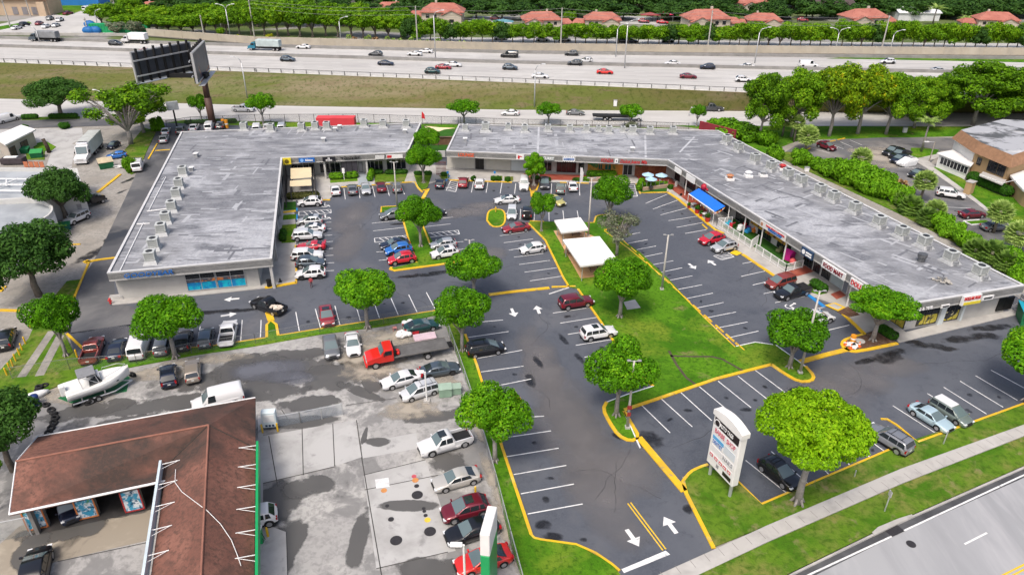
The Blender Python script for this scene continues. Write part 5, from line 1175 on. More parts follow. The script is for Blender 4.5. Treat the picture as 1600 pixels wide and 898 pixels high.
def spreading(seed,mat,n=5200,size=.5,H=11,Rr=7.5,flat=.42,trunk=4.5,bark=M_gbark,lumps=22,low=.3,lump=(.17,.31)):
 """wide layered crown on forking limbs, foliage hanging down to a share `low` of the height"""
 q=random.Random(seed);lobes=[]
 for i in range(lumps):
  a=i*2.399;f=(i+.5)/lumps;rr=math.sqrt(f)*Rr*.82;s=q.uniform(*lump)*Rr;top=H*(1-.3*(rr/Rr)**2.2)
  z=top-s*flat-q.random()**1.4*max(0,top-H*low-2*s*flat)*(.35+.65*f)
  lobes.append((math.cos(a)*rr,math.sin(a)*rr,z,s,s,s*flat*q.uniform(.9,1.5)))
 me=leaves('crown',lobes,n,size,mat,seed,.5,.3)
 t=MB();t.smooth=True;t.tube([(0,0,-.1),(.15,0,trunk*.5),(0,.1,trunk)],.42,9,.26)
 limbs(t,(0,.1,trunk*.9),[(l[0]*.85,l[1]*.85,l[2]-.2)for l in lobes[::2]],.17,.05,q=q)
 return me,t.mesh('trunk',bark),2*Rr*.96,H
def rowtree(seed,mat=L_row,n=2300,size=.52):
 q=random.Random(seed);lobes=[(0,0,3.9,2.5,2.5,2.1)]
 for i in range(9):
  a=i*2.399;lobes.append((math.cos(a)*2.1,math.sin(a)*2.1,2.3+q.uniform(0,3.2),q.uniform(1.1,1.7),q.uniform(1.1,1.7),q.uniform(.8,1.2)))
 me=leaves('crown',lobes,n,size,mat,seed,.6)
 t=MB();t.smooth=True;t.tube([(0,0,-.1),(.05,0,2.0),(0,0,2.8)],.2,7,.13);limbs(t,(0,0,1.6),[(l[0]*.7,l[1]*.7,l[2]-.2)for l in lobes[1::3]],.1,.04,q=q)
 return me,t.mesh('trunk',M_bark),7.2,6.3
def bare(seed,mat,n,H=7,Rr=3.6,trunk=2.2):
 """half bare tree: many grey twigs, few leaves"""
 q=random.Random(seed);t=MB();t.smooth=True;t.tube([(0,0,-.1),(.1,0,trunk*.6),(0,.05,trunk)],.3,8,.2);tips=[]
 for i in range(14):
  a=i*2.399;rr=Rr*q.uniform(.3,.95);tp=Vector((math.cos(a)*rr,math.sin(a)*rr,H*q.uniform(.62,.98)));tips.append(tp)
  m=Vector((0,0,trunk)).lerp(tp,.5)+Vector((0,0,.4));t.tube([(0,0,trunk*.85),m,tp],.13,6,.04,cap=False)
 tw=MB()
 for tp in tips:
  for j in range(60):
   s=Vector((0,0,trunk)).lerp(tp,q.uniform(.45,1));e=s+Vector((q.gauss(0,.8),q.gauss(0,.8),q.gauss(.35,.55)));w=q.uniform(.02,.045);n_=Vector((q.gauss(0,1),q.gauss(0,1),q.gauss(0,1))).normalized()*w
   tw.add([s-n_,s+n_,e],[(0,1,2)])
 lobes=[(p.x,p.y,p.z-.2,1.15,1.15,.8)for p in tips]
 return leaves('crown',lobes,n,.36,mat,seed,.3),t.mesh('trunk',M_gbark),2*Rr,H,tw.mesh('twigs',M_twig)
def fanpalm(seed,mat=L_palm,n=52,H=5.5,skirt=True,rad=1.9,trunk_r=.2):
 q=random.Random(seed);c=MB()
 for i in range(n):
  z=1-1.75*(i+.5)/n;a=i*2.399;rr=math.sqrt(max(0,1-z*z));dirv_=Vector((math.cos(a)*rr,math.sin(a)*rr,z));o=Vector((0,0,H));hub=o+dirv_*rad*.5
  side=dirv_.cross(Vector((0,0,1)));side=side.normalized()if side.length>.05 else Vector((1,0,0));upv=side.cross(dirv_)
  c.add([o,hub+side*.015,hub-side*.015],[(0,1,2)])
  m=13
  for k in range(m):
   t=(k/(m-1)-.5)*2.9;e=hub+(dirv_*math.cos(t)+side*math.sin(t))*rad*.62*q.uniform(.85,1.1)-Vector((0,0,.3*abs(t)*.5+.12))+upv*.1;w=side*math.cos(t)*.17-dirv_*math.sin(t)*.17
   c.add([hub,hub.lerp(e,.55)+w,e,hub.lerp(e,.55)-w],[(0,1,2,3)])
 t=MB();t.smooth=True;t.tube([(0,0,-.1),(.06,0,H*.5),(0,0,H)],trunk_r*1.15,9,trunk_r)
 return c.mesh('crown',mat),t.mesh('trunk',M_pbark),2*rad*1.1,H+rad*.95
def featherpalm(seed,mat=L_palm,n=16,H=8,rad=2.7):
 q=random.Random(seed);c=MB()
 for i in range(n):
  a=i*2.399;el=q.uniform(-.1,1.1);d0=Vector((math.cos(a)*math.cos(el),math.sin(a)*math.cos(el),math.sin(el)));side=Vector((-math.sin(a),math.cos(a),0));P=[]
  for k in range(9):s=k/8;P.append(Vector((0,0,H))+d0*rad*s-Vector((0,0,1.25*s*s)))
  for k in range(1,9):
   for sg in(-1,1):
    L=rad*.3*math.sin(math.pi*min(.95,.15+k/9));e=P[k]+side*sg*L-Vector((0,0,L*.45))+d0*.2;c.add([P[k-1],P[k],e],[(0,1,2)])
 t=MB();t.smooth=True;t.tube([(0,0,-.1),(.12,0,H*.5),(0,0,H)],.2,8,.12)
 return c.mesh('crown',mat),t.mesh('trunk',M_gbark),2*rad*.95,H+1.3
def bush(seed,mat=L_bush,n=2600,size=.34,R_=2.0,rz=1.2):
 q=random.Random(seed);lobes=[(0,0,rz*.7,R_*.75,R_*.75,rz*.8)]
 for i in range(9):a=i*2.399;lobes.append((math.cos(a)*R_*.62,math.sin(a)*R_*.62,q.uniform(.35,1.05)*rz,R_*q.uniform(.3,.48),R_*q.uniform(.3,.48),rz*q.uniform(.35,.55)))
 t=MB();t.smooth=True
 for k in range(4):a=k*1.57+.3;t.tube([(0,0,-.05),(math.cos(a)*.5,math.sin(a)*.5,rz*.9)],.06,5,.03)
 return leaves('foliage',lobes,n,size,mat,seed,.6),t.mesh('stem',M_bark),2*R_,rz*1.65
KIND={}
for i in range(3):KIND['ficus%d'%i]=ficus(11+i,15+2*i,(.74,.66,.8)[i])
KIND['flatfic']=ficus(31,20,.5,n=13000,trunk=3.2,low=-.2);KIND['flatfic2']=ficus(33,17,.55,n=13000,trunk=3.2,low=-.2);KIND['dome']=ficus(41,40,.62,n=17000,size=.22,trunk=3.2,low=-.15,lump=(.16,.32),lz=.55,far=.95)
KIND['bright']=ficus(51,64,.58,n=34000,size=.19,trunk=3.1,low=-.12,lump=(.13,.3),lz=.5,far=1.0,mat=leaf_mat('bright_leaves',(0.05,0.14,0.004),(0.25,0.5,0.008),(0.36,0.58,0.016),.36))
KIND['loll']=ficus(61,12,.62,n=5000,size=.36,trunk=3.0);KIND['column']=ficus(65,14,1.25,n=8000,size=.24,trunk=1.0,R_=1.9,low=-.75)
KIND['oak']=spreading(71,L_oak,15000,.32,8,4.6,.62,2.6,M_bark,34,.36,(.24,.36));KIND['oak2']=spreading(72,L_oak,15000,.32,8,4.6,.62,2.6,M_bark,34,.28,(.24,.36))
KIND['big0']=spreading(81,L_row,17000,.46,12.5,6.6,.6,4,lumps=44,low=.24);KIND['big1']=spreading(82,L_gold,17000,.46,12.5,6.4,.6,4,lumps=44,low=.26);KIND['big2']=spreading(83,L_row,17000,.46,13,7.6,.5,4,lumps=44,low=.26)
for i in range(4):KIND['row%d'%i]=rowtree(91+i)
for i in range(3):KIND['dark%d'%i]=rowtree(101+i,L_far,2100,.6)
for i in range(2):KIND['tall%d'%i]=ficus(111+i,22,1.0,n=3600,size=.5,trunk=2.2,mat=L_row,bark=M_bark,low=-.6,lump=(.22,.4))
KIND['greytree']=rowtree(121,L_grey,1700,.55)
KIND['bare0']=bare(131,L_grey,1500);KIND['bare1']=bare(132,L_row,4600,8,5,2.4)
KIND['fan0']=fanpalm(141);KIND['fan1']=fanpalm(142,L_dpalm,44,2.6);KIND['fan2']=fanpalm(143,L_palm,40,7.5,rad=1.7);KIND['deadpalm']=fanpalm(144,L_dead,20,2.8,rad=1.3)
KIND['slim']=fanpalm(145,L_palm,16,6.5,rad=1.3,trunk_r=.16);KIND['slimdead']=fanpalm(146,L_dead,14,6.2,rad=1.1,trunk_r=.16)
KIND['feather']=featherpalm(151)
for i in range(3):KIND['bush%d'%i]=bush(161+i)
KIND['dbush']=bush(171,L_hedge,1800,.26,1.0,.8);KIND['ybush']=bush(172,leaf_mat('yellow_leaves',(0.15,0.2,0.01),(0.5,0.5,0.02),None,.3),1200,.4,1.6,1.6)
PH=dict(fan0=5.5,fan1=2.6,fan2=7.5,deadpalm=2.8,slim=6.5,slimdead=6.2,feather=8)
def plant(kind,bx,by,topy,wpx,label,name='tree',cat='tree',group=None,z=0.0,rz=None,sx=1.0):
 """a plant standing at a measured base, as tall and wide as measured"""
 K=KIND[kind];P=G(bx,by,z);depth=(P-Vector((0,0,CAM_H))).dot(_F)
 Wd=wpx*depth/F_PX;H=zat(bx,topy,P)-z
 o=empty(name,P,rng.uniform(0,6.28)if rz is None else rz,label,cat,group)
 s=Wd/K[2];palm=kind[:3]in('fan','sli','fea','dea');hub=palm and max(.35,H-(K[3]-PH[kind])*s)
 if not palm:o.scale=(s,s,max(.25*s,H/K[3]))
 for nm,me in((K[0].name.split('.')[0],K[0]),(K[1].name.split('.')[0],K[1]))+((('twigs',K[4]),)if len(K)>4 else()):
  c=bpy.data.objects.new(nm,me);COL.objects.link(c);set_parent(c,o)
  if palm:c.scale=(s,s,hub/PH[kind])if nm=='trunk' else(s,s,s);c.location.z=0 if nm=='trunk' else hub-PH[kind]*s
 return o
gp_='clipped shade trees of the car park'
for a in[('flatfic',575,513,431,87,'broad flat topped shade tree beside the red parked car, lower left rows'),('ficus1',104,557,457,70,'bright clipped tree on the verge by the yellow bollards at the left'),('flatfic2',275,559,466,92,'wide flat topped tree rising between the row of vans and cars at the left'),
('ficus0',657.5,386,308,60,'forked grey trunk tree on the narrow middle island'),('ficus1',741,466,391,75,'clipped tree where the main drive meets the upper lot'),('ficus2',723,549,452,78,'round clipped tree at the top of the fence line, above the black minivan'),
('ficus0',773,722,607,98,'large clipped tree at the lower fence line beside the white pickup'),('ficus1',963,650,541,97,'clipped tree next to the lamp pole at the lower tip of the central lawn'),('ficus2',968,496,406,82,'clipped tree in the middle of the central lawn below the white shelters'),
('ficus0',951,352,275,57,'bright clipped tree at the top right end of the central lawn'),('ficus2',1233,575,486,92,'clipped tree beside the lamp pole at the right tip of the central lawn'),('dome',1363,533,449,96,'dome shaped tree on the mulch island at the shop corner'),
('bright',1246,786,615,150,'largest bright green tree, at the front kerb over the black car'),('flatfic',1603,628,523,110,'bright tree cut by the right edge of the picture'),('ficus0',662,287,227,47,'clipped tree in front of the gap between the two buildings'),('column',834,291,237,32,'narrow egg shaped tree in front of the middle fascia'),
('ficus2',668,249,201,42,'leafy tree inside the courtyard between the two buildings')]:
 plant(*a,group=gp_)
for a in[('loll',725,194,157,46,'small round tree behind the middle roof, nearest the courtyard'),('loll',857,195,161,38,'small round tree behind the middle roof, left of the dark car on the road'),('loll',984,201,163,34,'small round tree behind the roof beside the flatbed truck'),('loll',1088,198,164,23,'small round tree near the red wall behind the bend'),
('loll',412,196,146,40,'small round tree behind the left roof by the frontage road'),('loll',316,192,147,30,'small thin tree beside the billboard post')]:
 plant(*a,group='small trees along the frontage fence')
o=plant('loll',846,362,302,40,'young thin tree with two leafy heads beside the black jeep');
plant('bare0',963,400,334,66,'half bare grey tree right of the white shelters');plant('bare1',205,226,138,130,'huge half bare tree behind the tyre shop alley')
plant('big0',225,208,132,85,'leafy green tree behind the huge half bare one');plant('oak',97,184,119,82,'round dark green tree by the frontage road at the left');plant('oak',104,346,259,84,'dark oak leaning in front of the white building');plant('oak2',62,462,340,124,'big dark oak at the left edge over the gravel drive')
plant('oak',22,735,596,122,'dark leafy tree at the left edge above the tyre pile');plant('dome',-8,800,705,60,'light green tree cut by the left edge beside the station roof')
for a in[('big0',1186,222,108,70,'first big tree left of the palm clump behind the right wing'),('big2',1236,214,104,84,'big dense tree standing over the palm clump'),('big1',1295,213,94,88,'big golden green tree, left of the two golden ones'),('big1',1340,209,98,92,'big golden green tree, right of the two golden ones'),('big0',1384,210,108,84,'big tree right of the golden pair with a slanting trunk'),('big2',1428,200,116,80,'darker big tree left of the widest crown at the frontage road'),
('big2',1520,196,92,128,'widest flat crowned tree behind the apartment house'),('big0',1599,193,97,95,'big tree cut by the right edge behind the apartment house'),('big0',1462,192,112,60,'slim big tree just left of the widest crown'),('big0',1567,188,110,70,'big tree between widest crown and the edge tree')]:
 plant(*a,group='big trees along the frontage road')
for a in[('fan0',1222,213,176,26,'fan palm, leftmost of the clump behind the right wing'),('fan0',1240,222,178,28,'fan palm, middle of the clump behind the right wing'),('fan0',1258,236,194,36,'fan palm, nearest of the clump behind the right wing'),('fan0',1341,268,229,36,'fan palm rising alone from the bushes beside the dirt turning area'),('deadpalm',1404,306,278,22,'dead brown fan palm among the green bushes'),('fan0',1437,314,264,38,'fan palm with a clear trunk in front of the dark car'),('fan0',1456,346,310,38,'yellowish fan palm left of the dirt edge'),('fan0',1552,364,309,42,'fan palm beside the maroon car'),('fan0',1584,392,341,48,'fan palm at the right edge over the grey lot'),
('fan1',1420,334,303,40,'low dark fan palm below the dead palm'),('fan1',1446,352,322,36,'low dark fan palm beside the yellowish one'),('fan1',1520,404,370,42,'low dark fan palm, left one of the cluster near the last roof unit'),('fan1',1545,412,372,46,'low dark fan palm, middle one of the cluster near the last roof unit'),('fan1',1566,424,388,42,'low dark fan palm, right one of the cluster near the last roof unit'),('fan1',1408,322,296,30,'low palm tucked in the bushes behind the dead palm')]:
 plant(*a,name='fan_palm',cat='palm tree',group='fan palms behind the right wing')
plant('feather',1439,238,178,44,'tall slender feather palm by the dark lot behind the trees','feather_palm','palm tree')
k=0
for x,y,w,t in[(1215,246,24,22),(1255,254,26,24),(1283,262,26,18),(1303,272,34,28),(1322,280,38,34),(1345,287,42,38),(1366,297,44,36),(1386,306,38,30),(1338,272,34,26),(1360,280,32,26),(1384,290,34,26),(1412,314,34,28),(1424,326,30,24),(1470,352,34,24),(1490,366,36,24),(1512,382,34,26),(1572,408,38,28),(1592,424,40,34),(1600,440,36,30),(1480,362,26,16),(1536,398,30,22)]:
 plant('bush%d'%(k%3),x-5,y+3,y-t,w*1.2,'leafy green bush, %s counting from the bend along the back of the right wing'%ord_(k)if k<20 else 'leafy green bush between the low dark palms','bush','bush','bushes behind the right wing');k+=1
for a in[('bush0',1142,212,186,60,'big light green bush at the end of the red wall'),('bush1',1120,206,184,34,'smaller green bush behind the red wall'),('bush2',1172,220,196,40,'dark shrub mass right of the red wall'),('bush0',1196,226,200,34,'green bush left of the fan palm clump'),('bush1',205,268,243,22,'bright green bush beside the white ladder van'),('bush2',247,204,180,22,'green bush below the half bare tree')]:plant(*a,name='bush',cat='bush')
for a in[('dbush',40,204,194,14,'small round dark shrub in front of the beige hall'),('dbush',102,201,190,16,'dark shrub in the white paved island at the left'),('greytree',985,205,190,22,'ivy covered shrub at the fence beside the flatbed')]:plant(*a,name='shrub',cat='shrub')
# hedges: clipped rows of leaves
def hedge(A,B,w,h,label,mat=L_hedge,n=None,z=Z_KERB,group='clipped hedges'):
 A,B=Vector(A),Vector(B);L=(B-A).length;c=(A+B)/2;r0=empty('hedge',(c.x,c.y,z),math.atan2(B.y-A.y,B.x-A.x),label,'hedge',group)
 r=np.random.default_rng(int(abs(c.x*31+c.y*7))+5);n=n or int(520*(L*w+2*L*h+w*h))//4
 lob=[(x,0,h*.5,.55*w,.5*w,h*.52)for x in np.linspace(-L/2+w*.4,L/2-w*.4,max(2,int(L/(w*.5))))]
 me=leaves('foliage',lob,n,.26,mat,int(r.integers(1e6)),.75);o=bpy.data.objects.new('foliage',me);COL.objects.link(o);set_parent(o,r0)
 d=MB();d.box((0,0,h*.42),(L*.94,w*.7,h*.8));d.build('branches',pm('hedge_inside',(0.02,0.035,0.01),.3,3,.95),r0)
for x0,y0,x1,y1,w_,h_,lb,mt in[(516,281,537,280,1.6,1.3,'bright clipped hedge, left half beside the blue walkway',L_bush),(541,280,559,278,1.6,1.3,'bright clipped hedge, right half beside the blue walkway',L_bush),(578,285,581,272,1.3,1.3,'bright hedge at the right side of the blue walkway',L_bush),(584,273,598,272,1.2,.9,'dark low hedge in front of the left dark shop window',L_hedge),(603,273,636,272,1.2,.9,'long dark low hedge below the lamp pole',L_hedge),(494,262,505,261,1.5,1.6,'tall bright bush hedge beside the beige sun sails',L_bush),(648,274,660,274,1,.8,'dark hedge left of the tree at the gap',L_hedge),(664,274,674,274,1,.8,'dark hedge right of the tree at the gap',L_hedge),(690,276,700,275.5,1,.8,'dark hedge behind the dark accessible bay car',L_hedge),
(1268,446,1288,459,1.6,1.2,'dark green hedge beside the black pickup',L_hedge),(1372,517,1398,533,1.6,1.1,'dark clipped hedge on the mulch island at the shop corner',L_hedge),(1513,282,1576,309,2.5,2.0,'tall dark hedge below the apartment balcony',L_hedge),(443,345+20,442,379,1.2,1.0,'dark hedge along the left shop wall by the parked cars',L_hedge),(449,312,498,309,1.6,1.2,'brown and green hedge in front of the sun sails',leaf_mat('brown_hedge',(0.06,0.06,0.02),(0.16,0.17,0.05),None,.2)),(830,281,842,281,1.1,.8,'hedge at the foot of the egg shaped tree',L_hedge),(852,284,860,284,.9,.8,'small hedge clump left of the red paving',L_hedge),
(997,300,1003,288,1.3,1.4,'dark bushy hedge at the left end of the terrace',L_bush),(895,284,906,284,.9,.7,'small hedge beside the feather flag',L_hedge),(912,283,922,283,.9,.7,'small bright hedge left of the lamp pole',L_bush),(1006,294,1042,291,.9,1.0,'plants along the umbrella terrace front',L_bush),(917,277,962,277,1.2,1.3,'jungle green plants in front of the orange restaurant',L_bush),(36,187,60,186,1.5,1.2,'low hedge at the frontage road, left part',L_hedge),(78,186,122,185,1.5,1.2,'low hedge at the frontage road, right part',L_hedge),(290,195,370,192,1.2,1.0,'long low hedge along the fence right of the billboard',L_hedge)]:
 hedge(G(x0,y0),G(x1,y1),w_,h_,lb,mt)
for i,(x,y)in enumerate([(740,283),(771,283),(779,283),(793,284),(1047,0+296)]):
 plant('dbush',x,y,y-9,9,'small round shrub, %s in the planters before the middle shops'%ord_(i),'shrub','shrub','planter shrubs of the middle shops')
# ---- rows beyond the motorway
LM=[(230,'wall end'),(319,'short utility pole'),(361,'left double lamp'),(397,'light truck pole'),(533,'grove lamp'),(652,'small palms pole'),(724,'lamp behind palms'),(876,'pole between salmon houses'),(963,'short ramp lamp'),(1105,'widest house pole'),(1179,'lamp past the widest house'),(1304,'right double lamp'),(1380,'slanting pole'),(1480,'pale trunked palm')]
cnt={}
def by_mark(px,what):
 m=[l for x,l in LM if x<=px]or['top left corner']
 k=cnt.get((m[-1],what),0);cnt[(m[-1],what)]=k+1
 return '%s, %s right of the %s'%(what,ord_(k),m[-1])
def linterp(x,pts):
 for(a,b),(c,d_)in zip(pts[:-1],pts[1:]):
  if x<=c:return b+(d_-b)*(x-a)/(c-a)
 return pts[-1][1]
q=random.Random(21);x=640
while x<1625:
 by=linterp(x,[(600,66),(800,67.5),(1000,70),(1200,73),(1400,75.5),(1650,79.5)]);tp=linterp(x,[(600,30),(700,33),(820,39),(1000,41),(1200,39),(1400,34),(1650,38)])+q.uniform(-7,2)
 plant(q.choice(['row0','row1','row2','row3','row0','dark1','tall1']),x,by+q.uniform(-1,.5),tp,q.uniform(30,37),by_mark(x,'bushy tree behind the noise wall'),group='row of trees behind the noise wall',z=HZ-.3);x+=q.uniform(14.5,17.5)
x=196
while x<650:
 by=linterp(x,[(190,49),(300,53),(400,56),(650,60)]);tp=linterp(x,[(190,18),(260,24),(330,14),(420,4),(520,8),(600,17),(650,24)])+q.uniform(-4,4)
 plant('tall%d'%q.randrange(2),x,by+q.uniform(-1,1),tp,q.uniform(34,44),by_mark(x,'tall leafy tree in the grove front'),group='tall grove behind the noise wall',z=HZ-.3);x+=q.uniform(16,21)
for i in range(16):
 x=205+i*28+q.uniform(-6,6);by=43-i*.2+q.uniform(-2,2)
 plant('tall%d'%q.randrange(2),x,by,linterp(x,[(190,10),(330,4),(420,-6),(650,12)])+q.uniform(-3,3),q.uniform(34,42),by_mark(x,'tall tree in the grove rear'),group='tall grove behind the noise wall',z=HZ-.3)
for a in[('tall0',160,40,4,38,'light green tree left of the green container'),('tall1',185,44,2,40,'bright tree behind the green container'),('tall0',208,36,-6,40,'green tree at the top edge above the container'),('greytree',184,54,34,30,'greyish shrub tree in front of the green container, left one'),('greytree',213,55,33,32,'greyish shrub tree in front of the green container, right one'),('ybush',421,62,52,14,'small bright yellow tree by the light truck'),('row1',346,59,43,14,'little green tree before the noise wall near the double lamp'),('ybush',369,61,54,12,'small yellow green bush before the noise wall')]:plant(*a,z=HZ-.3)
for i in range(84):
 x=-20+i*20+q.uniform(-10,10);row=i%2
 if x<190:continue
 by=30-row*14+q.uniform(-3,3);plant('dark%d'%q.randrange(3),x,by,by-q.uniform(26,34),q.uniform(46,60),by_mark(x,'dark tree behind salmon houses' if row==0 else 'dark tree near the top edge'),group='dark trees around the houses',z=HZ-.3)
for i in range(72):
 x=620+i*14+q.uniform(-8,8);by=q.choice([27,16,8])+q.uniform(-4,4)
 hit=any(abs(x-hx)<30 and by>18 for hx in(845,940,1100,1190,1345,1550,693,990,760))
 if hit:by-=14
 plant(q.choice(['dark0','dark1','dark2','dark0','row0']),x,by,by-q.uniform(22,30),q.uniform(38,52),by_mark(x,'garden tree between the houses'),group='garden trees of the far town',z=HZ-.3)
for i in range(40):
 x=-30+i*42+q.uniform(-10,10);plant('dark%d'%(i%3),x,-8+q.uniform(-4,3),-30,60,by_mark(x,'farthest dark tree at the top'),group='dark trees around the houses',z=HZ-.3)
plant('feather',1457,40,4,36,'pale trunked palm rising above the tree row at the upper right','feather_palm','palm tree',z=HZ-.3);plant('feather',1508,40,22,30,'low spreading palm left of the last salmon house','feather_palm','palm tree',z=HZ-.3);plant('row1',890,44,17,22,'bright green tree between the two salmon houses',z=HZ-.3);plant('row3',1145,44,24,22,'bright round tree right of the widest house',z=HZ-.3);plant('row1',1075,16,-2,30,'light green tree above the widest house',z=HZ-.3)
for i,(x,dd)in enumerate([(546,0),(555,1),(572,0),(577,0),(585,1),(589,1),(606,0),(615,0),(626,0),(643,0),(656,0),(668,0),(685,0),(701,0),(718,0),(725,0)]):
 by=69+(x-546)*.045;plant('slimdead' if dd else 'slim',x,by,by-(13 if x>690 or i%3 else 16),11 if x<720 else 15,by_mark(x,('browned slim palm' if dd else 'slim palm')+' before the noise wall'),'slim_palm','palm tree','slim palms before the noise wall',z=HZ)
# ================================================================== VEHICLES
PAINT={}
def paint(name,col,metal=.0,rough=.28):
 if name not in PAINT:
  PAINT[name]=pm('paint_'+name,col,0,1,rough,metal,coat=.8)
 return PAINT[name]
for nm,c,mt in[('white',(.64,.64,.645),0),('silver',(.5,.51,.52),.35),('pale_silver',(.62,.63,.64),.2),('grey',(.16,.17,.18),.3),('dark_grey',(.06,.064,.07),.3),('black',(.008,.008,.01),.1),('red',(.5,.012,.03),.1),('bright_red',(.6,.02,.015),.05),('maroon',(.16,.012,.025),.3),('dark_red',(.28,.02,.03),.2),('blue',(.02,.15,.5),.25),('navy',(.015,.022,.045),.3),('slate',(.075,.1,.125),.35),('green',(.01,.05,.05),.2),('grey_green',(.17,.21,.19),.25),('pale_blue',(.42,.55,.6),.25),('beige',(.3,.26,.22),.35),('gold',(.5,.45,.16),.25),('light_gold',(.5,.48,.44),.3),('sea',(.03,.2,.3),.2),('steel',(.24,.25,.27),.35),('rust_red',(.25,.045,.035),.25)]:paint(nm,c,mt)
M_cglass=pm('car_glass',(0.02,0.026,0.03),0,1,.04,spec=.9);M_wind=pm('windscreen',(0.11,0.15,0.155),0,1,.05,spec=.9)
M_tyre=pm('tyre_rubber',(0.014,0.014,0.015),.2,6,.85);M_rim=pm('alloy_rim',(0.42,0.42,0.43),.1,6,.35,.6);M_drim=pm('dark_rim',(0.05,0.05,0.055),.1,6,.4,.5)
M_under=pm('dark_underbody',(0.012,0.012,0.013),.1,2,.8);M_lamp=pm('headlamp',(0.66,0.68,0.7),.05,5,.1);M_tail=pm('tail_lamp',(0.35,0.008,0.01),.05,5,.15);M_plate=pm('number_plate',(0.62,0.62,0.58),.05,5,.5)
def interp(pts,x):
 if x<=pts[0][0]:return pts[0][1]
 for(a,b),(c,d_)in zip(pts[:-1],pts[1:]):
  if x<=c:return b+(d_-b)*(x-a)/(c-a)if c>a else d_
 return pts[-1][1]
SPEC={ # length, width, wheelbase, wheel r, deck line (share of length, z), cabin (rear base, roof rear, roof front, screen base), belt, roof, side panes
'sedan':dict(L=4.85,W=1.86,wb=2.84,r=.34,deck=[(-.5,.62),(-.49,.9),(-.46,1.0),(-.36,1.03),(.2,.95),(.32,.9),(.42,.8),(.475,.66),(.5,.5)],cab=(-.42,-.2,.02,.24),zb=.95,zr=1.45,panes=[(-.29,-.07),(-.055,.17)]),
'coupe':dict(L=4.75,W=1.9,wb=2.75,r=.35,deck=[(-.5,.65),(-.485,.98),(-.4,1.02),(-.3,.98),(.15,.93),(.3,.88),(.42,.78),(.475,.64),(.5,.5)],cab=(-.42,-.2,-.03,.18),zb=.94,zr=1.36,panes=[(-.25,-.1),(-.08,.12)]),
'suv':dict(L=4.5,W=1.92,wb=2.7,r=.4,deck=[(-.5,.7),(-.488,1.02),(-.3,1.1),(.22,1.06),(.33,1.0),(.43,.9),(.48,.72),(.5,.55)],cab=(-.48,-.33,.0,.27),zb=1.07,zr=1.7,panes=[(-.38,-.27),(-.24,-.07),(-.055,.18)],clad=1),
'big_suv':dict(L=5.0,W=1.98,wb=2.95,r=.4,deck=[(-.5,.75),(-.49,1.08),(-.3,1.13),(.2,1.1),(.32,1.06),(.44,.96),(.488,.8),(.5,.6)],cab=(-.49,-.42,.03,.22),zb=1.12,zr=1.78,panes=[(-.44,-.28),(-.265,-.08),(-.065,.15)],clad=1),
'minivan':dict(L=5.0,W=1.96,wb=3.0,r=.35,deck=[(-.5,.7),(-.49,1.03),(-.3,1.05),(.28,1.0),(.37,.93),(.45,.8),(.485,.66),(.5,.5)],cab=(-.49,-.43,.06,.33),zb=1.02,zr=1.72,panes=[(-.45,-.26),(-.245,-.06),(-.045,.22)]),
'hatch':dict(L=4.35,W=1.8,wb=2.62,r=.34,deck=[(-.5,.65),(-.49,.97),(-.3,1.0),(.22,.95),(.33,.9),(.43,.79),(.48,.64),(.5,.5)],cab=(-.485,-.33,.0,.26),zb=.97,zr=1.5,panes=[(-.38,-.26),(-.245,-.07),(-.055,.18)]),
'jeep':dict(L=4.2,W=1.87,wb=2.5,r=.42,deck=[(-.49,.8),(-.48,1.15),(.15,1.13),(.42,1.1),(.46,.9),(.47,.6)],cab=(-.47,-.46,.08,.14),zb=1.14,zr=1.84,panes=[(-.44,-.26),(-.24,-.09),(-.07,.09)]),
'van':dict(L=5.7,W=2.05,wb=3.5,r=.36,deck=[(-.5,.8),(-.495,1.15),(.28,1.12),(.38,1.05),(.47,.9),(.5,.58)],cab=(-.495,-.485,.14,.29),zb=1.1,zr=2.12,panes=[(.03,.18)]),
'pickup':dict(L=5.8,W=2.02,wb=3.6,r=.41,deck=[(-.5,.72),(-.49,.74),(-.14,.76),(-.135,1.13),(.2,1.12),(.32,1.08),(.44,1.0),(.49,.82),(.5,.6)],cab=(-.13,-.1,.08,.23),zb=1.13,zr=1.86,panes=[(-.1,.015),(.03,.165)],bed=True),
'pickup_cap':dict(L=5.4,W=1.9,wb=3.2,r=.37,deck=[(-.5,.72),(-.49,1.1),(.2,1.08),(.3,1.06),(.45,.98),(.49,.8),(.5,.6)],cab=(-.49,-.47,.08,.2),zb=1.1,zr=1.75,panes=[(-.44,-.2),(-.06,.14)]),
}
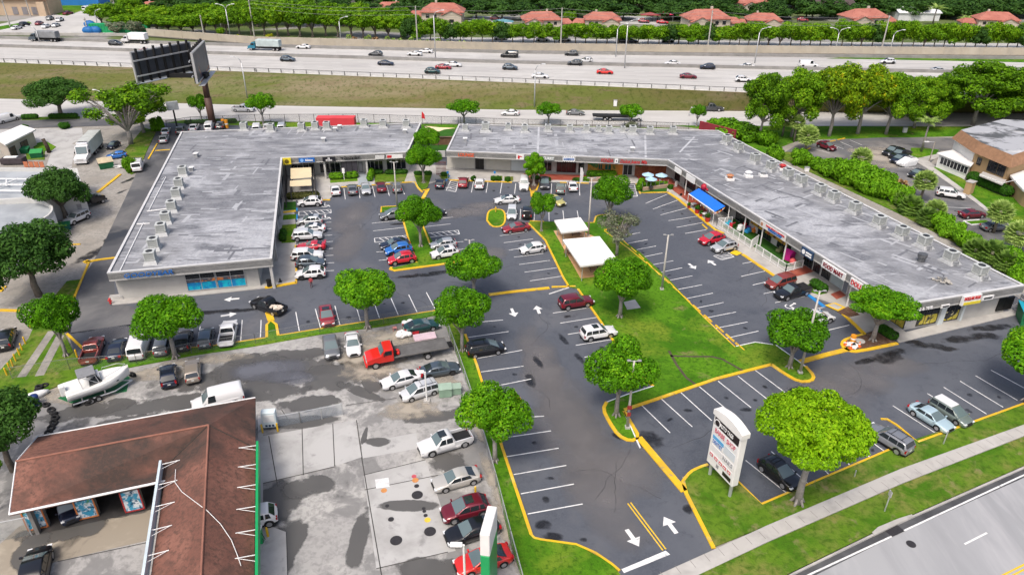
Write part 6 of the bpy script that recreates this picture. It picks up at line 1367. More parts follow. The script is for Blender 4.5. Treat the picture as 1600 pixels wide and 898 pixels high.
def car_parts(sp):
 """the shapes of one vehicle, nose towards +x, wheels on z = 0"""
 L,Wd,wb,r=sp['L'],sp['W'],sp['wb'],sp['r'];deck=[(a*L,z)for a,z in sp['deck']];out={}
 xw=(-wb/2-.02*L,wb/2-.02*L)if 'bed' not in sp else(-wb/2-.01*L,wb/2-.01*L)
 ra=r+.07;xs=sorted(set([round(-L/2+L*i/34,3)for i in range(35)]+[round(x+ra*math.cos(t),3)for x in xw for t in[math.pi*k/8 for k in range(9)]]+[round(a,3)for a,z in deck]))
 cl=4 if sp.get('clad')else 3
 def hw(x):
  e=max(0,(abs(x)/(L/2)-.7)/.3);return Wd/2*(1-.23*e**2.0)
 b=MB();b.smooth=True;S_=[]
 for x in xs:
  w=hw(x);zt=interp(deck,x);zs=zt-.07;za=.26;arch=False
  end=max(0,(abs(x)/(L/2)-.9)/.1);zb0=.2+.12*end
  for cx in xw:
   if abs(x-cx)<ra-1e-3:za=max(za,r+math.sqrt(ra*ra-(x-cx)**2));arch=True
  za=min(za,zs-.06);mid=max(.3+(zs-.3)*(.28 if sp.get('clad')else.5),za+.05)
  y1=w*.66 if arch else w*.84
  S_.append([(x,0,zb0),(x,y1,zb0),(x,y1+.01,za if arch else zb0+.01),(x,w*.965,za if arch else zb0+.06),(x,w,mid),(x,w*.985,zs-.04),(x,w*.94,zs+.02),(x,w*.8,zt+.005),(x,w*.4,zt+.03),(x,0,zt+.037)])
 n=len(S_[0]);ring_=lambda s:s+[(p[0],-p[1],p[2])for p in s[-2:0:-1]]
 vs=[p for s in S_ for p in ring_(s)];m=2*n-2
 b.v=[Vector(p)for p in vs]
 for i in range(len(S_)-1):
  for k in range(m):
   k2=(k+1)%m;b.f.append([i*m+k,i*m+k2,(i+1)*m+k2,(i+1)*m+k]);b.m.append(1 if(k<cl or k>=m-cl)else 0);b.sm.append(True)
 b.f.append(list(range(m-1,-1,-1)));b.m.append(0);b.sm.append(False);o=(len(S_)-1)*m;b.f.append([o+k for k in range(m)]);b.m.append(0);b.sm.append(False)
# cabin
 xd,xc,xb,xa=[c*L for c in sp['cab']];zb_,zr=sp['zb'],sp['zr'];wbse,wrf=Wd/2*.94,Wd/2*(.71 if zr<1.7 else.76 if zr<1.95 else.85)
 prof=[(xd,zb_-.02),(xd+(xc-xd)*.5,(zb_+zr-.09)/2),(xc,zr-.07),(xc+.06*L,zr-.03),((xc+xb)/2,zr+.015),(xb-.06*L,zr+.01),(xb,zr-.04),(xb+(xa-xb)*.5,(zb_+zr-.06)/2),(xa,zb_-.02)]
 wat=lambda z:wbse+(wrf-wbse)*max(0,min(1,(z-zb_)/(zr-zb_)));crown=lambda z:.05*max(0,(z-zb_)/(zr-zb_))
 gs=[]
 for x,z in prof:w=wat(z);gs.append([(x,wbse,zb_-.04)]+[(x,v*w*(1 if abs(v)<1 else 1),z+crown(z)*(1-v*v)-(.0 if v<.98 else.0))for v in(1,.93,.6,.2,-.2,-.6,-.93,-1)]+[(x,-wbse,zb_-.04)])
 o=len(b.v);k_=len(gs[0])
 for s in gs:b.v+=[Vector(p)for p in s]
 for i in range(len(gs)-1):
  for k in range(k_-1):b.f.append([o+i*k_+k,o+(i+1)*k_+k,o+(i+1)*k_+k+1,o+i*k_+k+1]);b.m.append(0);b.sm.append(True)
 b.f.append([o+k for k in range(k_-1,-1,-1)]);b.m.append(0);b.sm.append(False)
 out['body']=b
 def pane(x0,z0,x1,z1,sgn,cov=.9,a=.1,e=.93):
  d=MB();d.smooth=True;nx,nz=-(z1-z0)*sgn,(x1-x0)*sgn;l=math.hypot(nx,nz)or 1;nx,nz=nx/l,nz/l
  if nz<0:nx,nz=-nx,-nz
  P=[]
  for t in(a,.5,e):
   x,z=x0+(x1-x0)*t,z0+(z1-z0)*t;w=wat(z)*cov
   for v in(-1,-.5,0,.5,1):P.append((x+nx*.022,v*w,z+nz*.022+crown(z)*(1-(v*cov)**2)))
  d.add(P,[(i*5+k,(i+1)*5+k,(i+1)*5+k+1,i*5+k+1)for i in range(2)for k in range(4)]);return d
 out['windscreen']=pane(xa,zb_-.02,xb,zr-.04,1)
 out['rear_window']=pane(xd,zb_-.02,xc,zr-.07,-1,.86,.2 if 'bed' not in sp else.15,.9)
# side windows, in the slanted plane of the cabin side
 for sg,nm in((1,'side_window'),(-1,'side_window2')):
  d=MB();zlo,zhi=zb_+.05,zr-.14
  yz=lambda z:sg*(wat(z)+.014)
  for(p0,p1)in sp['panes']:
   x0,x1=p0*L,p1*L;fr=(zhi-zb_)/(zr-zb_)
   lo0,hi0=max(x0,xd+.06),max(x0,xd+(xc-xd)*fr+.07);lo1,hi1=x1,min(x1,xb+(xa-xb)*(1-fr)-.02)
   lo1=min(x1,xa-.12)if p1==sp['panes'][-1][1]else x1
   d.add([(lo0,yz(zlo),zlo),(lo1,yz(zlo),zlo),(hi1,yz(zhi),zhi),(hi0,yz(zhi),zhi)],[(0,1,2,3)if sg<0 else(3,2,1,0)])
  out[nm]=d
 w=MB();w.smooth=False;w.tube([(0,-.11,0),(0,.11,0)],r,18);out['tyre']=w
 w=MB();w.tube([(0,-.117,0),(0,.117,0)],r*.66,12);out['rim']=w
 out['wheels']=[(x,s*(Wd/2-.13),r)for x in xw for s in(1,-1)]
 zt=interp(deck,L*.45)
 f=MB()
 hl=[];
 for s in(1,-1):
  d=MB();d.box((0,0,0),(.3,.34,.12));hl.append((d,(L*.465,s*Wd*.36,zt-.13),s))
 out['headlight']=hl;tl=[]
 for s in(1,-1):
  d=MB();d.box((0,0,0),(.2,.3,.22)if 'bed' not in sp and zr<1.6 else(.16,.2,.4));tl.append((d,(-L*.478,s*Wd*.385,min(.9,zb_-.1)),s))
 out['taillight']=tl
 d=MB();d.box((L/2-.05,0,.46),(.12,Wd*.55,.2));d.box((L/2-.04,0,.68 if zr>1.6 else.62),(.09,Wd*.4,.14));out['grille']=d
 d=MB();d.box((-L/2-.005,0,.78 if zr<1.95 else.9),(.03,.34,.17));out['number_plate']=d
 d=MB();d.box((-L/2+.05,0,.4),(.14,Wd*.8,.16));out['bumper']=d
 mr=MB()
 for s in(1,-1):d=MB();d.box((xa-.18,s*(Wd/2+.07),zb_+.07),(.14,.22,.15));out.setdefault('mirror',[]).append(d)
 if 'bed' in sp:
  d=MB();x0,x1=-L/2+.04,-.14*L;hb=1.16
  for s in(1,-1):d.box(((x0+x1)/2,s*(Wd/2-.1),(.7+hb)/2),(x1-x0,.14,hb-.7))
  d.box((x0+.05,0,(.62+hb)/2),(.1,Wd-.2,hb-.62));d.box((x1-.03,0,(.7+hb)/2),(.06,Wd-.3,hb-.7));out['bed_side']=d
  d=MB();d.box(((x0+x1)/2,0,.82),(x1-x0-.1,Wd-.36,.02));out['bed_floor']=d
 return out
PROTO={}
def proto(kind):
 if kind in PROTO:return PROTO[kind]
 P=car_parts(SPEC[kind]);r={}
 r['list']=[]
 def put(nm,mb,mats,loc=None):me=mb.mesh(nm,mats);r['list'].append((nm,me,loc))
 put('body',P['body'],[WHITE,M_under]);put('windscreen',P['windscreen'],M_wind);put('rear_window',P['rear_window'],M_cglass);put('side_window',P['side_window'],M_cglass);put('side_window',P['side_window2'],M_cglass)
 for d,loc,s in P['headlight']:put('headlight',d,M_lamp,loc)
 for d,loc,s in P['taillight']:put('taillight',d,M_tail,loc)
 put('grille',P['grille'],M_under);put('number_plate',P['number_plate'],M_plate);put('bumper',P['bumper'],M_under)
 for d in P['mirror']:put('mirror',d,[WHITE])
 if 'bed_side' in P:put('bed_side',P['bed_side'],[WHITE]);put('bed_floor',P['bed_floor'],M_under)
 r['tyre']=P['tyre'].mesh('tyre',M_tyre);r['rim']=P['rim'].mesh('rim',M_rim);r['rimd']=P['rim'].mesh('rim',M_drim);r['wheels']=P['wheels']
# far version: one mesh, slots paint / dark / glass / tyre
 d=MB();b=P['body'];d.v=list(b.v);d.f=[list(f)for f in b.f];d.m=list(b.m);d.sm=list(b.sm)
 for nm in('windscreen','rear_window','side_window','side_window2'):d.cur=2;d.add(P[nm].v,P[nm].f)
 for c in P['wheels']:d.cur=3;d.tube([(c[0],c[1]-.11,c[2]),(c[0],c[1]+.11,c[2])],c[2],10)
 if 'bed_side' in P:d.cur=0;d.add(P['bed_side'].v,P['bed_side'].f);d.cur=1;d.add(P['bed_floor'].v,P['bed_floor'].f)
 r['far']=d.mesh('body',[WHITE,M_under,M_cglass,M_tyre]);PROTO[kind]=r;return r
PAINTED=('body','mirror','bed_side')
NAMES={'sedan':'sedan','coupe':'coupe','suv':'suv','big_suv':'suv','minivan':'minivan','hatch':'hatchback','jeep':'off_roader','van':'van','pickup':'pickup_truck','pickup_cap':'pickup_truck'}
CATS={'suv':'car','big_suv':'car','jeep':'car','sedan':'car','coupe':'car','hatch':'car','minivan':'minivan','van':'van','pickup':'pickup','pickup_cap':'pickup'}
def heading(cx,cy,hx,hy,z):a,c=G(cx,cy,z),G(hx,hy,z);return math.atan2(c.y-a.y,c.x-a.x)
def car(kind,col,cx,cy,hx,hy,label,z=Z_LOT,scale=1.0,dark_rim=False,group='parked cars of the shopping centre',roof=None):
 P=proto(kind);c=G(cx,cy,z);o=empty(NAMES[kind],c,heading(cx,cy,hx,hy,z),label,CATS[kind],group);o.scale=(scale,)*3
 for nm,me,loc in P['list']:
  k=bpy.data.objects.new(nm,me);COL.objects.link(k);set_parent(k,o)
  if loc:k.location=loc
  if nm in PAINTED:k.material_slots[0].link='OBJECT';k.material_slots[0].material=PAINT[col]
 for w in P['wheels']:
  k=bpy.data.objects.new('wheel',P['tyre']);COL.objects.link(k);set_parent(k,o);k.location=w
  q_=bpy.data.objects.new('rim',P['rimd']if dark_rim else P['rim']);COL.objects.link(q_);set_parent(q_,k)
 if roof:
  sp=SPEC[kind];d=MB();x0,x1=sp['cab'][1]*sp['L']+.15,sp['cab'][2]*sp['L']-.1
  if roof=='rack':
   for s in(1,-1):d.tube([(x0,s*sp['W']*.33,sp['zr']+.1),(x1,s*sp['W']*.33,sp['zr']+.1)],.03,6)
   for x in(x0+.4,x1-.4):d.tube([(x,-sp['W']*.33,sp['zr']+.1),(x,sp['W']*.33,sp['zr']+.1)],.025,6)
   d.build('roof_rack',BLACK,o)
  elif roof=='sunroof':d.box(((x0+x1)/2+.35,0,sp['zr']+.062),(.8,sp['W']*.5,.03));d.build('sunroof',M_cglass,o)
  elif roof=='white':d.box(((x0+x1)/2,0,sp['zr']+.025),(x1-x0+.1,sp['W']*.72,.09));bevel(d.build('roof_panel',PAINT['white'],o),.04,2)
  elif roof=='tonneau':d.box((-.315*sp['L'],0,1.18),(.34*sp['L'],sp['W']-.22,.05));d.build('bed_cover',M_under,o)
  elif roof=='cargo':
   q_=random.Random(5)
   for i in range(9):d.box((-.32*sp['L']+q_.uniform(-.7,.7),q_.uniform(-.5,.5),.95+q_.random()*.25),(q_.uniform(.3,.9),q_.uniform(.2,.5),.25),q_.uniform(0,3))
   d.build('cargo',pm('pale_sacks',(.55,.48,.4),.25,2,.9),o)
  elif roof=='ladder':
   for s in(.3,.75):d.tube([(x0-.2,s,sp['zr']+.2),(x1,s,sp['zr']+.2)],.04,6)
   for i in range(8):x=x0+(x1-x0)*i/8;d.tube([(x,.3,sp['zr']+.2),(x,.75,sp['zr']+.2)],.025,6)
   for x in(x0+.4,x1-.5):d.tube([(x,-.8,sp['zr']+.12),(x,.85,sp['zr']+.12)],.03,6)
   d.build('ladder',BLACK,o)
  elif roof=='spare':
   d.tube([(-sp['L']/2-.02,0,1.0),(-sp['L']/2-.26,0,1.0)],.4,18);d.build('spare_wheel',M_tyre,o)
  elif roof=='spoiler':
   d.box((-sp['L']*.47,0,1.22),(.28,sp['W']*.8,.04));d.box((-sp['L']*.47,.5,1.1),(.1,.06,.24));d.box((-sp['L']*.47,-.5,1.1),(.1,.06,.24));d.build('spoiler',PAINT[col],o)
 return o
def far_car(kind,col,cx,cy,dx,label,z=HZ+.02,group='cars on the motorway',dy=None):
 P=proto(kind);c=G(cx,cy,z);o=bpy.data.objects.new(NAMES[kind],P['far']);COL.objects.link(o);o.location=c
 o.rotation_euler=(0,0,heading(cx,cy,cx+dx*20,cy+(dx*20*.03 if dy is None else dy),z));o.material_slots[0].link='OBJECT';o.material_slots[0].material=PAINT[col]
 return tag(o,label,CATS[kind],group)
# ---- the row beside the left wing
car('suv','white',485,321,465,322,'white crossover in the accessible bay nearest the sun sails')
car('suv','silver',485,350.5,465,351.5,'silver crossover with a black roof below the hatched bay',roof='sunroof')
car('sedan','white',487,362,467,363,'white car with black glass roof half hidden behind the boxy silver one',roof='sunroof')
car('big_suv','pale_silver',481,373.5,501,372.3,'boxy pale silver car nose out, fourth down the left wing row')
car('coupe','red',487,389.5,467,390.5,'red coupe with a rear spoiler beside the left wing',roof='spoiler')
car('big_suv','white',481,404.5,501,403.3,'long white car with black window line beside the red coupe',dark_rim=True)
car('suv','slate',486,416,506,415,'blue grey car between two white ones in the left wing row')
car('suv','white',486,433,466,434.5,'white crossover at the lower end of the left wing row',dark_rim=True)
# ---- top row, left part
car('sedan','white',524.5,301,522.5,290,'white sedan first in the row below the bright hedge');car('sedan','grey',551,300,549.5,290,'grey sedan second in the row below the bright hedge');car('hatch','silver',572,300,574.5,315,'silver car with its nose out in front of the blue walkway');car('sedan','maroon',595.5,296,593,285,'very dark maroon sedan in the row left of the lamp pole');car('suv','grey',620,297,617.5,286,'grey car under the lamp pole near the planted bed')
car('hatch','navy',688,291,690.5,280,'dark car on the accessible bay beside the hatched strip');car('suv','dark_red',724,289.5,726,279,'dark red car with a black load on its roof, middle row',roof='rack');car('suv','white',749.5,291.5,751,281,'white car below the lounge door',)
car('pickup_cap','white',819,292.5,818,304,'tall white pickup with canopy left of the egg shaped tree');car('suv','dark_grey',851,291.5,851.5,303,'dark grey car right of the egg shaped tree');car('suv','grey_green',875.5,299,875.5,289,'dull green car parked below the red paving');car('sedan','white',894,294.5,891,284,'white sedan with black rear window beside the feather flag')
# ---- moving and parked cars in the middle
car('sedan','white',792,317,772,318,'white sedan with a dark glass roof driving past the small island',roof='sunroof');car('minivan','pale_silver',800,337.5,799,349,'pale greenish silver car beside the small grass island',scale=.92);car('jeep','black',823.5,337.5,824,327,'black off roader with a rear spare wheel',roof='spare');car('sedan','dark_red',806,361,784,364,'red sedan at the top of the row left of the central lawn');car('sedan','gold',867,317.5,880,324,'yellow gold sedan turning beside the young two headed tree');car('hatch','white',832,393.5,812,396.5,'white small crossover left of the white shelters')
car('suv','grey',613,341,593,343.5,'grey car at the upper end of the middle island row');car('sedan','black',676,337.5,696,335,'black sedan half hidden behind the middle island tree');car('sedan','navy',617,386,597,389,'very dark blue car above the bright blue one',dark_rim=True);car('suv','blue',623,395.5,603,398.5,'bright blue crossover on the middle island',dark_rim=True);car('suv','red',628,410,608,413,'bright red crossover at the lower end of the middle island');car('hatch','silver',692.5,386.5,672,389,'silver hatchback right of the middle island tree');car('suv','white',695,401,675,404,'white car with a sunroof at the lower right of the middle island',roof='sunroof')
# ---- lower left row
car('pickup','rust_red',147,553,158,525,'dark red pickup with an open black bed, leftmost of the lower row');car('sedan','navy',184.5,551,193,525,'dark blue sedan between red pickup and white van');car('van','white',220,547,229,518,'white cargo van with two rear windows',);car('minivan','grey',256,544,263,517,'grey minivan under the flat topped tree',scale=.94);car('suv','black',289,538,296,510,'black car right of the flat topped tree trunk');car('minivan','slate',323.5,533,328,507,'slate grey wagon beside the white pickup',scale=.9);car('pickup','white',358,526.5,363.5,500,'white pickup with grey bed at the right end of the lower row')
car('pickup','black',420,484,394,474,'black pickup with pale cargo crossing the yellow kerb nose',roof='cargo');car('suv','dark_red',511.5,500.5,516.5,528,'dark red crossover parked nose to the fence beside the broad tree',roof='sunroof')
# ---- service station yard
g2='cars in the service station yard'
car('suv','navy',265,593,262.5,565,'dark car with red tail lamps behind the boat',.01,group=g2,roof='rack');car('big_suv','beige',302.5,585.5,301.5,556,'bronze boxy car beside the dark one behind the boat',.01,group=g2,scale=.92);car('van','white',342,632,306,641,'white van half hidden behind the brown roof',.01,group=g2)
car('suv','grey',518,549,524,580,'grey car nose down at the grass strip',.01,group=g2);car('sedan','white',552,543.5,556,575,'white sedan nose down beside the grey car',.01,group=g2);car('sedan','green',659,515,690,509,'dark green sedan amid the junk by the fence corner',.01,group=g2);car('sedan','white',627,599,596,607,'white sedan in front of the slate sedan',.01,group=g2);car('sedan','slate',688,583,716,578,'slate blue sedan touching the fence',.01,group=g2,dark_rim=True);car('minivan','pale_silver',656,617,626,626,'silver minivan behind the thin white pole',.01,group=g2,roof='rack',scale=.92)
car('pickup','white',696,698,655,710,'white crew cab pickup at the clipped tree',.01,group=g2,roof='sunroof');car('sedan','light_gold',713,755,680,764,'pale gold sedan below the white pickup',.01,group=g2);car('suv','maroon',727,803,692,812,'dark red wagon in the forecourt row',.01,group=g2,roof='sunroof',scale=1.02);car('sedan','black',738,836,702,847,'black sedan in the forecourt row',.01,group=g2,scale=1.05);car('sedan','bright_red',755,882,718,893,'bright red sedan in the forecourt row beside the green sign',.01,group=g2,scale=1.05);car('suv','white',396,818,360,826,'white car under the station wing, tail showing',.14,group=g2);car('suv','black',60,897,66,868,'black car cut by the lower left edge',.03,group=g2,scale=1.1);car('minivan','black',12,535,21,505,'black car at the left edge beside the yellow bollards',.01,group=g2,scale=1.02);car('van','navy',108,795,118,840,'dark blue van inside the left repair bay',.06,group=g2,scale=.85)
# ---- main drive and right lot
car('minivan','black',759,551,792,545.5,'black minivan left of the main drive',roof='rack');car('big_suv','maroon',900,478,928,473.5,'maroon large car at the top of the drive beside the lawn');car('big_suv','white',935,526,963,521,'white boxy car beside the central lawn',roof='sunroof',scale=.96)
car('suv','red',1111,379,1086,384.5,'red crossover at the shop kerb, left of the silver one');car('suv','silver',1131,391,1105,397,'silver car with a grey roof beside the hatched bay',roof='rack');car('minivan','rust_red',1218,446,1192,453,'rusty red minivan beside the black pickup',scale=.98);car('pickup','black',1237,462,1207,470,'black pickup with a covered bed beside the blue kerb',roof='tonneau');car('suv','white',1277,503,1304,497,'white car behind the clipped tree next to the accessible bay')
car('sedan','pale_blue',1452.5,658,1486,679,'pale blue sedan at the front kerb');car('minivan','grey_green',1483,650,1515,670,'green grey minivan with a white roof beside the pale blue sedan',scale=.93,roof='white');car('big_suv','steel',1386,692,1352,671,'silver car backed to the front kerb',roof='rack',scale=.98);car('suv','black',1216,746,1248,772,'black car under the largest bright tree',roof='rack')
# ---- east lot
g3='cars behind the right wing'
car('suv','maroon',1291,233,1303,237,'red car parked by the bushes in the far right lot',.05,group=g3);car('pickup','black',1394,241,1380,245,'black pickup, rear one of the two side by side',.05,group=g3);car('pickup','black',1405,246,1388,250,'black pickup with silver nose, front one of the two',.05,group=g3,roof='tonneau');car('suv','navy',1404,253.5,1390,257,'dark blue car between the black pickups and the covered car',.05,group=g3);car('sedan','black',1432,275,1418,280,'black car half hidden behind a fan palm',.05,group=g3);car('big_suv','white',1484,308,1505,311,'white car on the far right lot beside the path',.05,group=g3,dark_rim=True);car('sedan','maroon',1518,339,1535,338,'maroon car beside the small grass island at the right',.05,group=g3);car('sedan','grey',1553,359,1570,358,'grey car under the right fan palms',.05,group=g3)
c0=G(1416,258,.05);r0=empty('covered_car',c0,heading(1416,258,1402,261,.05),'car under a white cloth cover in the far right lot','car',g3)
cov=proto('suv')['far'].copy();bm=bmesh.new();bm.from_mesh(cov);bmesh.ops.convex_hull(bm,input=bm.verts);cov2=bpy.data.meshes.new('cover');bm.to_mesh(cov2);bm.free();cov2.materials.clear();cov2.materials.append(pm('cover_cloth',(.68,.69,.7),.08,2,.9));k=bpy.data.objects.new('cover',cov2);COL.objects.link(k);set_parent(k,r0);k.scale=(1.08,1.05,1.03)
d=MB()
for w in proto('suv')['wheels']:d.tube([(w[0],w[1]-.1,w[2]),(w[0],w[1]+.12,w[2])],w[2],10)
d.build('wheels',M_tyre,r0)
# ---- west side
g4='cars on the west side'
car('big_suv','white',121,346,101,355,'white boxy car below the dark oak by the white building',.02,group=g4,scale=.95);car('van','white',217,263.5,224,240,'white van with ladders on its roof in the alley',.04,group=g4,roof='ladder');car('sedan','silver',257,221,261,210,'silver sedan, nearer one behind the alley',.04,group=g4);car('sedan','silver',260,209,263,201,'silver sedan, farther one behind the alley',.04,group=g4);car('suv','dark_grey',283,208,286,200,'dark car at the back corner of the left roof',.04,group=g4);car('suv','navy',178,231,170,235,'dark car under the half bare tree',.02,group=g4,scale=.8);car('hatch','blue',183,247,168,249,'small blue car beside the green dumpster',.02,group=g4,scale=.95);car('van','white',14,190,30,186,'white van by the frontage road at the left edge',.02,group=g4);car('sedan','white',304,203,308,196,'white car peeking over the left roof near the billboard post',.04,group=g4);car('van','white',328,202,331,195,'white van peeking over the left roof',.04,group=g4,scale=.9);car('suv','dark_grey',346,200,350,194,'dark car peeking over the left roof by orange barrels',.04,group=g4);car('suv','pale_silver',419,203,421,196,'pale car peeking over the left roof by the small round tree',.04,group=g4);car('van','silver',441,203,443,196,'silver van peeking over the left roof',.04,group=g4,scale=.85);car('van','white',402,205,404,196,'white van roof just above the back edge of the left roof',.04,group=g4,scale=.9)
# ---- frontage road
g5='traffic on the frontage road'
car('pickup','pale_silver',381,174,401,174.6,'silver pickup on the frontage road',.06,group=g5);car('sedan','white',797,180,777,179.5,'white sedan on the frontage road behind the middle roof',.06,group=g5);car('sedan','grey',899,179.5,919,180,'grey sedan on the frontage road',.06,group=g5);car('pickup','dark_grey',1110,173,1130,173.4,'dark pickup on the frontage road near the big trees',.06,group=g5,scale=1.15)
# ---- motorway
for k_,c_,x,y,dx,lb in[('suv','dark_grey',181,71,1,'dark car on the far lanes left of the white box van'),('sedan','dark_red',230,83,1,'dark red car just left of the billboard'),('sedan','white',474,76,-1,'white car on the far lanes right of the light truck'),('suv','slate',450,96,1,'blue grey car on the near lanes below the light truck'),('suv','dark_grey',587,88,-1,'dark car on the far lanes, upper of the dark pair'),('sedan','navy',603,102,1,'dark blue car on the near lanes, lower of the dark pair'),('sedan','pale_silver',648,87,-1,'silver car on the far lanes overlapped by a white one'),('sedan','white',665,83,-1,'white car on the far lanes overlapping the silver one'),('suv','green',676,115,1,'dark green car near the bank rail'),('sedan','dark_red',693,108,1,'dark red car beside the dark green one'),('sedan','white',709,104,1,'white car above the dark red one'),('van','black',796,90,-1,'black van in the middle of the far lanes'),('suv','slate',797,109,1,'grey blue car below the black van'),('suv','dark_grey',893,87,-1,'long dark car in the far lanes right of the tall pole'),('suv','dark_grey',898,102,-1,'dark car overlapping a pale one in the middle lanes'),('suv','silver',915,98.5,-1,'pale car overlapped by the dark one'),('sedan','bright_red',945,115.5,1,'bright red car in the near lanes'),('sedan','white',844,122,1,'white car nearest the bank rail'),('sedan','white',1050,102,-1,'white car below the double barrier at the middle right'),('suv','navy',1105,108,-1,'dark blue car between two white ones at the right'),('sedan','white',1166,106.5,-1,'white car right of the dark blue one'),('sedan','maroon',1075,122.5,1,'maroon car in the near lanes at the right'),('suv','white',1161,128,1,'white car disappearing behind the big trees'),('suv','pale_silver',1386,99.5,-1,'pale car on the ramp seen over the golden trees'),('sedan','silver',1467,113,1,'silver car seen between the big crowns'),('van','white',1263,105,1,'white van roof seen over the big trees')]:far_car(k_,c_,x,y,dx,lb)
g6='cars beyond the motorway'
for k_,c_,x,y,dx,dy,lb in[('sedan','white',27,46,20,-5,'white car by the grass at the top left'),('suv','black',39,41,20,-5,'black car beside the white one at the top left'),('sedan','maroon',62,39,20,-8,'maroon car in the parked cluster at the top left'),('sedan','white',73,43.5,20,-7,'white car lowest in the parked cluster at the top left'),('sedan','silver',88,42,20,-8,'silver car at the right of the parked cluster'),('suv','white',94,33.5,20,-8,'white car top right in the parked cluster'),('suv','grey',79,31.5,20,-8,'grey car topmost in the parked cluster'),('sedan','maroon',107,23,20,-4,'dark maroon car alone on the far paving'),('sedan','white',848,64.5,20,0,'white car under the trees above the noise wall, left of the pole'),('suv','white',882,64.8,20,0,'white car under the trees above the noise wall, right of the pole'),('sedan','navy',986,67,20,0,'dark blue car above the noise wall near the short lamp'),('suv','dark_grey',972,66.5,20,0,'dark car above the noise wall left of the blue one'),('suv','white',1043,66.5,20,0,'white car above the noise wall right of the blue one'),('sedan','white',782,62.5,20,0,'white car above the noise wall near the blue awning'),('sedan','red',1035,37,20,1,'pink red car between the salmon houses'),('suv','dark_red',1006,36,20,1,'dark red car left of the pink red one'),('sedan','navy',742,34,20,1,'dark blue car right of the double gabled house'),('suv','dark_red',775,32,20,1,'red van beside the blue car near the double gabled house'),('suv','dark_red',1254,34,20,1,'red car in the shade of the dark trees'),('suv','grey',1228,30,20,1,'grey car in the shade of the dark trees')]:far_car(k_,c_,x,y,1,lb,HZ-.25,g6,dy)
o=far_car('van','white',139,17,1,'white and green van at the top left',HZ-.25,g6,-4);
# ---- trucks
def truck_wheels(root,xs,w,r,rear_dual=()):
 for x in xs:
  for s in(1,-1):
   d=MB();ww=.5 if x in rear_dual else.3;d.tube([(x,s*(w/2-ww/2-.02)-ww/2,r),(x,s*(w/2-ww/2-.02)+ww/2,r)],r,16);o=d.build('wheel',M_tyre,root);d=MB();d.tube([(x,s*(w/2)-.04,r),(x,s*(w/2)+.0,r)],r*.6,12);d.build('rim',M_rim,o)
def cab_conv(root,x0,w,col,hood=1.9,h=2.5,zf=.75):
 """bonneted cab: rear wall at x0, nose to +x"""
 d=MB();d.smooth=False
 P=[(x0,zf),(x0,h),(x0+1.05,h),(x0+1.55,1.75),(x0+1.6+hood*.55,1.6),(x0+1.6+hood,1.35),(x0+1.6+hood,zf)]
 vs=[(x,-w/2,z)for x,z in P]+[(x,w/2,z)for x,z in P];n=len(P)
 d.add(vs,[tuple(range(n)),tuple(range(2*n-1,n-1,-1))]+[(i,n+i,n+(i+1)%n,(i+1)%n)for i in range(n)]);o=bevel(d.build('cab',PAINT[col],root),.09,2,25)
 d=MB();d.add([(x0+1.12,-w*.42,h-.1),(x0+1.12,w*.42,h-.1),(x0+1.56,w*.42,1.8),(x0+1.56,-w*.42,1.8)],[(0,1,2,3)]);
 for v in d.v:v.x+=.05;v.z+=.03
 d.build('windscreen',M_wind,root)
 for s in(1,-1):
  d=MB();d.box((x0+.65,s*(w/2+.01),2.02),(.85,.03,.6));d.build('side_window',M_cglass,root)
  d=MB();d.box((x0+1.5+hood,s*w*.38,1.1),(.25,.3,.25));d.build('headlight',M_lamp,root)
  d=MB();d.box((x0+1.2,s*(w/2+.2),2.0),(.12,.22,.4));d.build('mirror',BLACK,root)
 d=MB();d.box((x0+1.62+hood,0,1.05),(.08,w*.5,.5));d.build('grille',M_frame,root);d=MB();d.box((x0+1.7+hood,0,.62),(.25,w,.3));d.build('bumper',PAINT[col],root)
 return x0+1.6+hood
# red tow truck
c0=G(634,560,.01);tow=empty('tow_truck',c0,heading(690,547,580,567,.01),'red flatbed tow truck with an empty grey deck','tow truck')
cab_conv(tow,1.6,2.3,'bright_red',1.7,2.45);truck_wheels(tow,(3.9,-2.6),2.4,.48,(-2.6,))
d=MB();d.box((-1.9,0,1.22),(6.9,2.45,.16));d.build('deck',pm('steel_deck',(.15,.145,.14),.25,1.2,.6,.3),tow);d=MB();d.box((-1.8,0,.95),(8.4,.9,.3));d.build('chassis',M_under,tow)
d=MB()
for s in(1,-1):d.box((-1.9,s*1.24,1.3),(6.9,.08,.14))
d.build('deck_rail',pm('deck_rail',(.2,.19,.18),.2,2,.5,.4),tow);d=MB();d.box((1.45,0,1.75),(.12,2.3,1.1));d.box((1.1,.5,1.5),(.5,.5,.5));d.build('winch_rack',M_under,tow);d=MB();d.sphere((1.0,.3,1.6),.28);d.sphere((1.0,.75,1.55),.25);d.build('winch_bags',PAINT['bright_red'],tow)
# white heavy truck at the west yard
c0=G(140,244,.03);tr=empty('heavy_truck',c0,heading(157,222,124,258,.03),'white heavy truck with a tall grey green trailer body','truck');cab_conv(tr,2.4,2.5,'white',2.0,3.3,.8);d=MB();d.box((2.0,0,3.5),(1.4,2.3,.5));bevel(d.build('roof_fairing',PAINT['white'],tr),.15,2);truck_wheels(tr,(5.2,-.9,-2.2,-5.0,-6.2),2.5,.52,(-.9,-2.2,-5,-6.2));d=MB();d.box((-2.6,0,2.35),(9.4,2.5,2.7));d.build('trailer_body',pm('trailer_grey',(.5,.54,.52),.1,.6,.7),tr);d=MB();d.box((-2.6,0,3.72),(9.2,2.3,.06));d.build('trailer_cover',pm('trailer_cover',(.4,.42,.41),.2,.6,.8),tr);d=MB();d.box((-1.5,0,.95),(10,.9,.3));d.build('chassis',M_under,tr)
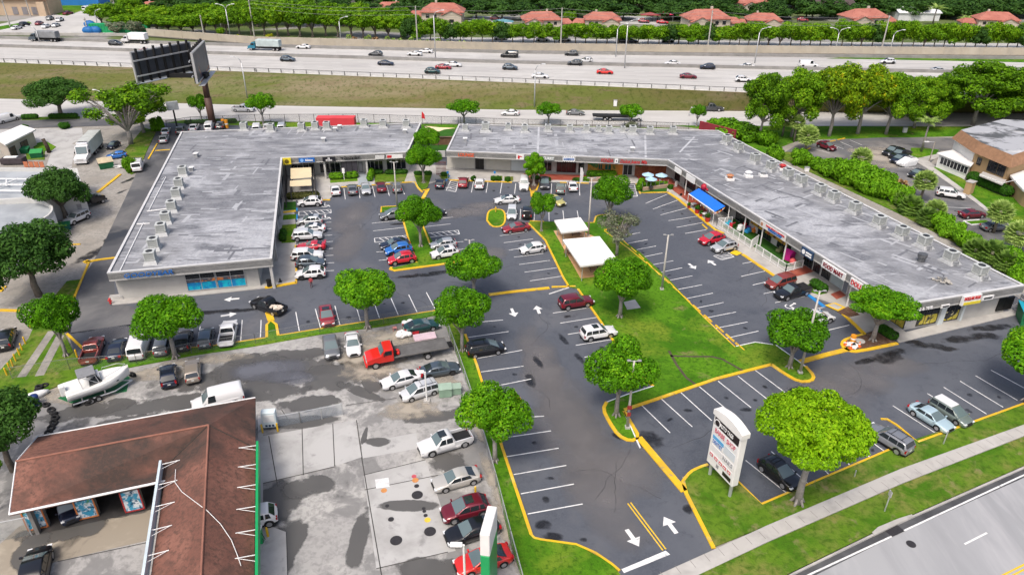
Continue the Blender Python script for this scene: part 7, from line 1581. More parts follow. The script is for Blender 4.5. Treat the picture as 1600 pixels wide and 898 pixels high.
# black flatbed pickup, west
c0=G(138,323,.02);fb_=empty('flatbed_pickup',c0,heading(120,328,156,315,.02),'black flatbed pickup parked at the white building','pickup');cab_conv(fb_,.3,2.0,'black',1.2,1.95,.6);d=MB();d.box((-1.4,0,1.0),(3.3,2.1,.12));d.box((.15,0,1.45),(.1,2,.9));d.build('deck',M_under,fb_);d=MB();d.box((-.9,0,.75),(4.2,.8,.25));d.build('chassis',M_under,fb_);truck_wheels(fb_,(2.4,-1.6),2.0,.4)
# flatbed on the frontage road
c0=G(968,188,.06);fl=empty('flatbed_truck',c0,heading(940,188,1000,189,.06),'flatbed truck with a white cab parked on the frontage road','truck');cab_conv(fl,3.0,2.3,'white',.9,2.5);d=MB();d.box((-2.2,0,1.25),(9.5,2.4,.25));d.build('deck',M_under,fl);d=MB();d.box((1.2,0,2),(1.6,2.2,1.3));d.build('hoist',M_under,fl);d=MB();d.box((-1,0,.95),(10,.9,.3));d.build('chassis',M_under,fl);truck_wheels(fl,(4.7,-2.5,-3.8),2.4,.48,(-2.5,-3.8))
# motorway trucks
def mtruck(x,y,dx,cabc,body,L,label,h=2.9):
 c0=G(x,y,HZ+.02);t=empty('truck',c0,heading(x,y,x+20*dx,y+.6*dx,HZ),label,'truck','trucks on the motorway');cab_conv(t,L/2-.2,2.4,cabc,.9,2.6,.7);d=MB();d.box((-.3,0,1.1+h/2-.2),(L-.6,2.45,h-.9));bevel(d.build('cargo_body',body,t),.12,1);d=MB();d.box((0,0,.85),(L,.9,.3));d.build('chassis',M_under,t);truck_wheels(t,(L/2+1.2,-L/4,-L/4-1.3),2.4,.5,(-L/4,-L/4-1.3))
mtruck(76,65,-1,'slate',pm('dump_grey',(.2,.21,.22),.2,.6,.7),8.0,'grey dump truck on the far lanes at the left',3.0);mtruck(217,68,-1,'white',pm('box_white',(.7,.7,.7),.05,.5,.6),6.5,'white box van left of the billboard',3.0);mtruck(420,79,-1,'sea',pm('pale_tipper',(.4,.47,.47),.15,.6,.7),8.5,'light blue tipper truck on the far lanes',3.0)
# trailer and boat
c0=G(527,202,.04);r0=empty('red_trailer',c0,0.02,'red box trailer behind the left roof','trailer');d=MB();d.box((0,0,2.3),(11.5,2.6,2.6));bevel(d.build('box',pm('trailer_red',(.6,.05,.06),.08,.4,.6),r0),.06,1);truck_wheels(r0,(-3.6,-2.4),2.5,.48);d=MB();d.box((3.5,0,.6),(.3,1.8,1.2));d.build('landing_leg',M_under,r0);sz=zat(527,182.5,c0)/3.6;r0.scale=(.8,.9,sz)
# ================================================================== STREET FURNITURE, FENCES, BOAT, SHELTERS, SMALL THINGS
M_pole=pm('concrete_pole',(.42,.4,.37),.1,1,.8);M_galv=pm('galvanised',(.5,.51,.52),.1,3,.45,.5);M_wood=pm('wood_pole',(.3,.27,.23),.2,1.5,.9)
# ---- lamp poles of the car park
def lot_pole(bx,by,ty,label,base=Z_LAWN,r=.14,heads=2,mat=M_pole,tx=None,red=False):
 P=G(bx,by,base);H=zat(tx or bx,ty,P)-base;o=empty('lamp_post',P,0,label,'lamp post','lamp posts of the car park');d=MB();d.smooth=True;d.tube([(0,0,-.05),(0,0,H)],r*1.25,10,r*.7);d.build('pole',mat,o)
 for k in range(heads):
  s=1 if k==0 else-1;d=MB();d.tube([(0,0,H-.1),(s*.4,0,H)],.05,6);d.build('arm',GREYM,o);d=MB();d.box((s*.55,0,H+.03),(.4,.28,.16));bevel(d.build('lamp_head',pm('lamp_grey',(.25,.25,.25),.1,2,.5),o),.04,1)
 d=MB();d.box((0,0,.1),(.5,.5,.3));d.build('base',M_walk,o)
 if red:d=MB();d.box((0,-.16,2.9),(.5,.06,.5));d.box((0,-.18,2.0),(.4,.05,.5));d.build('notice',pm('red_notice',(.25,.03,.03),.2,3,.5),o)
 return o
for a in[(980,668,562,'lamp post at the lower tip of the central lawn with a small red notice'),(1250,582,448,'leaning tall lamp post at the right tip of the central lawn'),(1034,452,366,'lamp post at the right kerb of the central lawn, middle of the lot'),(919,369,278,'tall lamp post beside the smaller white shelter'),(621,327,253,'lamp post in front of the long dark shop window'),(735,428,375,'lamp post rising out of the tree at the main drive')]:lot_pole(*a,red=(a[0]==980))
def white_pole(bx,by,tx,ty,label,arm):
 P=G(bx,by,.02);H=zat(bx,ty,P);o=empty('lamp_post',P,0,label,'lamp post','white lamp posts of the station');d=MB();d.tube([(0,0,0),(0,0,H)],.1,8);d.build('pole',WHITE,o);d=MB();d.box((0,0,.12),(.7,.7,.25));d.build('base',M_walk,o)
 d=MB();d.box((arm*.6,0,H+.05),(1.0,.5,.16));bevel(d.build('lamp_head',WHITE,o),.05,1);d=MB();d.tube([(0,0,H),(arm*.3,0,H+.05)],.05,6);d.build('arm',WHITE,o)
white_pole(667,627,664,581,'thin white lamp post before the silver minivan',-1);white_pole(727,918,718,851,'white lamp post at the bottom edge beside the green sign',-1)
# street sign posts on the verge
for x,y,tx,ty,lb,w in[(1382,798,1397,765,'thin street sign post on the verge by the storm drain',.3),(1474,693,1487,672,'short white post at the front kerb corner',0),(1335,744,1339,735,'stubby pale post right of the largest tree',0),(9,455,-2,400,'white pole at the left edge beside the big oak',0)]:
 P=G(x,y,.12);H=max(.8,zat(x,ty,P));o=empty('sign_post',P,0,lb,'post');d=MB();d.tube([(0,0,0),(0,0,H)],.06,8);d.build('post',M_galv,o)
 if w:d=MB();d.box((0,.04,H-.3),(.1,.45,.6));d.build('plate',M_frame,o)
# feather flags
P=G(905,305,.05);o=empty('feather_flag',P,0,'white feather flag on a pole beside the white sedan','flag');H=zat(905,262,P);d=MB();d.tube([(0,0,0),(0,0,H)],.04,6);d.build('pole',WHITE,o);d=MB();d.add([(0,0,H*.42),(.5,.05,H*.5),(.62,0,H*.8),(.35,-.05,H),(0,0,H*.98),(0,.03,H*.42),(.5,.08,H*.5),(.62,.03,H*.8),(.35,-.02,H),(0,.03,H*.98)],[(0,1,2,3,4),(9,8,7,6,5)]);d.build('cloth',pm('flag_white',(.62,.6,.6),.15,2,.8),o)
P=G(659,195,.05);o=empty('feather_flag',P,0,'red flag standing behind the left roof','flag');H=zat(659,174,P);d=MB();d.tube([(0,0,0),(0,0,H)],.05,6);d.build('pole',WHITE,o);d=MB();d.add([(0,0,H*.5),(.9,.1,H*.4),(.8,0,H*.75),(.2,-.05,H),(0,.04,H*.5),(.9,.14,H*.4),(.8,.04,H*.75),(.2,-.01,H)],[(0,1,2,3),(7,6,5,4)]);d.build('cloth',pm('flag_red',(.6,.03,.04),.1,2,.8),o)
# ---- motorway and far poles
def hw_lamp(bx,by,ty,label,arms=((1,0),),base=HZ,arm=2.4,r=.16,cat='street lamp',ty_tx=None):
 P=G(bx,by,base);H=zat(bx,ty,P)-base;o=empty('street_lamp',P,0,label,cat,'street lamps of the motorway');d=MB();d.smooth=True;d.tube([(0,0,0),(0,0,H-1.6)],r*1.2,8,r*.8);d.build('pole',M_galv,o)
 for sx,_ in arms:
  d=MB();d.smooth=True;d.tube([(0,0,H-1.7),(sx*arm*.25,0,H-.6),(sx*arm,0,H)],.1,6);d.build('arm',M_galv,o);d=MB();d.box((sx*(arm+.4),0,H),(.9,.4,.2));d.build('lamp_head',pm('lamp_pale',(.66,.67,.68),.05,2,.4),o)
for bx,by,ty,arms,lb in[(361,63,6,((1,0),(-1,0)),'double armed motorway lamp left of the tall pole'),(346,46,20,((1,0),),'single armed lamp behind the double armed one on the left'),(533,66,26,((1,0),),'single armed lamp in front of the bright tree grove'),(680.6,94,16,((1,0),),'slim mast in the motorway median'),(723,60,33,((1,0),),'lamp behind the palms at the noise wall'),(962,89,37,((1,0),),'shorter lamp at the far barrier'),(975.6,107,30,((1,0),),'tall lamp in the motorway median'),(1179,99,42,((1,0),),'single lamp right of the widest salmon house'),(1304,85,43,((1,0),(-1,0)),'double armed lamp at the right part of the noise wall'),(1389,86,46,((1,0),),'single lamp beside the slanting pole'),(153,42,14,((1,0),),'curved lamp before the green tree at the upper left'),(62,66,40,((-1,0),),'short lamp beside the grey dump truck')]:hw_lamp(bx,by,ty,lb,arms)
for bx,by,ty,lb in[(387,156,88,'curved arm lamp at the foot of the grass bank'),(835,168,100,'straight lamp at the foot of the grass bank'),(165,160,140,'dark lamp head rising above the half bare tree'),(1077,180,168,'short white post on the frontage road')]:hw_lamp(bx,by,ty,lb,((-1,0),)if bx<500 else((1,0),),.3,1.8 if bx!=1077 else.3)
poles=[]
for bx,by,ty,lb in[(397.5,57,-2,'tall utility pole above the light truck'),(319,57,22,'short utility pole left of the lamps'),(652.5,72,8,'tall utility pole before the small palms'),(876,76,11,'tall utility pole between the salmon houses'),(1105,81,15,'tall utility pole before the widest salmon house'),(1376,83,22,'slanting utility pole at the right'),(183,26,-4,'utility pole behind the green tree at the top left'),(173,38,12,'dark slim pole left of the tall one at the top left'),(16,42,-2,'white pole by the grass at the top left'),(48,26,-3,'pole in front of the beige house'),(136,45,26,'leaning pole above the blue barrels')]:
 P=G(bx,by,HZ-.3);H=zat(bx,ty,P)-HZ;o=empty('utility_pole',P,0,lb,'utility pole','utility poles beyond the motorway');d=MB();d.tube([(0,0,0),(0,0,H)],.26,8,.18);d.build('pole',M_pole,o);d=MB();d.box((0,0,H-.7),(.2,1.8,.15));d.build('crossarm',M_wood,o);poles.append(Vector((P.x,P.y,HZ+H)))
for k,(a,c)in enumerate([(0,2),(2,3),(3,4),(4,5)]):
 for j,dz in enumerate((-.5,-1.6,-3.0)):
  A,B=poles[a]+Vector((0,0,dz)),poles[c]+Vector((0,0,dz));d=MB();d.tube([A.lerp(B,t/10)-Vector((0,0,1.2*math.sin(math.pi*t/10)))for t in range(11)],.035,4,cap=False)
  tag(d.build('power_line',pm('wire',(.2,.2,.2),0,1,.6),origin=A),'%s power line of the span starting at the %s'%(('upper','middle','lower')[j],('tall pole above the light truck','x','pole before the small palms','pole between the salmon houses','pole before the widest house')[a]),'power line','power lines')
# ---- billboard
P=G(333,197,.05);bb=empty('billboard',P,0,'large two faced billboard with dark back frames on a thick brown post','billboard')
H0=zat(312,114,P)-.2;M_post=pm('brown_post',(.085,.045,.035),.15,.5,.6)
d=MB();d.smooth=True;d.tube([(0,0,0),(0,0,H0*.55)],.85,20);d.tube([(0,0,H0*.55),(0,0,H0)],.72,20);d.build('post',M_post,bb)
# right face: seen from its front, towards the lower right; left face: seen from its back
def face(A,B,z0,z1,nm,back):
 """A,B relative to the post; board standing between them"""
 A,B=Vector((*A,0)),Vector((*B,0));e=(B-A).normalized();L=(B-A).length;q=Vector((-e.y,e.x,0));c=(A+B)/2
 T=Matrix.Translation((c.x,c.y,0))@Matrix.Rotation(math.atan2(e.y,e.x),4,'Z');return T,L
depthp=(P-Vector((0,0,CAM_H))).dot(_F);mpp=depthp/F_PX
zt_,zb_=zat(306,55,P),zat(306,112,P)
A0=G(300,74,zt_)-P;A1=G(314,55,zt_)-P;C0=G(238,71,zt_-.6)-P;C1=G(297,53,zt_-.6)-P
for(Aq,Bq),nm in(((A0,A1),'ad'),((C0,C1),'back')):
 pass
Lr=12.0
bv=Vector((P.x,P.y,0)).normalized();br=Vector((bv.y,-bv.x,0));d1=(br*3.2+bv*15)/2
FR=d1-br*3.2;NL=FR-br*12.6-bv*9
T1,L1_=face((-d1).xy,d1.xy,0,0,'ad',False)
M_ad=layered('night_poster',(.03,.045,.08),[((.4,.12,.04),.25,.6,.68,3),((.015,.02,.04),.5,.5,.7,3)],rough=.4)
zl,zh=H0-.6,H0+6.0
def boardset(T,L,front_mat,show_back,nm):
 d=MB();d.box((0,0,(zl+zh)/2),(L,.3,zh-zl),M=T);d.build('panel',pm('panel_back',(.05,.055,.065),.25,.6,.6),bb)
 d=MB();d.box((0,-.17,(zl+zh)/2),(L-.5,.04,zh-zl-.5),M=T);d.build('poster',front_mat,bb)
 d=MB();t=.28
 for s in(-1,1):d.box((s*(L/2),-.05,(zl+zh)/2),(t,.5,zh-zl+t),M=T);d.box((0,-.05,(zl+zh)/2+s*(zh-zl)/2),(L,.5,t),M=T)
 d.build('frame',M_frame,bb)
 d=MB()
 for i in range(7):d.box((-L/2+L*(i+.5)/7,.4,(zl+zh)/2+.3),(.38,.5,zh-zl+.9),M=T)
 d.build('back_post',M_under,bb)
 d=MB()
 for z in(zl+1.4,zh-1.8):d.box((0,.75,z),(L+.3,.25,.3),M=T)
 d.build('back_rail',M_galv,bb)
 d=MB();d.box((0,-.9,zl-.6),(L,1.3,.12),M=T);d.build('catwalk',M_galv,bb)
boardset(T1,L1_,M_ad,False,'ad')
T2,L2_=face(FR.xy,NL.xy,0,0,'b',True)
boardset(T2,L2_,M_ad,True,'b')
d=MB();mm=(FR+NL)/2;d.box((0,0,H0-.4),(2.2,2.2,1.0));d.box((mm.x/2,mm.y/2,H0-.5),(mm.length,.6,1.0),math.atan2(mm.y,mm.x));d.build('beam',M_under,bb)
# dark small sign on a pole
P=G(277,200,.05);o=empty('pole_sign',P,0,'small tilted sign box on a black pole behind the left roof','sign');H=zat(272,170,P);d=MB();d.tube([(0,0,0),(0,0,H)],.2,8);d.build('pole',BLACK,o);d=MB();d.box((0,0,H+.7),(2.6,.8,2.0),.5);bevel(d.build('sign_box',pm('sign_pale',(.4,.42,.44),.3,.8,.5),o),.06,1)
# ---- pylon sign at the street
A,B=G(1109,740,.13),G(1140,774,.13);u=(B-A).normalized();Ls=(B-A).length
o=empty('pylon_sign',(A+B)/2,math.atan2(u.y,u.x),'tall white multi tenant pylon sign on two legs at the street entrance','sign')
H=zat(1148,672,B);Wb=Ls+.8
d=MB()
for s in(-1,1):d.tube([(s*Ls/2,0,0),(s*Ls/2,0,1.9)],.17,12)
d.build('leg',M_galv,o)
zb0,zt0=1.6,H*.93
d=MB();d.box((0,0,(zb0+zt0)/2),(Wb,.75,zt0-zb0));bevel(d.build('cabinet',M_white,o),.04,1)
d=MB();n=14;P2=[(-Wb/2-.12,zt0)]+[(-Wb/2-.12+(Wb+.24)*i/n,zt0+.55+.45*math.sin(math.pi*i/n))for i in range(n+1)]+[(Wb/2+.12,zt0)]
m_=len(P2);d.add([(x,-.47,z)for x,z in P2]+[(x,.47,z)for x,z in P2],[tuple(range(m_))[::-1],tuple(range(m_,2*m_))]+[(i,(i+1)%m_,m_+(i+1)%m_,m_+i)for i in range(m_)]);d.build('arched_top',M_white,o)
T=Matrix.Rotation(R(90),4,'X');hh=zt0-zb0
def tenant(x,zf,w,h,board,txt=None,tm=None,size=.4,f=-1,tw=.85):
 z=zb0+hh*zf;d=MB();d.box((x,f*.385,z),(w,.03,h));d.build('tenant_panel',board,o)
 if txt:
  t=textmesh('lettering',txt,tm,size,o,Matrix.Identity(4),.012,bold=.008);xs=[v.co.x for v in t.data.vertices];s=w*tw/(max(xs)-min(xs));t.matrix_local=Matrix.Translation((x,f*.415,z))@T@Matrix.Diagonal((s,1,1,1))
B_pale=pm('tenant_white',(.68,.68,.68),.03,2,.4);B_lb=pm('tenant_blue',(.1,.35,.62),.05,2,.4);G_txt=pm('grey_letter',(.25,.25,.27),.05,2,.5);P_txt=pm('pink_red_letter',(.5,.08,.12),.05,2,.5)
w_=Wb-.4
tenant(0,.9,w_,hh*.15,pm('tenant_black',(.015,.01,.013),.1,2,.4),'AUTO TAGS',MWHT,.62,tw=.55)
d=MB();d.tube([(0,0,0),(0,0,.03)],.42,20);t=d.build('ring_logo',MWHT,o);t.matrix_local=Matrix.Translation((-w_*.36,-.44,zb0+hh*.9))@T;d=MB();d.tube([(0,0,0),(0,0,.03)],.32,20);t=d.build('ring_logo',pm('tenant_black',(.015,.01,.013)),o);t.matrix_local=Matrix.Translation((-w_*.36,-.46,zb0+hh*.9))@T
tenant(0,.73,w_,hh*.13,B_pale,'BARBE  SHOP',P_txt,.75);tenant(-w_*.24,.585,w_*.46,hh*.07,B_lb);tenant(-w_*.24,.5,w_*.46,hh*.085,B_pale,'DENTIST',MBLUE,.62);tenant(w_*.24,.55,w_*.46,hh*.15,pm('tenant_pale_blue',(.55,.6,.64),.05,2,.4));tenant(w_*.24,.37,w_*.46,hh*.12,B_pale,'NAILS',G_txt,.6);tenant(-w_*.24,.37,w_*.46,hh*.1,B_pale)
tenant(0,.2,w_,hh*.13,B_pale)
for x,c in((-.4,MRED),(-.2,MRED),(0,MRED),(.17,MRED),(.36,MRED)):d=MB();d.box((x*w_,-.41,zb0+hh*.215),(w_*.13,.02,hh*.055));d.build('red_mark',c,o);d=MB();d.box((x*w_,-.425,zb0+hh*.215),(w_*.08,.02,hh*.022));d.build('red_mark',B_pale,o)
tenant(w_*.3,.09,w_*.34,hh*.08,pm('tenant_black',(.015,.01,.013)));tenant(-w_*.1,.1,w_*.1,hh*.07,G_txt)
# ---- green fuel price sign at the bottom
P=G(765,925,.02);o=empty('fuel_sign',P,R(80),'tall green and white fuel brand sign at the bottom edge','sign');Hs=zat(760,812,P)
d=MB();d.box((0,0,Hs*.36),(3.0,.75,Hs*.72));bevel(d.build('lower_cabinet',GREEN,o),.06,1);d=MB();d.box((0,0,Hs*.86),(3.0,.78,Hs*.28));bevel(d.build('upper_cabinet',M_white,o),.06,1)
M_em=pm('lime_emblem',(.3,.55,.03),.1,2,.4);d=MB()
for i in range(9):a=i*2*math.pi/9;d.add([(math.cos(a)*.2,0,math.sin(a)*.2),(math.cos(a+.35)*.62,0,math.sin(a+.35)*.62),(math.cos(a+.7)*.2,0,math.sin(a+.7)*.2)],[(0,1,2)])
d.tube([(0,-.01,0),(0,.01,0)],.34,12);em=d.build('sun_emblem',M_em,o);em.location=(-.2,.42,Hs*.84)
# ---- white equipment cabinet, mesh fence, transformers, tyres
P=G(424,668,.02);o=empty('vending_cabinet',P,R(8),'white blue air and water cabinet on two yellow posts','cabinet');d=MB();d.box((0,0,1.35),(1.5,.8,2.0));bevel(d.build('cabinet',pm('pale_cyan',(.6,.68,.7),.06,1,.5),o),.05,1);d=MB();d.box((0,-.42,1.6),(1.2,.04,.9));d.build('panel',WHITE,o);d=MB()
for x in(-.35,0,.35):d.box((x,-.43,.65),(.22,.05,.25))
d.build('buttons',B_navy,o)
for s in(-1,1):d=MB();d.tube([(s*.8,-.7,0),(s*.8,-.7,1.1)],.1,8);d.build('bollard',YELLOW,o)
M_mesh=None
def mesh_mat(name,col,dens=.22,sc=9):
 m,n,b=_mat(name);b.inputs['Base Color'].default_value=(*col,1);b.inputs['Roughness'].default_value=.5;b.inputs['Metallic'].default_value=.3
 tc=n.nodes.new('ShaderNodeTexCoord');mx=n.nodes.new('ShaderNodeMixShader');tp=n.nodes.new('ShaderNodeBsdfTransparent');acc=None
 sep=n.nodes.new('ShaderNodeSeparateXYZ');n.links.new(tc.outputs['Object'],sep.inputs[0])
 for sg in(1,-1):
  a=n.nodes.new('ShaderNodeMath');a.operation='MULTIPLY_ADD';n.links.new(sep.outputs['Z'],a.inputs[0]);a.inputs[1].default_value=sg;n.links.new(sep.outputs['X'],a.inputs[2])
  s=n.nodes.new('ShaderNodeMath');s.operation='MULTIPLY';n.links.new(a.outputs[0],s.inputs[0]);s.inputs[1].default_value=sc
  f=n.nodes.new('ShaderNodeMath');f.operation='FRACT';n.links.new(s.outputs[0],f.inputs[0]);l=n.nodes.new('ShaderNodeMath');l.operation='LESS_THAN';n.links.new(f.outputs[0],l.inputs[0]);l.inputs[1].default_value=dens*.55
  if acc is None:acc=l
  else:k=n.nodes.new('ShaderNodeMath');k.operation='MAXIMUM';n.links.new(acc.outputs[0],k.inputs[0]);n.links.new(l.outputs[0],k.inputs[1]);acc=k
 n.links.new(acc.outputs[0],mx.inputs[0]);n.links.new(tp.outputs[0],mx.inputs[1]);n.links.new(b.outputs[0],mx.inputs[2]);n.links.new(mx.outputs[0],n.nodes['Material Output'].inputs['Surface']);return m
M_link=mesh_mat('chain_link',(.42,.43,.43),.24);M_dlink=mesh_mat('dark_chain_link',(.1,.1,.1),.2)
def fence(name,pts,h,label,mat,post=M_galv,step=3.0,z=.05,r=.045):
 A0=Vector(pts[0]);o=empty(name,(A0.x,A0.y,z),0,label,'fence')
 rails=MB();
 for a,c in zip(pts[:-1],pts[1:]):
  a,c=Vector((a[0],a[1],0)),Vector((c[0],c[1],0));e=c-a;L=e.length;n=max(1,int(L/step));rails.tube([a-A0.xy.to_3d()+Vector((0,0,h)),c-A0.xy.to_3d()+Vector((0,0,h))],r,6)
  d=MB();d.add([(0,0,.05),(L,0,.05),(L,0,h),(0,0,h)],[(0,1,2,3)]);p=d.build('mesh_panel',mat,o);p.location=a-A0.xy.to_3d();p.rotation_euler=(0,0,math.atan2(e.y,e.x))
  pm_=MB()
  for i in range(n+1):q_=a.lerp(c,i/n)-A0.xy.to_3d();pm_.tube([(q_.x,q_.y,-.05),(q_.x,q_.y,h+.05)],r*1.3,6)
  pm_.build('posts',post,o)
 rails.build('top_rail',post,o);return o
fence('chain_link_fence',GP([(262,203),(300,197),(400,193),(560,192),(660,195),(720,197)]),2.2,'chain link fence with dark posts behind the left roof',M_dlink,M_dframe,3.6)
fence('chain_link_fence',GP([(716,197),(800,200),(900,202),(1000,204),(1075,207)]),2.2,'chain link fence with dark posts behind the middle roof',M_dlink,M_dframe,3.6)
fence('chain_link_fence',GP([(690,492),(718,571),(736,625),(758,700),(775,760),(798,850),(818,925)]),1.7,'galvanised chain link fence between the station yard and the main drive',M_link)
fence('chain_link_fence',GP([(20,592),(110,578),(215,570),(300,553),(400,538),(500,520),(600,507),(690,491)]),1.6,'faint chain link fence along the grass strip above the yard',mesh_mat('thin_link',(.3,.31,.31),.1),pm('dull_galv',(.2,.205,.21),.1,3,.6,.3),5,r=.025)
fence('mesh_barrier',GP([(432,668),(470,661),(536,648)]),1.5,'grey mesh fence run beside the air and water cabinet',mesh_mat('blue_link',(.32,.37,.42),.4),M_galv,2.2)
fence('mesh_gate',GP([(-10,848),(50,836)]),2.2,'mesh gate left of the repair bays',mesh_mat('gate_link',(.3,.33,.33),.3),M_galv,2.4)
for i,(x,y,s)in enumerate([(696,616,1.15),(712,613,.95)]):
 P=G(x,y,.02);o=empty('transformer_box',P,R(10),('larger','smaller')[i]+' pale green utility box beside the silver minivan','utility box');d=MB();d.box((0,0,.5*s),(1.3*s,1.1*s,1.0*s));bevel(d.build('cabinet',pm('utility_green',(.2,.3,.22),.12,1.5,.6),o),.05,1);d=MB();d.box((0,-.02,1.02*s),(1.36*s,1.16*s,.06));d.build('lid',pm('utility_lid',(.3,.4,.32),.12,1.5,.6),o)
tm=MB();tm.smooth=True
def torus(d,R1_,r_,n=18,m=8):
 vs=[];fs=[]
 for i in range(n):
  a=2*math.pi*i/n
  for k in range(m):b=2*math.pi*k/m;vs.append(((R1_+r_*math.cos(b))*math.cos(a),(R1_+r_*math.cos(b))*math.sin(a),r_*math.sin(b)*1.15))
 for i in range(n):
  for k in range(m):fs.append((i*m+k,((i+1)%n)*m+k,((i+1)%n)*m+(k+1)%m,i*m+(k+1)%m))
 d.add(vs,fs)
torus(tm,.27,.12);tyre_me=tm.mesh('tyre',M_tyre)
for x,y,z,rx,lb in[(60,608,.14,0,'loose tyre, lower of the pair left of the boat'),(61,604,.38,0.1,'loose tyre lying on the pair left of the boat'),(70,602,.14,.1,'loose tyre right of the pair left of the boat'),(119,632,.14,0,'loose tyre alone below the boat trailer'),(138,629,.14,.1,'loose tyre below the boat trailer, lower of two'),(139,625.5,.4,.15,'loose tyre below the boat trailer, upper of two'),(207,585,.35,1.3,'loose wheel standing at the boat bow'),(72,632,.14,.2,'topmost tyre of the pile at the leafy tree'),(80,640,.16,.3,'second tyre down in the pile at the leafy tree'),(84,645,.2,.4,'third tyre down in the pile at the leafy tree'),(86,652,.2,.2,'fourth tyre down in the pile at the leafy tree'),(84,660,.2,.5,'fifth tyre down in the pile at the leafy tree'),(80,668,.16,.3,'sixth tyre down in the pile at the leafy tree'),(76,676,.16,.4,'lowest tyre of the pile at the leafy tree')]:
 t=bpy.data.objects.new('loose_tyre',tyre_me);COL.objects.link(t);t.location=G(x,y,z);t.rotation_euler=(rx,rx*.4,rng.uniform(0,3));s=1.15;t.scale=(s,s,s);tag(t,lb,'tyre','loose tyres in the yard')
# green tarp under the boat, boat, trailer
struct('green_tarp',MB().sheet(GP([(90,622),(112,630),(165,616),(198,612),(203,588),(180,586),(110,612)]),.03),pm('tarp_green',(.01,.12,.04),.2,1,.6,world=True))
Pb,Ps=G(205,585,1.3),G(102,618,1.3);u=(Pb-Ps);u.z=0;Lb_=u.length*.98;c0=(Pb+Ps)/2
boat=empty('motor_boat',(c0.x,c0.y,0),math.atan2(u.y,u.x),'white cabin motor boat with a grey hardtop on a trailer','boat');d=MB();d.smooth=True
n=15;S_=[]
for i in range(n):
 t=i/(n-1);x=(t-.5)*Lb_;w=1.55*(1-max(0,(t-.45)/.55)**2.4)+.02;zk=.65+.75*max(0,(t-.55)/.45)**2;zd=2.05+.45*t**2
 S_.append([(x,0,zk),(x,w*.55,zk+.25),(x,w*.9,zk+(zd-zk)*.55),(x,w,zd),(x,w*.92,zd+.05),(x,w*.85,zd-(.0 if t>.42 else.0)),(x,0,zd+(.32*math.sin(min(1,max(0,(t-.42)/.5))*math.pi*.55)if t>.42 else-.02))])
fl=[s+[(p[0],-p[1],p[2])for p in s[-2:0:-1]]for s in S_];m=len(fl[0]);d.v=[Vector(p)for s in fl for p in s]
for i in range(n-1):
 for k in range(m):d.f.append([i*m+k,i*m+(k+1)%m,(i+1)*m+(k+1)%m,(i+1)*m+k]);d.m.append(0);d.sm.append(True)
d.f.append(list(range(m-1,-1,-1)));d.m.append(0);d.sm.append(False);d.build('hull',pm('gelcoat',(.72,.72,.7),.03,1,.2),boat)
M_deck=pm('grey_deck',(.2,.205,.215),.12,2,.7)
d=MB();d.box((-Lb_*.33,0,1.99),(Lb_*.28,2.1,.06));d.build('cockpit_floor',M_deck,boat);d=MB();d.box((-Lb_*.13,0,3.5),(Lb_*.27,2.1,.12));bevel(d.build('hardtop',M_deck,boat),.05,2)
d=MB()
for sx,tx in((-.24,-.26),(.02,-.02)):
 for s in(1,-1):d.tube([(Lb_*sx,s*1.05,2),(Lb_*tx,s*.98,3.5)],.04,6)
for s in(1,-1):d.tube([(Lb_*.02,s*1.0,2.1),(-Lb_*.2,s*.98,3.4)],.03,6)
for s in(1,-1):d.tube([(Lb_*.1,s*1.15,2.1),(Lb_*.12,s*1.1,2.75),(Lb_*.35,s*.7,2.95),(Lb_*.47,0,2.95)],.03,6)
d.build('rails',M_galv,boat);d=MB();d.add([(Lb_*.08,-.95,2.1),(Lb_*.08,.95,2.1),(-Lb_*.01,.8,3.3),(-Lb_*.01,-.8,3.3)],[(0,1,2,3)])
for s in(1,-1):d.add([(Lb_*.08,s*.96,2.1),(-Lb_*.14,s*1.05,2.1),(-Lb_*.12,s*.95,2.9),(Lb_*.0,s*.85,3.2)],[(0,1,2,3)])
d.build('windscreen',M_cglass,boat);d=MB();d.box((-Lb_*.02,0,2.5),(1.0,1.5,.9));d.build('console',WHITE,boat);d=MB();d.box((-Lb_*.52,0,2.1),(.6,.8,1.3));bevel(d.build('outboard',WHITE,boat),.12,2)
for x in(.16,.26):d=MB();d.box((Lb_*x,-1.17+(x-.16)*1.2,1.75),(.5,.05,.14),.12);d.build('porthole',M_cglass,boat)
trl=empty('boat_trailer',(c0.x,c0.y,0),math.atan2(u.y,u.x),'tandem wheel trailer under the white boat','trailer');d=MB()
for s in(1,-1):d.tube([(-Lb_*.45,s*1.15,.55),(Lb_*.2,s*1.15,.55),(Lb_*.5,0,.55)],.09,6);d.tube([(-Lb_*.3,s*1.15,.55),(-Lb_*.3,s*1.25,1.7)],.06,6);d.tube([(Lb_*.05,s*1.15,.55),(Lb_*.05,s*1.3,2.0)],.06,6)
d.tube([(-Lb_*.3,-1.15,.55),(-Lb_*.3,1.15,.55)],.08,6);d.tube([(Lb_*.05,-1.15,.55),(Lb_*.05,1.15,.55)],.08,6);d.build('frame',M_galv,trl)
for x in(-.18,-.07):
 for s in(1,-1):d=MB();d.tube([(Lb_*x,s*1.3-.12,.36),(Lb_*x,s*1.3+.12,.36)],.36,14);k=d.build('wheel',M_tyre,trl);d=MB();d.tube([(Lb_*x,s*1.3-.13,.36),(Lb_*x,s*1.3+.13,.36)],.2,10);d.build('rim',M_rim,k)
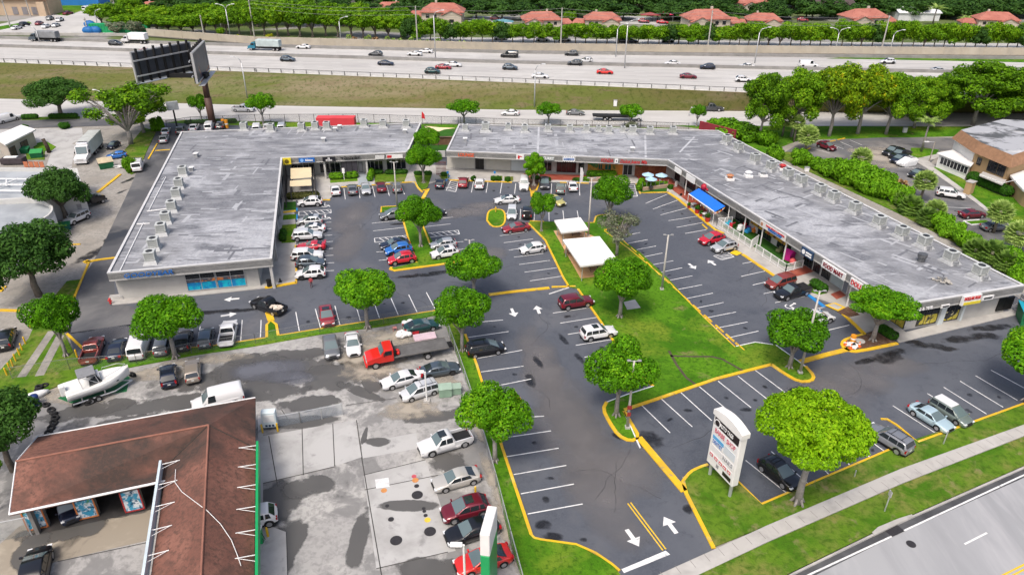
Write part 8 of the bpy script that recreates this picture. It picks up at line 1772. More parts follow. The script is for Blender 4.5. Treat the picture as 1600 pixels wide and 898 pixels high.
# clutter near the boat and junk by the green sedan
P=G(46,625,0);o=empty('white_hull',P,.8,'white upturned shell lying beside the leafy tree','junk');d=MB();d.smooth=True;d.sphere((0,0,.3),1.0,12,8,(2.2,.6,.5));d.build('shell',WHITE,o)
P=G(57,632,0);o=empty('blue_barrel',P,0,'dark blue covered engine standing at the tyre pile','engine');d=MB();d.cyl((0,0,0),.45,1.0,12);d.sphere((0,0,1.1),.5,12,6,(1,1,.7));d.build('cover',pm('tarp_blue',(.01,.03,.14),.2,2,.5),o)
q=random.Random(9)
for x,y,c,lb,shp in[(640,508,WHITE,'white sack heap left of the dark green sedan','heap'),(632,524,WHITE,'small white bags on the sand before the green sedan','heap'),(617,516,pm('pink_plastic',(.5,.2,.18),.1,2,.6),'pink stool left of the white sacks','stool'),(662,516,pm('salmon_plastic',(.55,.18,.12),.15,2,.6),'salmon plastic chairs stacked at the green sedan','chair'),(649,521,pm('red_plastic',(.45,.02,.03),.1,2,.6),'red plastic crate beside the green sedan','crate'),(664,531,pm('mattress_pink',(.55,.42,.47),.15,.8,.8),'pinkish mattress lying on blocks above the tow truck','slab')]:
 P=G(x,y,.02);o=empty('junk_'+shp if shp!='chair' else 'plastic_chair',P,.3,lb,{'heap':'sacks','stool':'stool','chair':'chair','crate':'crate','slab':'mattress'}[shp]);d=MB()
 if shp=='heap':
  d.smooth=True
  for i in range(7):d.sphere((q.uniform(-.7,.7),q.uniform(-.5,.5),.25+q.random()*.4),q.uniform(.3,.5),8,5,(1.2,1,.8))
 elif shp in('stool','chair'):
  s=1.0 if shp=='stool' else 1.3;d.box((0,0,.45*s),(.5*s,.5*s,.06))
  for a in(-1,1):
   for b_ in(-1,1):d.tube([(a*.2*s,b_*.2*s,.45*s),(a*.26*s,b_*.26*s,0)],.03,6)
  if shp=='chair':d.box((0,.3,.9),(.6,.06,.8));d.box((.3,0,.8),(.05,.5,.05));d.box((-.3,0,.8),(.05,.5,.05))
 elif shp=='crate':
  for sx,sy,w,h in((0,-.3,.9,.05),(0,.3,.9,.05)):d.box((sx,sy,.25),(w,h,.5))
  for sx in(-.43,.43):d.box((sx,0,.25),(.05,.6,.5))
  d.box((0,0,.04),(.9,.6,.05))
 else:d.box((0,0,.5),(2.9,1.5,.3));d.box((-1,0,.17),(.4,1.2,.34));d.box((1,0,.17),(.4,1.2,.34))
 k=d.build({'heap':'sacks','stool':'seat','chair':'seat','crate':'walls','slab':'mattress'}[shp],c,o)
 if shp=='slab':bevel(k,.08,2)
# yellow bollards
for i,(x,y)in enumerate([(11,586),(16,578),(21,573),(25,564),(31,555),(35,547),(40,537),(48,511),(52,511),(54,502)]):
 P=G(x,y,.1);o=empty('bollard',P,0,'yellow bollard, %s counting from the lower left along the verge'%ord_(i),'bollard','yellow bollards along the verge');d=MB();d.cyl((0,0,0),.1,1.0,10);d.sphere((0,0,1.0),.1,10,4);d.build('post',YELLOW,o)
for x,y,lb in[(121,558,'yellow bollard beside the dark red pickup'),(743,774,'short yellow bollard behind the pale gold sedan'),(419,838,'yellow and white striped bollard at the station island')]:
 P=G(x,y,.05);o=empty('bollard',P,0,lb,'bollard');d=MB();d.cyl((0,0,0),.11,1.1,10);d.sphere((0,0,1.1),.11,10,4);d.build('post',YELLOW,o)
# wheel stops
ws0=None
def wheelstop(x0,y0,x1,y1,label,group):
 A,B=G(x0,y0,0),G(x1,y1,0);c=(A+B)/2;o=empty('wheel_stop',(c.x,c.y,.03),math.atan2(B.y-A.y,B.x-A.x),label,'wheel stop',group);L=1.9;d=MB();d.add([(-L/2,-.13,0),(L/2,-.13,0),(L/2,.13,0),(-L/2,.13,0),(-L/2+.05,-.07,.16),(L/2-.05,-.07,.16),(L/2-.05,.07,.16),(-L/2+.05,.07,.16)],[(3,2,1,0),(4,5,6,7),(0,1,5,4),(1,2,6,5),(2,3,7,6),(3,0,4,7)]);d.build('block',YELLOW,o)
pts=[(954,366),(966,375.5),(978,386),(990,396.5),(1002,408),(1014,420),(1027,433),(1042,446),(1059,461),(1074,475),(1091,490),(1109,506),(1127,521.5),(1142,535)]
for i in range(len(pts)):
 a=pts[i];e=pts[i+1]if i+1<len(pts)else(a[0]+16,a[1]+14);f=.3;m0=(a[0]+6+(e[0]-a[0])*.2,a[1]+(e[1]-a[1])*.2);m1=(a[0]+6+(e[0]-a[0])*.8,a[1]+(e[1]-a[1])*.8);wheelstop(*m0,*m1,'yellow wheel stop, %s from the top along the right side of the central lawn'%ord_(i),'wheel stops of the central lawn')
for i,(a,e)in enumerate([((1095,349),(1107,360)),((1166,401),(1177,408.5)),((1182,412),(1193,420)),((1199,424),(1207,430)),((1213,434),(1222,441))]):wheelstop(*a,*e,'yellow wheel stop, %s from the top along the right shop kerb'%ord_(i),'wheel stops of the right shops')
# ---- white shelters on the central lawn
def shelter(roof_px,slab_label,hz,label,posts_in=.5):
 P=GP(roof_px,hz);c=sum(P,Vector())/4;o=empty('shelter',(c.x,c.y,.22),0,label,'shelter');d=MB();d.prism(P,hz-.14,hz);d.build('roof',pm('shelter_white',(.8,.79,.77),.03,.5,.6,world=True),o,True);d=MB();ring(d,P,.12,hz-.32,hz-.12);d.build('fascia',pm('shelter_edge',(.6,.57,.53),.05,1,.7),o,True)
 I=offs(P,[posts_in]*4)
 for p in I:d=MB();d.tube([(p.x,p.y,.2),(p.x,p.y,hz-.14)],.07,8);d.build('post',M_galv,o,True)
 return c
c1=shelter([(866,344),(907,339.5),(919.5,358),(877,363)],'',2.9,'smaller white flat shelter roof on the central lawn');c2=shelter([(879,374),(937,369),(966.5,408),(907,415)],'',3.1,'larger white flat shelter roof on the central lawn')
def picnic(x,y,lb,rz):
 P=G(x,y,.22);o=empty('picnic_table',P,rz,lb,'table','picnic tables under the shelters');d=MB();d.box((0,0,.74),(1.8,.75,.06));d.build('tabletop',pm('brown_boards',(.22,.11,.06),.2,2,.7),o)
 for s in(1,-1):d=MB();d.box((0,s*.7,.44),(1.8,.28,.05));d.build('bench',pm('brown_boards',(.22,.11,.06)),o);d=MB();d.box((s*.6,0,.38),(.08,1.4,.06));d.tube([(s*.6,-.6,0),(s*.6,-.25,.72)],.04,6);d.tube([(s*.6,.6,0),(s*.6,.25,.72)],.04,6);d.build('leg',M_dframe,o)
picnic(899,366.5,'picnic table at the edge of the smaller shelter',.1);picnic(890,396,'picnic table at the left edge of the larger shelter',1.3);picnic(927,421,'picnic table at the front of the larger shelter',.2);picnic(918,409,'picnic table deep under the larger shelter',.2)
# ---- sun sails at the left corner restaurant, courtyard sail
M_sail=pm('beige_sail',(.6,.5,.32),.06,.6,.8,world=True)
def sail(pts,z,label,sag=.25):
 C=[G(x,y,zz)for(x,y),zz in zip(pts,z)];c=sum(C,Vector())/len(C);o=empty('sun_sail',(c.x,c.y,0),0,label,'sun sail','sun sails');d=MB();d.smooth=True
 if len(C)==4:
  n=6;vs=[]
  for i in range(n+1):
   for j in range(n+1):s,t=i/n,j/n;p=C[0].lerp(C[1],s).lerp(C[3].lerp(C[2],s),t);vs.append(p-Vector((0,0,sag*16*s*(1-s)*t*(1-t))))
  d.add(vs,[(i*(n+1)+j,(i+1)*(n+1)+j,(i+1)*(n+1)+j+1,i*(n+1)+j+1)for i in range(n)for j in range(n)])
 else:
  m0=c-Vector((0,0,sag));E=[C[i].lerp(C[(i+1)%3],.5).lerp(c,.3)for i in range(3)];vs=[m0]+[p for i in range(3)for p in(C[i],E[i])];d.add(vs,[(0,1+k,1+(k+1)%6)for k in range(6)])
 d.build('cloth',M_sail,o,True);f=MB()
 for p in C:f.tube([(p.x,p.y,0),(p.x,p.y,p.z+.1)],.07,6)
 f.build('mast',pm('dark_mast',(.06,.06,.07),.1,1,.6),o,True)
sail([(454,263),(486,261.5),(487,277),(454,280)],(3.1,)*4,'upper beige sun sail over the corner restaurant yard',.1);sail([(453,282.5),(486,280),(487,290),(453,291.5)],(3.0,)*4,'lower beige sun sail over the corner restaurant yard',.1)
sail([(664,197),(712,200),(684,206)],(4.2,4.4,3.6),'large cream sun sail in the courtyard gap',.3);sail([(663,197),(677,205),(668,207)],(4.3,3.4,3.6),'small cream sun sail at the left of the courtyard',.2)
P=G(698,226,.16);o=empty('courtyard_bar',P,.05,'brown wooden bar wall in the courtyard gap','bar');d=MB();d.box((0,0,.9),(6.5,.4,1.8));d.build('panel',pm('brown_slats',(.16,.09,.055),.25,1.5,.8),o);d=MB();d.box((0,-.1,1.85),(6.8,.7,.08));d.build('counter',pm('brown_top',(.2,.12,.08),.2,1.5,.6),o)
d=MB();a=GP([(446,300),(448,262)]);b_=GP([(494,300),(490,263)])
for i,(A,B,lb)in enumerate([(G(448,326),G(449,275),'dark timber screen at the left side of the sun sails'),(G(496,322),G(491,266),'dark timber screen at the right side of the sun sails')]):
 o=empty('timber_screen',(A+B)/2,math.atan2(B.y-A.y,B.x-A.x),lb,'screen');L=(B-A).length;d=MB()
 for k in range(int(L/.9)):d.box((-L/2+k*.9,0,1.3),(.12,.12,2.6))
 for z in(.4,1.3,2.5):d.box((0,0,z),(L,.08,.12))
 d.build('frame',pm('dark_timber',(.05,.045,.045),.2,1,.7),o)
# blue walkway and garden gate bits
struct('blue_walkway',MB().sheet(GP([(560,263),(567,263),(581,291),(560,291)]),Z_KERB+.01),pm('blue_grey_paving',(.3,.34,.37),.1,.6,.7,world=True))
P=G(538,281,.16);o=empty('white_sign_post',P,0,'white post with a rounded sign head between the bright hedges','sign');d=MB();d.tube([(0,0,0),(0,0,1.6)],.06,6);d.build('post',WHITE,o);d=MB();d.box((0,0,1.9),(.55,.12,1.1));bevel(d.build('head',WHITE,o),.1,2)
# ---- terrace umbrellas
for x,y,lb,s in[(1011,288,'pale blue terrace umbrella, leftmost at the back',1.25),(1016,295,'pale blue terrace umbrella, front one',1.2),(1032,289,'pale blue terrace umbrella, right one',1.25)]:
 P=G(x,y,.16);o=empty('umbrella',P,.2,lb,'umbrella','terrace umbrellas');d=MB();n=8;vs=[(0,0,2.55)]+[(s*math.cos(k*math.pi/4),s*math.sin(k*math.pi/4),2.0)for k in range(8)];d.add(vs,[(0,1+k,1+(k+1)%8)for k in range(8)]);d.build('canopy',pm('pale_blue_cloth',(.33,.5,.62),.1,2,.8),o);d=MB();d.tube([(0,0,0),(0,0,2.55)],.035,6);d.build('pole',M_galv,o);d=MB();d.cyl((0,0,0),.3,.08,12);d.build('base',M_dframe,o)
 t=empty('cafe_table',G(x,y+1.5,.16),0,'dark cafe table under the '+lb,'table','terrace tables');d=MB();d.cyl((0,-.5,.72),.5,.05,14);d.build('tabletop',M_dframe,t);d=MB();d.tube([(0,-.5,0),(0,-.5,.72)],.05,6);d.build('leg',M_dframe,t)
A,B=G(1003,297,.16),G(1043,291.5,.16);o=empty('terrace_planter',(A+B)/2,math.atan2(B.y-A.y,B.x-A.x),'pale brown planter wall along the umbrella terrace','planter');d=MB();d.box((0,-.3,.3),((B-A).length,.5,.6));d.build('box',pm('planter_tan',(.35,.25,.18),.1,1,.8),o);d=MB()
for k in range(7):d.tube([(-(B-A).length/2+(B-A).length*k/6,0,.6),(-(B-A).length/2+(B-A).length*k/6,0,1.5)],.035,6)
d.build('posts',GREYM,o)
A,B=G(921,283,.16),G(966,281,.16);o=empty('restaurant_planter',(A+B)/2,math.atan2(B.y-A.y,B.x-A.x),'tan planter wall below the orange restaurant front','planter');d=MB();d.box((0,0,.35),((B-A).length,.6,.7));d.build('box',pm('planter_tan',(.35,.25,.18)),o)
# ---- blue awning
P0,P1,P2_,P3=G(1103,303,2.9)if 0 else G(1076,303,2.7),G(1092,294,3.7),G(1133,322,3.7),G(1116,331,2.7)
o=empty('awning',((P0+P1+P2_+P3)/4).xy.to_3d(),0,'bright blue awning over the shop terrace on the right wing','awning');d=MB();d.add([tuple(P0),tuple(P3),tuple(P2_),tuple(P1)]+[tuple(p-Vector((0,0,.06)))for p in(P0,P3,P2_,P1)],[(0,1,2,3),(7,6,5,4),(0,4,5,1),(1,5,6,2),(2,6,7,3),(3,7,4,0)]);d.build('cloth',pm('awning_blue',(.01,.14,.62),.05,1,.6),o,True)
d=MB();d.tube([P0,P3],.1,6);d.build('front_bar',WHITE,o,True);d=MB()
for p in(P0,P3):d.tube([(p.x,p.y,.15),tuple(p)],.05,6)
d.build('posts',WHITE,o,True)
o2=empty('bunting',P0.xy.to_3d(),0,'string of small coloured pennants under the blue awning','bunting');cs=[pm('pennant_red',(.55,.05,.04),0,1,.8),pm('pennant_white',(.7,.7,.7),0,1,.8),pm('pennant_orange',(.65,.3,.05),0,1,.8)]
for a,c in((P0,P3),(P3,P2_)):
 for k in range(9):
  p=a.lerp(c,(k+.5)/9)-Vector((0,0,.15+.25*math.sin(math.pi*(k+.5)/9)));e=(c-a).normalized()*.16;d=MB();d.add([tuple(p-e),tuple(p+e),tuple(p-Vector((0,0,.35)))],[(0,1,2)]);d.build('pennant',cs[k%3],o2,True)
P=G(1099,297,3.7);o=empty('red_figure',P,0,'red rounded decoration on the fascia above the awning','decoration');d=MB();d.smooth=True;d.sphere((0,-.2,.7),.6,12,8);d.sphere((1.0,-.9,.45),.7,12,8,(1.2,.7,.6));d.build('shell',pm('deep_red',(.35,.01,.03),.1,2,.5),o)
# planters with red pots
for i,(x,y,s)in enumerate([(1076,325,.8),(1089,333,1.15),(1095,338,.8),(1105,346,1.2)]):
 P=G(x,y,.16);o=empty('potted_plant',P,0,'red potted plant, %s from the top along the awning terrace'%ord_(i),'potted plant','red potted plants');d=MB();d.tube([(0,0,0),(0,0,.6*s)],.28*s,12,.42*s);d.build('pot',pm('pot_red',(.4,.03,.03),.1,3,.5),o);me=leaves('foliage',[(0,0,.95*s,.4*s,.4*s,.45*s)],120,.28,L_hedge,300+i,.3);k=bpy.data.objects.new('foliage',me);COL.objects.link(k);set_parent(k,o)
for i,(x,y,lb)in enumerate([(1083,324,'small white terrace table, upper one'),(1101,339,'small white terrace table, lower one')]):
 P=G(x,y,.16);o=empty('cafe_table',P,.5,lb,'table');d=MB();d.box((0,0,.74),(1.1,.8,.05));d.build('tabletop',WHITE,o);d=MB();d.tube([(0,0,0),(0,0,.74)],.05,6);d.cyl((0,0,0),.25,.04,10);d.build('leg',GREYM,o)
for x,y,c,h,lb in[(1196-140,292,'w',1.2,'white person shaped board on the red paving'),(1064,306,'d',.5,'small dark box on the pale walk before the red paving')]:
 P=G(x,y,.16);o=empty('standing_board',P,.4,lb,'sign');d=MB();d.box((0,0,h/2),(.5,.1,h));d.build('board',WHITE if c=='w' else BLACK,o);d=MB();d.box((0,.2,.04),(.6,.5,.06));d.build('foot',GREYM,o)
# ---- white railing of the play yard
M_railp=mesh_mat('rail_infill',(.55,.56,.57),.75,6)
def railing(pts,label,h=1.35):
 A0=G(*pts[0],.15);o=empty('railing',(A0.x,A0.y,.15),0,label,'railing','white railings of the play yard')
 for a,c in zip(pts[:-1],pts[1:]):
  a,c=G(*a,.15)-A0,G(*c,.15)-A0;e=c-a;L=e.length;n=max(1,round(L/1.7));d=MB()
  for z in(.12,h):d.tube([a+Vector((0,0,z)),c+Vector((0,0,z))],.05,6)
  d.build('rail',WHITE,o);d=MB()
  for i in range(n+1):d.box(a.lerp(c,i/n)+Vector((0,0,h/2)),(.12,.12,h+.1))
  d.build('posts',WHITE,o);d=MB()
  for i in range(int(L/.2)):d.box(a.lerp(c,(i+.5)/int(L/.2))+Vector((0,0,h/2)),(.05,.03,h-.1))
  d.build('balusters',pm('baluster_white',(.6,.6,.6),.05,2,.6),o)
railing([(1143,343+7),(1120,352.5),(1172,388)],'white railing, upper part around the play yard beside the awning');railing([(1180,393),(1227,425),(1253,418)],'white railing, lower part around the play yard with pink toys');railing([(1173,387.5),(1183,380)],'short open gate of the white play yard railing',1.5)
# toys
for x,y,c,lb,k in[(1157,361,WHITE,'white toy car in the play yard','car'),(1168,363,pm('toy_blue',(.03,.3,.6),.05,2,.5),'blue toy sandbox in the play yard','box'),(1167,355,pm('toy_red',(.6,.03,.05),.05,2,.5),'red toy slide in the play yard','slide'),(1172,357,pm('toy_purple',(.2,.03,.3),.05,2,.5),'purple toy rider in the play yard','box'),(1178,362,pm('toy_orange',(.65,.2,.03),.05,2,.5),'orange toy block in the play yard','box'),(1232,405,pm('toy_pink',(.6,.02,.25),.05,2,.5),'big pink toy house in the play yard','house'),(1238,413,pm('toy_coral',(.65,.1,.1),.05,2,.5),'coral red ball beside the pink toy house','ball'),(1138,352,pm('toy_cyan',(.03,.35,.5),.05,2,.5),'light blue toy at the top of the play yard','box'),(1146,355,pm('toy_red',(.6,.03,.05)),'small red toy at the top of the play yard','slide'),(1218,393,pm('toy_olive',(.16,.17,.08),.1,2,.6),'olive see saw on the play turf','box')]:
 P=G(x,y,.17);o=empty('toy_'+('rider' if k=='car' else k),P,.6,lb,'toy','toys in the play yard');d=MB()
 if k=='car':d.box((0,0,.5),(1.3,.8,.55));d.box((-.1,0,.95),(.8,.75,.5))
 elif k=='ball':d.smooth=True;d.sphere((0,0,.55),.55,14,9)
 elif k=='house':d.box((0,0,.6),(1.4,1.2,1.2));d.add([(-.8,-.7,1.2),(.8,-.7,1.2),(.8,.7,1.2),(-.8,.7,1.2),(0,-.7,1.75),(0,.7,1.75)],[(0,1,4),(2,3,5),(1,2,5,4),(3,0,4,5)])
 elif k=='slide':d.add([(-.7,-.25,1.0),(.8,-.25,.1),(.8,.25,.1),(-.7,.25,1.0)],[(0,1,2,3)]);d.box((-.75,0,.5),(.15,.6,1.0));d.box((0,.28,.6),(1.4,.05,.2),0)
 else:d.box((0,0,.3),(1.2,.8,.45));d.cyl((.2,0,.5),.3,.35,12)
 o2=d.build({'car':'body','ball':'ball','house':'walls','slide':'chute'}.get(k,'body'),c,o)
 if k in('car','box','house'):bevel(o2,.08,2)
 if k=='car':
  for sx in(-.4,.4):
   for sy in(-.4,.4):d=MB();d.tube([(sx,sy-.06,.2),(sx,sy+.06,.2)],.2,10);d.build('wheel',M_tyre,o)
# parasol row of yellow banners along the wall inside the play yard
A,B=we[5],we[4];s0=WP(1176,352,A,B)[0];Fm=frame_of(A,B);P=Fm@Vector((s0,-.1,0));o=empty('wall_banner',(P.x,P.y,0),0,'long orange and yellow decorated wall banner inside the play yard','banner');d=MB();d.box((s0+4.5,-.14,2.0),(10,.06,1.3),M=Fm);d.build('cloth',layered('party_banner',(.5,.28,.03),[((.08,.04,.05),1.2,.5,.58,3),((.5,.05,.03),.8,.6,.66,3)],rough=.8),o,True)
# ---- construction junk on the corner mulch island
for x,y,lb,k in[(1321,539,'orange traffic cone, leftmost on the corner island','c'),(1329,544,'orange traffic cone, lowest on the corner island','c'),(1342,541,'orange traffic cone, right one on the corner island','c'),(1332,533,'orange barrel on the corner island','b'),(1328,538,'white broken slab on the corner island, left','s'),(1335,541,'white broken slab on the corner island, lower','s'),(1344,533,'pale round lid on the corner island','l')]:
 P=G(x,y,.16);o=empty({'c':'traffic_cone','b':'barrel','s':'concrete_slab_piece','l':'round_lid'}[k],P,rng.uniform(0,3),lb,{'c':'traffic cone','b':'barrel','s':'slab','l':'lid'}[k]);d=MB();MO=pm('cone_orange',(.7,.13,.02),.05,3,.6)
 if k=='c':d.tube([(0,0,.04),(0,0,.75)],.2,12,.04);d.box((0,0,.02),(.5,.5,.04));d.build('cone',MO,o);d=MB();d.tube([(0,0,.35),(0,0,.5)],.135,12,.1);d.build('band',WHITE,o)
 elif k=='b':d.cyl((0,0,0),.35,.95,14);d.build('drum',pm('barrel_orange',(.7,.28,.02),.08,3,.6),o);d=MB();d.cyl((0,0,.4),.36,.18,14);d.build('band',WHITE,o)
 elif k=='s':d.box((0,0,.08),(1.4,.8,.14));bevel(d.build('slab',WHITE,o),.03,1)
 else:d.cyl((0,0,0),.6,.1,18);d.build('lid',M_walk,o)
# green bins and yard clutter
def dumpster(x,y,rz,body,lid,label,s=1.0,z=.03):
 P=G(x,y,z);o=empty('dumpster',P,rz,label,'dumpster','dumpsters');d=MB();d.add([(-1,-.6,0),(1,-.6,0),(1,.6,0),(-1,.6,0),(-1.05,-.85,1.05),(1.05,-.85,1.05),(1.05,.75,1.4),(-1.05,.75,1.4)],[(3,2,1,0),(4,5,6,7),(0,1,5,4),(1,2,6,5),(2,3,7,6),(3,0,4,7)]);d.build('bin',body,o);d=MB();d.add([(-1.1,-.9,1.08),(1.1,-.9,1.08),(1.1,.8,1.46),(-1.1,.8,1.46),(-1.1,-.9,1.14),(1.1,-.9,1.14),(1.1,.8,1.52),(-1.1,.8,1.52)],[(3,2,1,0),(4,5,6,7),(0,1,5,4),(1,2,6,5),(2,3,7,6),(3,0,4,7)]);d.build('lid',lid,o);d=MB()
 for sx in(-1.08,1.08):d.box((sx,0,.75),(.1,1.0,.14))
 d.build('lift_pocket',BLACK,o);o.scale=(s,s,s)
DG=pm('dumpster_green',(.01,.13,.05),.2,1.5,.6)
dumpster(167,262,.6,DG,pm('dumpster_tan',(.45,.38,.25),.2,1.5,.7),'dark green dumpster with a tan open lid near the blue car',1.3);dumpster(1602,502,1.2,DG,pm('lid_cyan',(.01,.3,.4),.08,1.5,.5),'green dumpster with a bright blue lid at the right edge',1.5);dumpster(59,246,.3,DG,pm('lid_green',(.03,.25,.06),.1,1.5,.6),'green dumpster beside the palm stump at the left',1.1);dumpster(40,239,.1,DG,DG,'small dark green dumpster near the beige hall',.9);dumpster(103,358,.4,pm('dumpster_teal',(.01,.1,.09),.2,1.5,.6),DG,'teal dumpster at the foot of the white building',.8)
P=G(77,238,.1);o=empty('palm_stump',P,0,'thick dark leaning palm stump in the yard at the left','stump');d=MB();d.smooth=True;d.tube([(0,0,0),(-.2,.1,1.5),(-.6,.2,3.0)],.45,10,.38);d.build('trunk',pm('dark_trunk',(.05,.035,.025),.3,2,.9),o)
P=G(190,262,.04);o=empty('scrap_pile',P,0,'pale scrap sheets lying beside the green dumpster','scrap');d=MB();q=random.Random(4)
for i in range(6):d.box((q.uniform(-1.2,1.2),q.uniform(-.4,.4),.1+i*.05),(q.uniform(.8,1.6),q.uniform(.3,.7),.04),q.uniform(0,3))
d.build('sheets',M_white,o)
P=G(23,256,.03);o=empty('covered_cart',P,.1,'dark cart with white goods at the left edge','cart');d=MB();d.box((0,0,.8),(4.5,2,1.2));bevel(d.build('box',pm('dark_cart',(.05,.04,.045),.3,1,.8),o),.08,1);d=MB();d.box((-.3,0,1.5),(2.6,1,.25));bevel(d.build('goods',WHITE,o),.1,2)
P=G(54,262,.03);o=empty('orange_barrier',P,0,'faded orange barrier panels behind the white building','barrier');d=MB()
for i in range(4):d.box((i*1.1-1.6,0,.7),(.9,.1,1.2))
d.build('panel',pm('faded_orange',(.45,.16,.08),.2,1,.7),o)
# bins by the tyre shop, person, cone
P=G(421,447,.15);o=empty('litter_bin',P,0,'black litter bin at the corner of the tyre shop','litter bin');d=MB();d.cyl((0,0,0),.33,.95,14);d.build('drum',BLACK,o);d=MB();d.cyl((0,0,.95),.37,.1,14);d.build('lid',BLACK,o)
P=G(438,440,.15);o=empty('traffic_cone',P,0,'small dark cone on the pale walk by the tyre shop','traffic cone');d=MB();d.tube([(0,0,.04),(0,0,.6)],.2,10,.05);d.box((0,0,.02),(.5,.5,.04));d.build('cone',BLACK,o)
P=G(173,474,.15);o=empty('hydrant',P,0,'red hydrant at the left corner of the tyre shop walk','hydrant');d=MB();d.cyl((0,0,0),.16,.7,10);d.sphere((0,0,.72),.18,10,6);d.tube([(-.3,0,.45),(.3,0,.45)],.09,8);d.build('body',pm('hydrant_red',(.5,.04,.04),.1,3,.5),o)
P=G(183,467,.15);o=empty('bike_rack',P,0,'low grey loop rack at the left corner of the tyre shop','rack');d=MB();d.tube([(-.9,0,0),(-.9,0,.5),(.9,0,.5),(.9,0,0)],.05,6);d.build('loop',GREYM,o)
for x,y,lb in[(773,281,'small accessible parking sign post before the middle shops'),(928,306,'small white post beside the bright lawn end tree'),(700,281,'accessible parking sign post beside the dark car'),(774.5,331,'short yellow hydrant on the small grass island')]:
 P=G(x,y,.15);h=1.6 if 'sign' in lb else.8;o=empty('sign_post' if 'hydrant' not in lb else 'hydrant',P,0,lb,'sign' if 'hydrant' not in lb else 'hydrant');d=MB();d.tube([(0,0,0),(0,0,h)],.05 if h>1 else.12,8);d.build('post',M_galv if 'yellow' not in lb else YELLOW,o);d=MB();d.box((0,-.05,h),(.4,.04,.5)if h>1 else(.3,.3,.2));d.build('plate',M_bpaint if h>1 else(WHITE if 'yellow' not in lb else YELLOW),o)
# red wall and far yard containers
A,B=G(1092,206,.03),G(1148,221,.03);o=empty('red_wall',A,0,'dark red wall behind the bend of the roof','wall');d=MB();e=B-A;d.box(((A+B)/2)+Vector((0,0,1.3)),(e.length,.3,2.6),math.atan2(e.y,e.x));d.build('panel',pm('wall_red',(.2,.02,.03),.15,.4,.8,world=True),o,True);d=MB();d.box(((A+B)/2)+Vector((0,0,2.63)),(e.length,.4,.08),math.atan2(e.y,e.x));d.build('cap',pm('wall_red_cap',(.26,.03,.04),.1,1,.7),o,True)
for x,y,L,c,lb in[(172,52,15,DG,'long green container at the upper left'),(205,54,12,DG,'second green container behind the greyish shrubs')]:
 P=G(x,y,HZ-.25);o=empty('container',P,.03,lb,'container');d=MB();d.box((0,2,1.5),(L,2.5,3));d.build('box',pm('container_green',(.01,.28,.1),.1,.4,.6),o);d=MB()
 for i in range(int(L)):d.box((-L/2+.5+i,.72,1.5),(.2,.08,2.7))
 d.build('ribs',pm('container_rib',(.01,.22,.08),.1,.4,.6),o)
for i,(x,y,lb)in enumerate([(139,52,'blue tarped pile, left one at the far barrier'),(150,51.5,'blue tarped pile, right one at the far barrier'),(141,42,'small blue tarped pile behind the others')]):
 P=G(x,y,HZ-.25);o=empty('tarped_pile',P,0,lb,'tarp','blue tarped piles');d=MB();d.smooth=True;d.sphere((0,0,.9),1.6,12,8,(1.4,.9,.9));d.build('tarp',pm('tarp_bright_blue',(.01,.12,.35),.2,.6,.6),o)
for x,y,lb in[(350,199,'orange barrel, left one behind the left roof'),(355,200,'orange barrel, right one behind the left roof')]:
 P=G(x,y,.04);o=empty('barrel',P,0,lb,'barrel');d=MB();d.cyl((0,0,0),.4,2.0,12);d.build('drum',pm('barrel_orange',(.7,.28,.02)),o);d=MB();d.cyl((0,0,.9),.41,.3,12);d.build('band',WHITE,o)
for x,y,h,c,lb in[(961,166,1.6,'w','small white box on the grass bank'),(222,113,.9,'g','green box at the bank rail near the billboard'),(1413,207,1.2,'w','white meter box by the far right lot'),(1260,268,.9,'w','white utility box behind the right wing')]:
 P=G(x,y,HZ if x==222 else(.8 if x==961 else.05));o=empty('utility_box',P,0,lb,'utility box');d=MB();d.box((0,0,h/2),(.9,.6,h));bevel(d.build('cabinet',WHITE if c=='w' else DG,o),.05,1);d=MB();d.box((0,0,h+.04),(1,.7,.08));d.build('lid',GREYM,o)
P=G(1452,252,.15);o=empty('street_lamp',P,0,'slanting lamp post at the apartment path with a white head','street lamp');H=zat(1463,223,P);d=MB();d.tube([(0,0,0),(0,0,H)],.12,8);d.build('pole',M_wood,o);d=MB();d.tube([(0,0,H-.1),(-1.4,0,H)],.05,6);d.build('arm',M_galv,o);d=MB();d.box((-1.8,0,H),(1.0,.35,.15));d.build('lamp_head',WHITE,o)
# brick gate post of the apartment
P=G(1512,302,.15);o=empty('gate_pillar',P,.6,'tan gate pillar at the apartment path','pillar');d=MB();d.box((0,0,1.2),(1.6,1.2,2.4));bevel(d.build('pillar',M_tan,o),.05,1);d=MB();d.box((0,0,2.45),(1.8,1.4,.12));d.build('cap',M_walk,o)
# sky-blue awning and umbrella of the far town
for x,y,c,lb in[(786,45,pm('far_teal',(.1,.25,.3),.1,.5,.6),'teal flat canopy right of the double gabled house'),(1035,33,pm('far_red',(.5,.04,.1),.1,.5,.6),'pink red parasol canopy between the salmon houses'),(1015,34,pm('far_maroon',(.25,.05,.05),.1,.5,.6),'maroon canopy left of the pink red one')]:
 P=G(x,y,HZ-.2);o=empty('canopy',P,0,lb,'canopy','canopies of the far town');d=MB();d.add([(-4,-2,2.6),(4,-2,2.6),(4,2,2.6),(-4,2,2.6),(0,0,3.6)],[(0,1,4),(1,2,4),(2,3,4),(3,0,4)]);d.build('cloth',c,o);d=MB()
 for a in(-3.8,3.8):
  for b2 in(-1.8,1.8):d.tube([(a,b2,0),(a,b2,2.6)],.06,6)
 d.build('posts',GREYM,o)
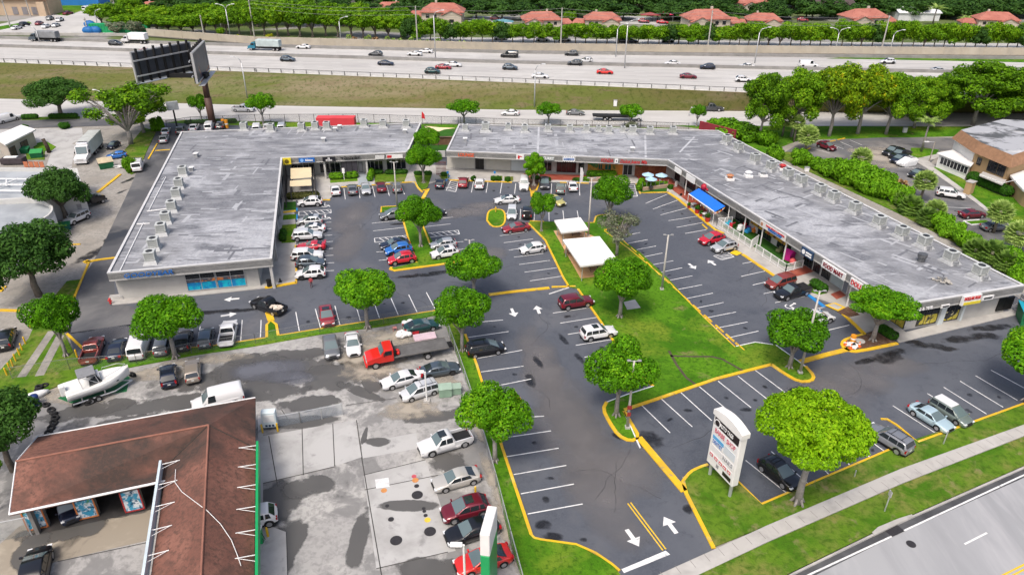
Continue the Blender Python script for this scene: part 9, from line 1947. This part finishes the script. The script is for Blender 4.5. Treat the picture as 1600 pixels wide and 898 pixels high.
# ---- person in red walking at the tyre shop corner
def person(px,py,rz,label,top,trousers,skin=(.28,.16,.1)):
 o=empty('person',G(px,py,Z_LOT),rz,label,'person')
 V=[((0,0,.95),.15),((0,0,1.2),.15),((0,0,1.42),.16),((0,.0,1.53),.06),((0,.02,1.6),.075),((0,.02,1.7),.1),((0,.01,1.79),.05),
((.1,.0,.9),.1),((.11,.13,.5),.075),((.11,.06,.1),.05),((.11,.2,.04),.045),((-.1,0,.9),.1),((-.11,-.08,.5),.075),((-.11,-.24,.12),.05),((-.11,-.12,.05),.045),
((.2,0,1.42),.065),((.26,-.1,1.15),.05),((.25,0,.92),.04),((.25,.05,.82),.04),((-.2,0,1.42),.065),((-.26,.08,1.15),.05),((-.25,.2,.95),.04),((-.25,.26,.87),.04)]
 E_=[(0,1),(1,2),(2,3),(3,4),(4,5),(5,6),(0,7),(7,8),(8,9),(9,10),(0,11),(11,12),(12,13),(13,14),(2,15),(15,16),(16,17),(17,18),(2,19),(19,20),(20,21),(21,22)]
 me=bpy.data.meshes.new('body');me.from_pydata([v for v,r_ in V],E_,[]);b=bpy.data.objects.new('body',me);COL.objects.link(b)
 md=b.modifiers.new('skin','SKIN');
 for i,(v,r_)in enumerate(V):s=me.skin_vertices[0].data[i];s.radius=(r_,r_*.85);s.use_root=(i==0)
 b.modifiers.new('sub','SUBSURF').levels=2
 dg=bpy.context.evaluated_depsgraph_get();m2=bpy.data.meshes.new_from_object(b.evaluated_get(dg));bpy.data.objects.remove(b);m2.materials.clear()
 for m_ in(pm('skin',skin,.05,5,.6),top,trousers):m2.materials.append(m_)
 for f in m2.polygons:
  z=f.center.z;x=abs(f.center.x);f.material_index=2 if z<.98 and x<.21 else(1 if z<1.5 and(z>1.1 or x<.2)else 0);f.use_smooth=True
 k=bpy.data.objects.new('body',m2);COL.objects.link(k);set_parent(k,o)
 d=MB();d.smooth=True;d.sphere((0,-.01,1.74),.115,12,8,(.95,1,.85));d.build('hair',pm('dark_hair',(.02,.015,.012),.1,5,.8),o)
 d=MB()
 for s in(1,-1):d.box((s*.11,(.14 if s>0 else-.16),.03),(.1,.27,.07))
 d.build('shoes',BLACK,o)
person(487,449,R(200),'person in a red top walking past the tyre shop corner',pm('red_top',(.4,.05,.06),.1,5,.8),pm('dark_trousers',(.12,.05,.06),.1,5,.8))
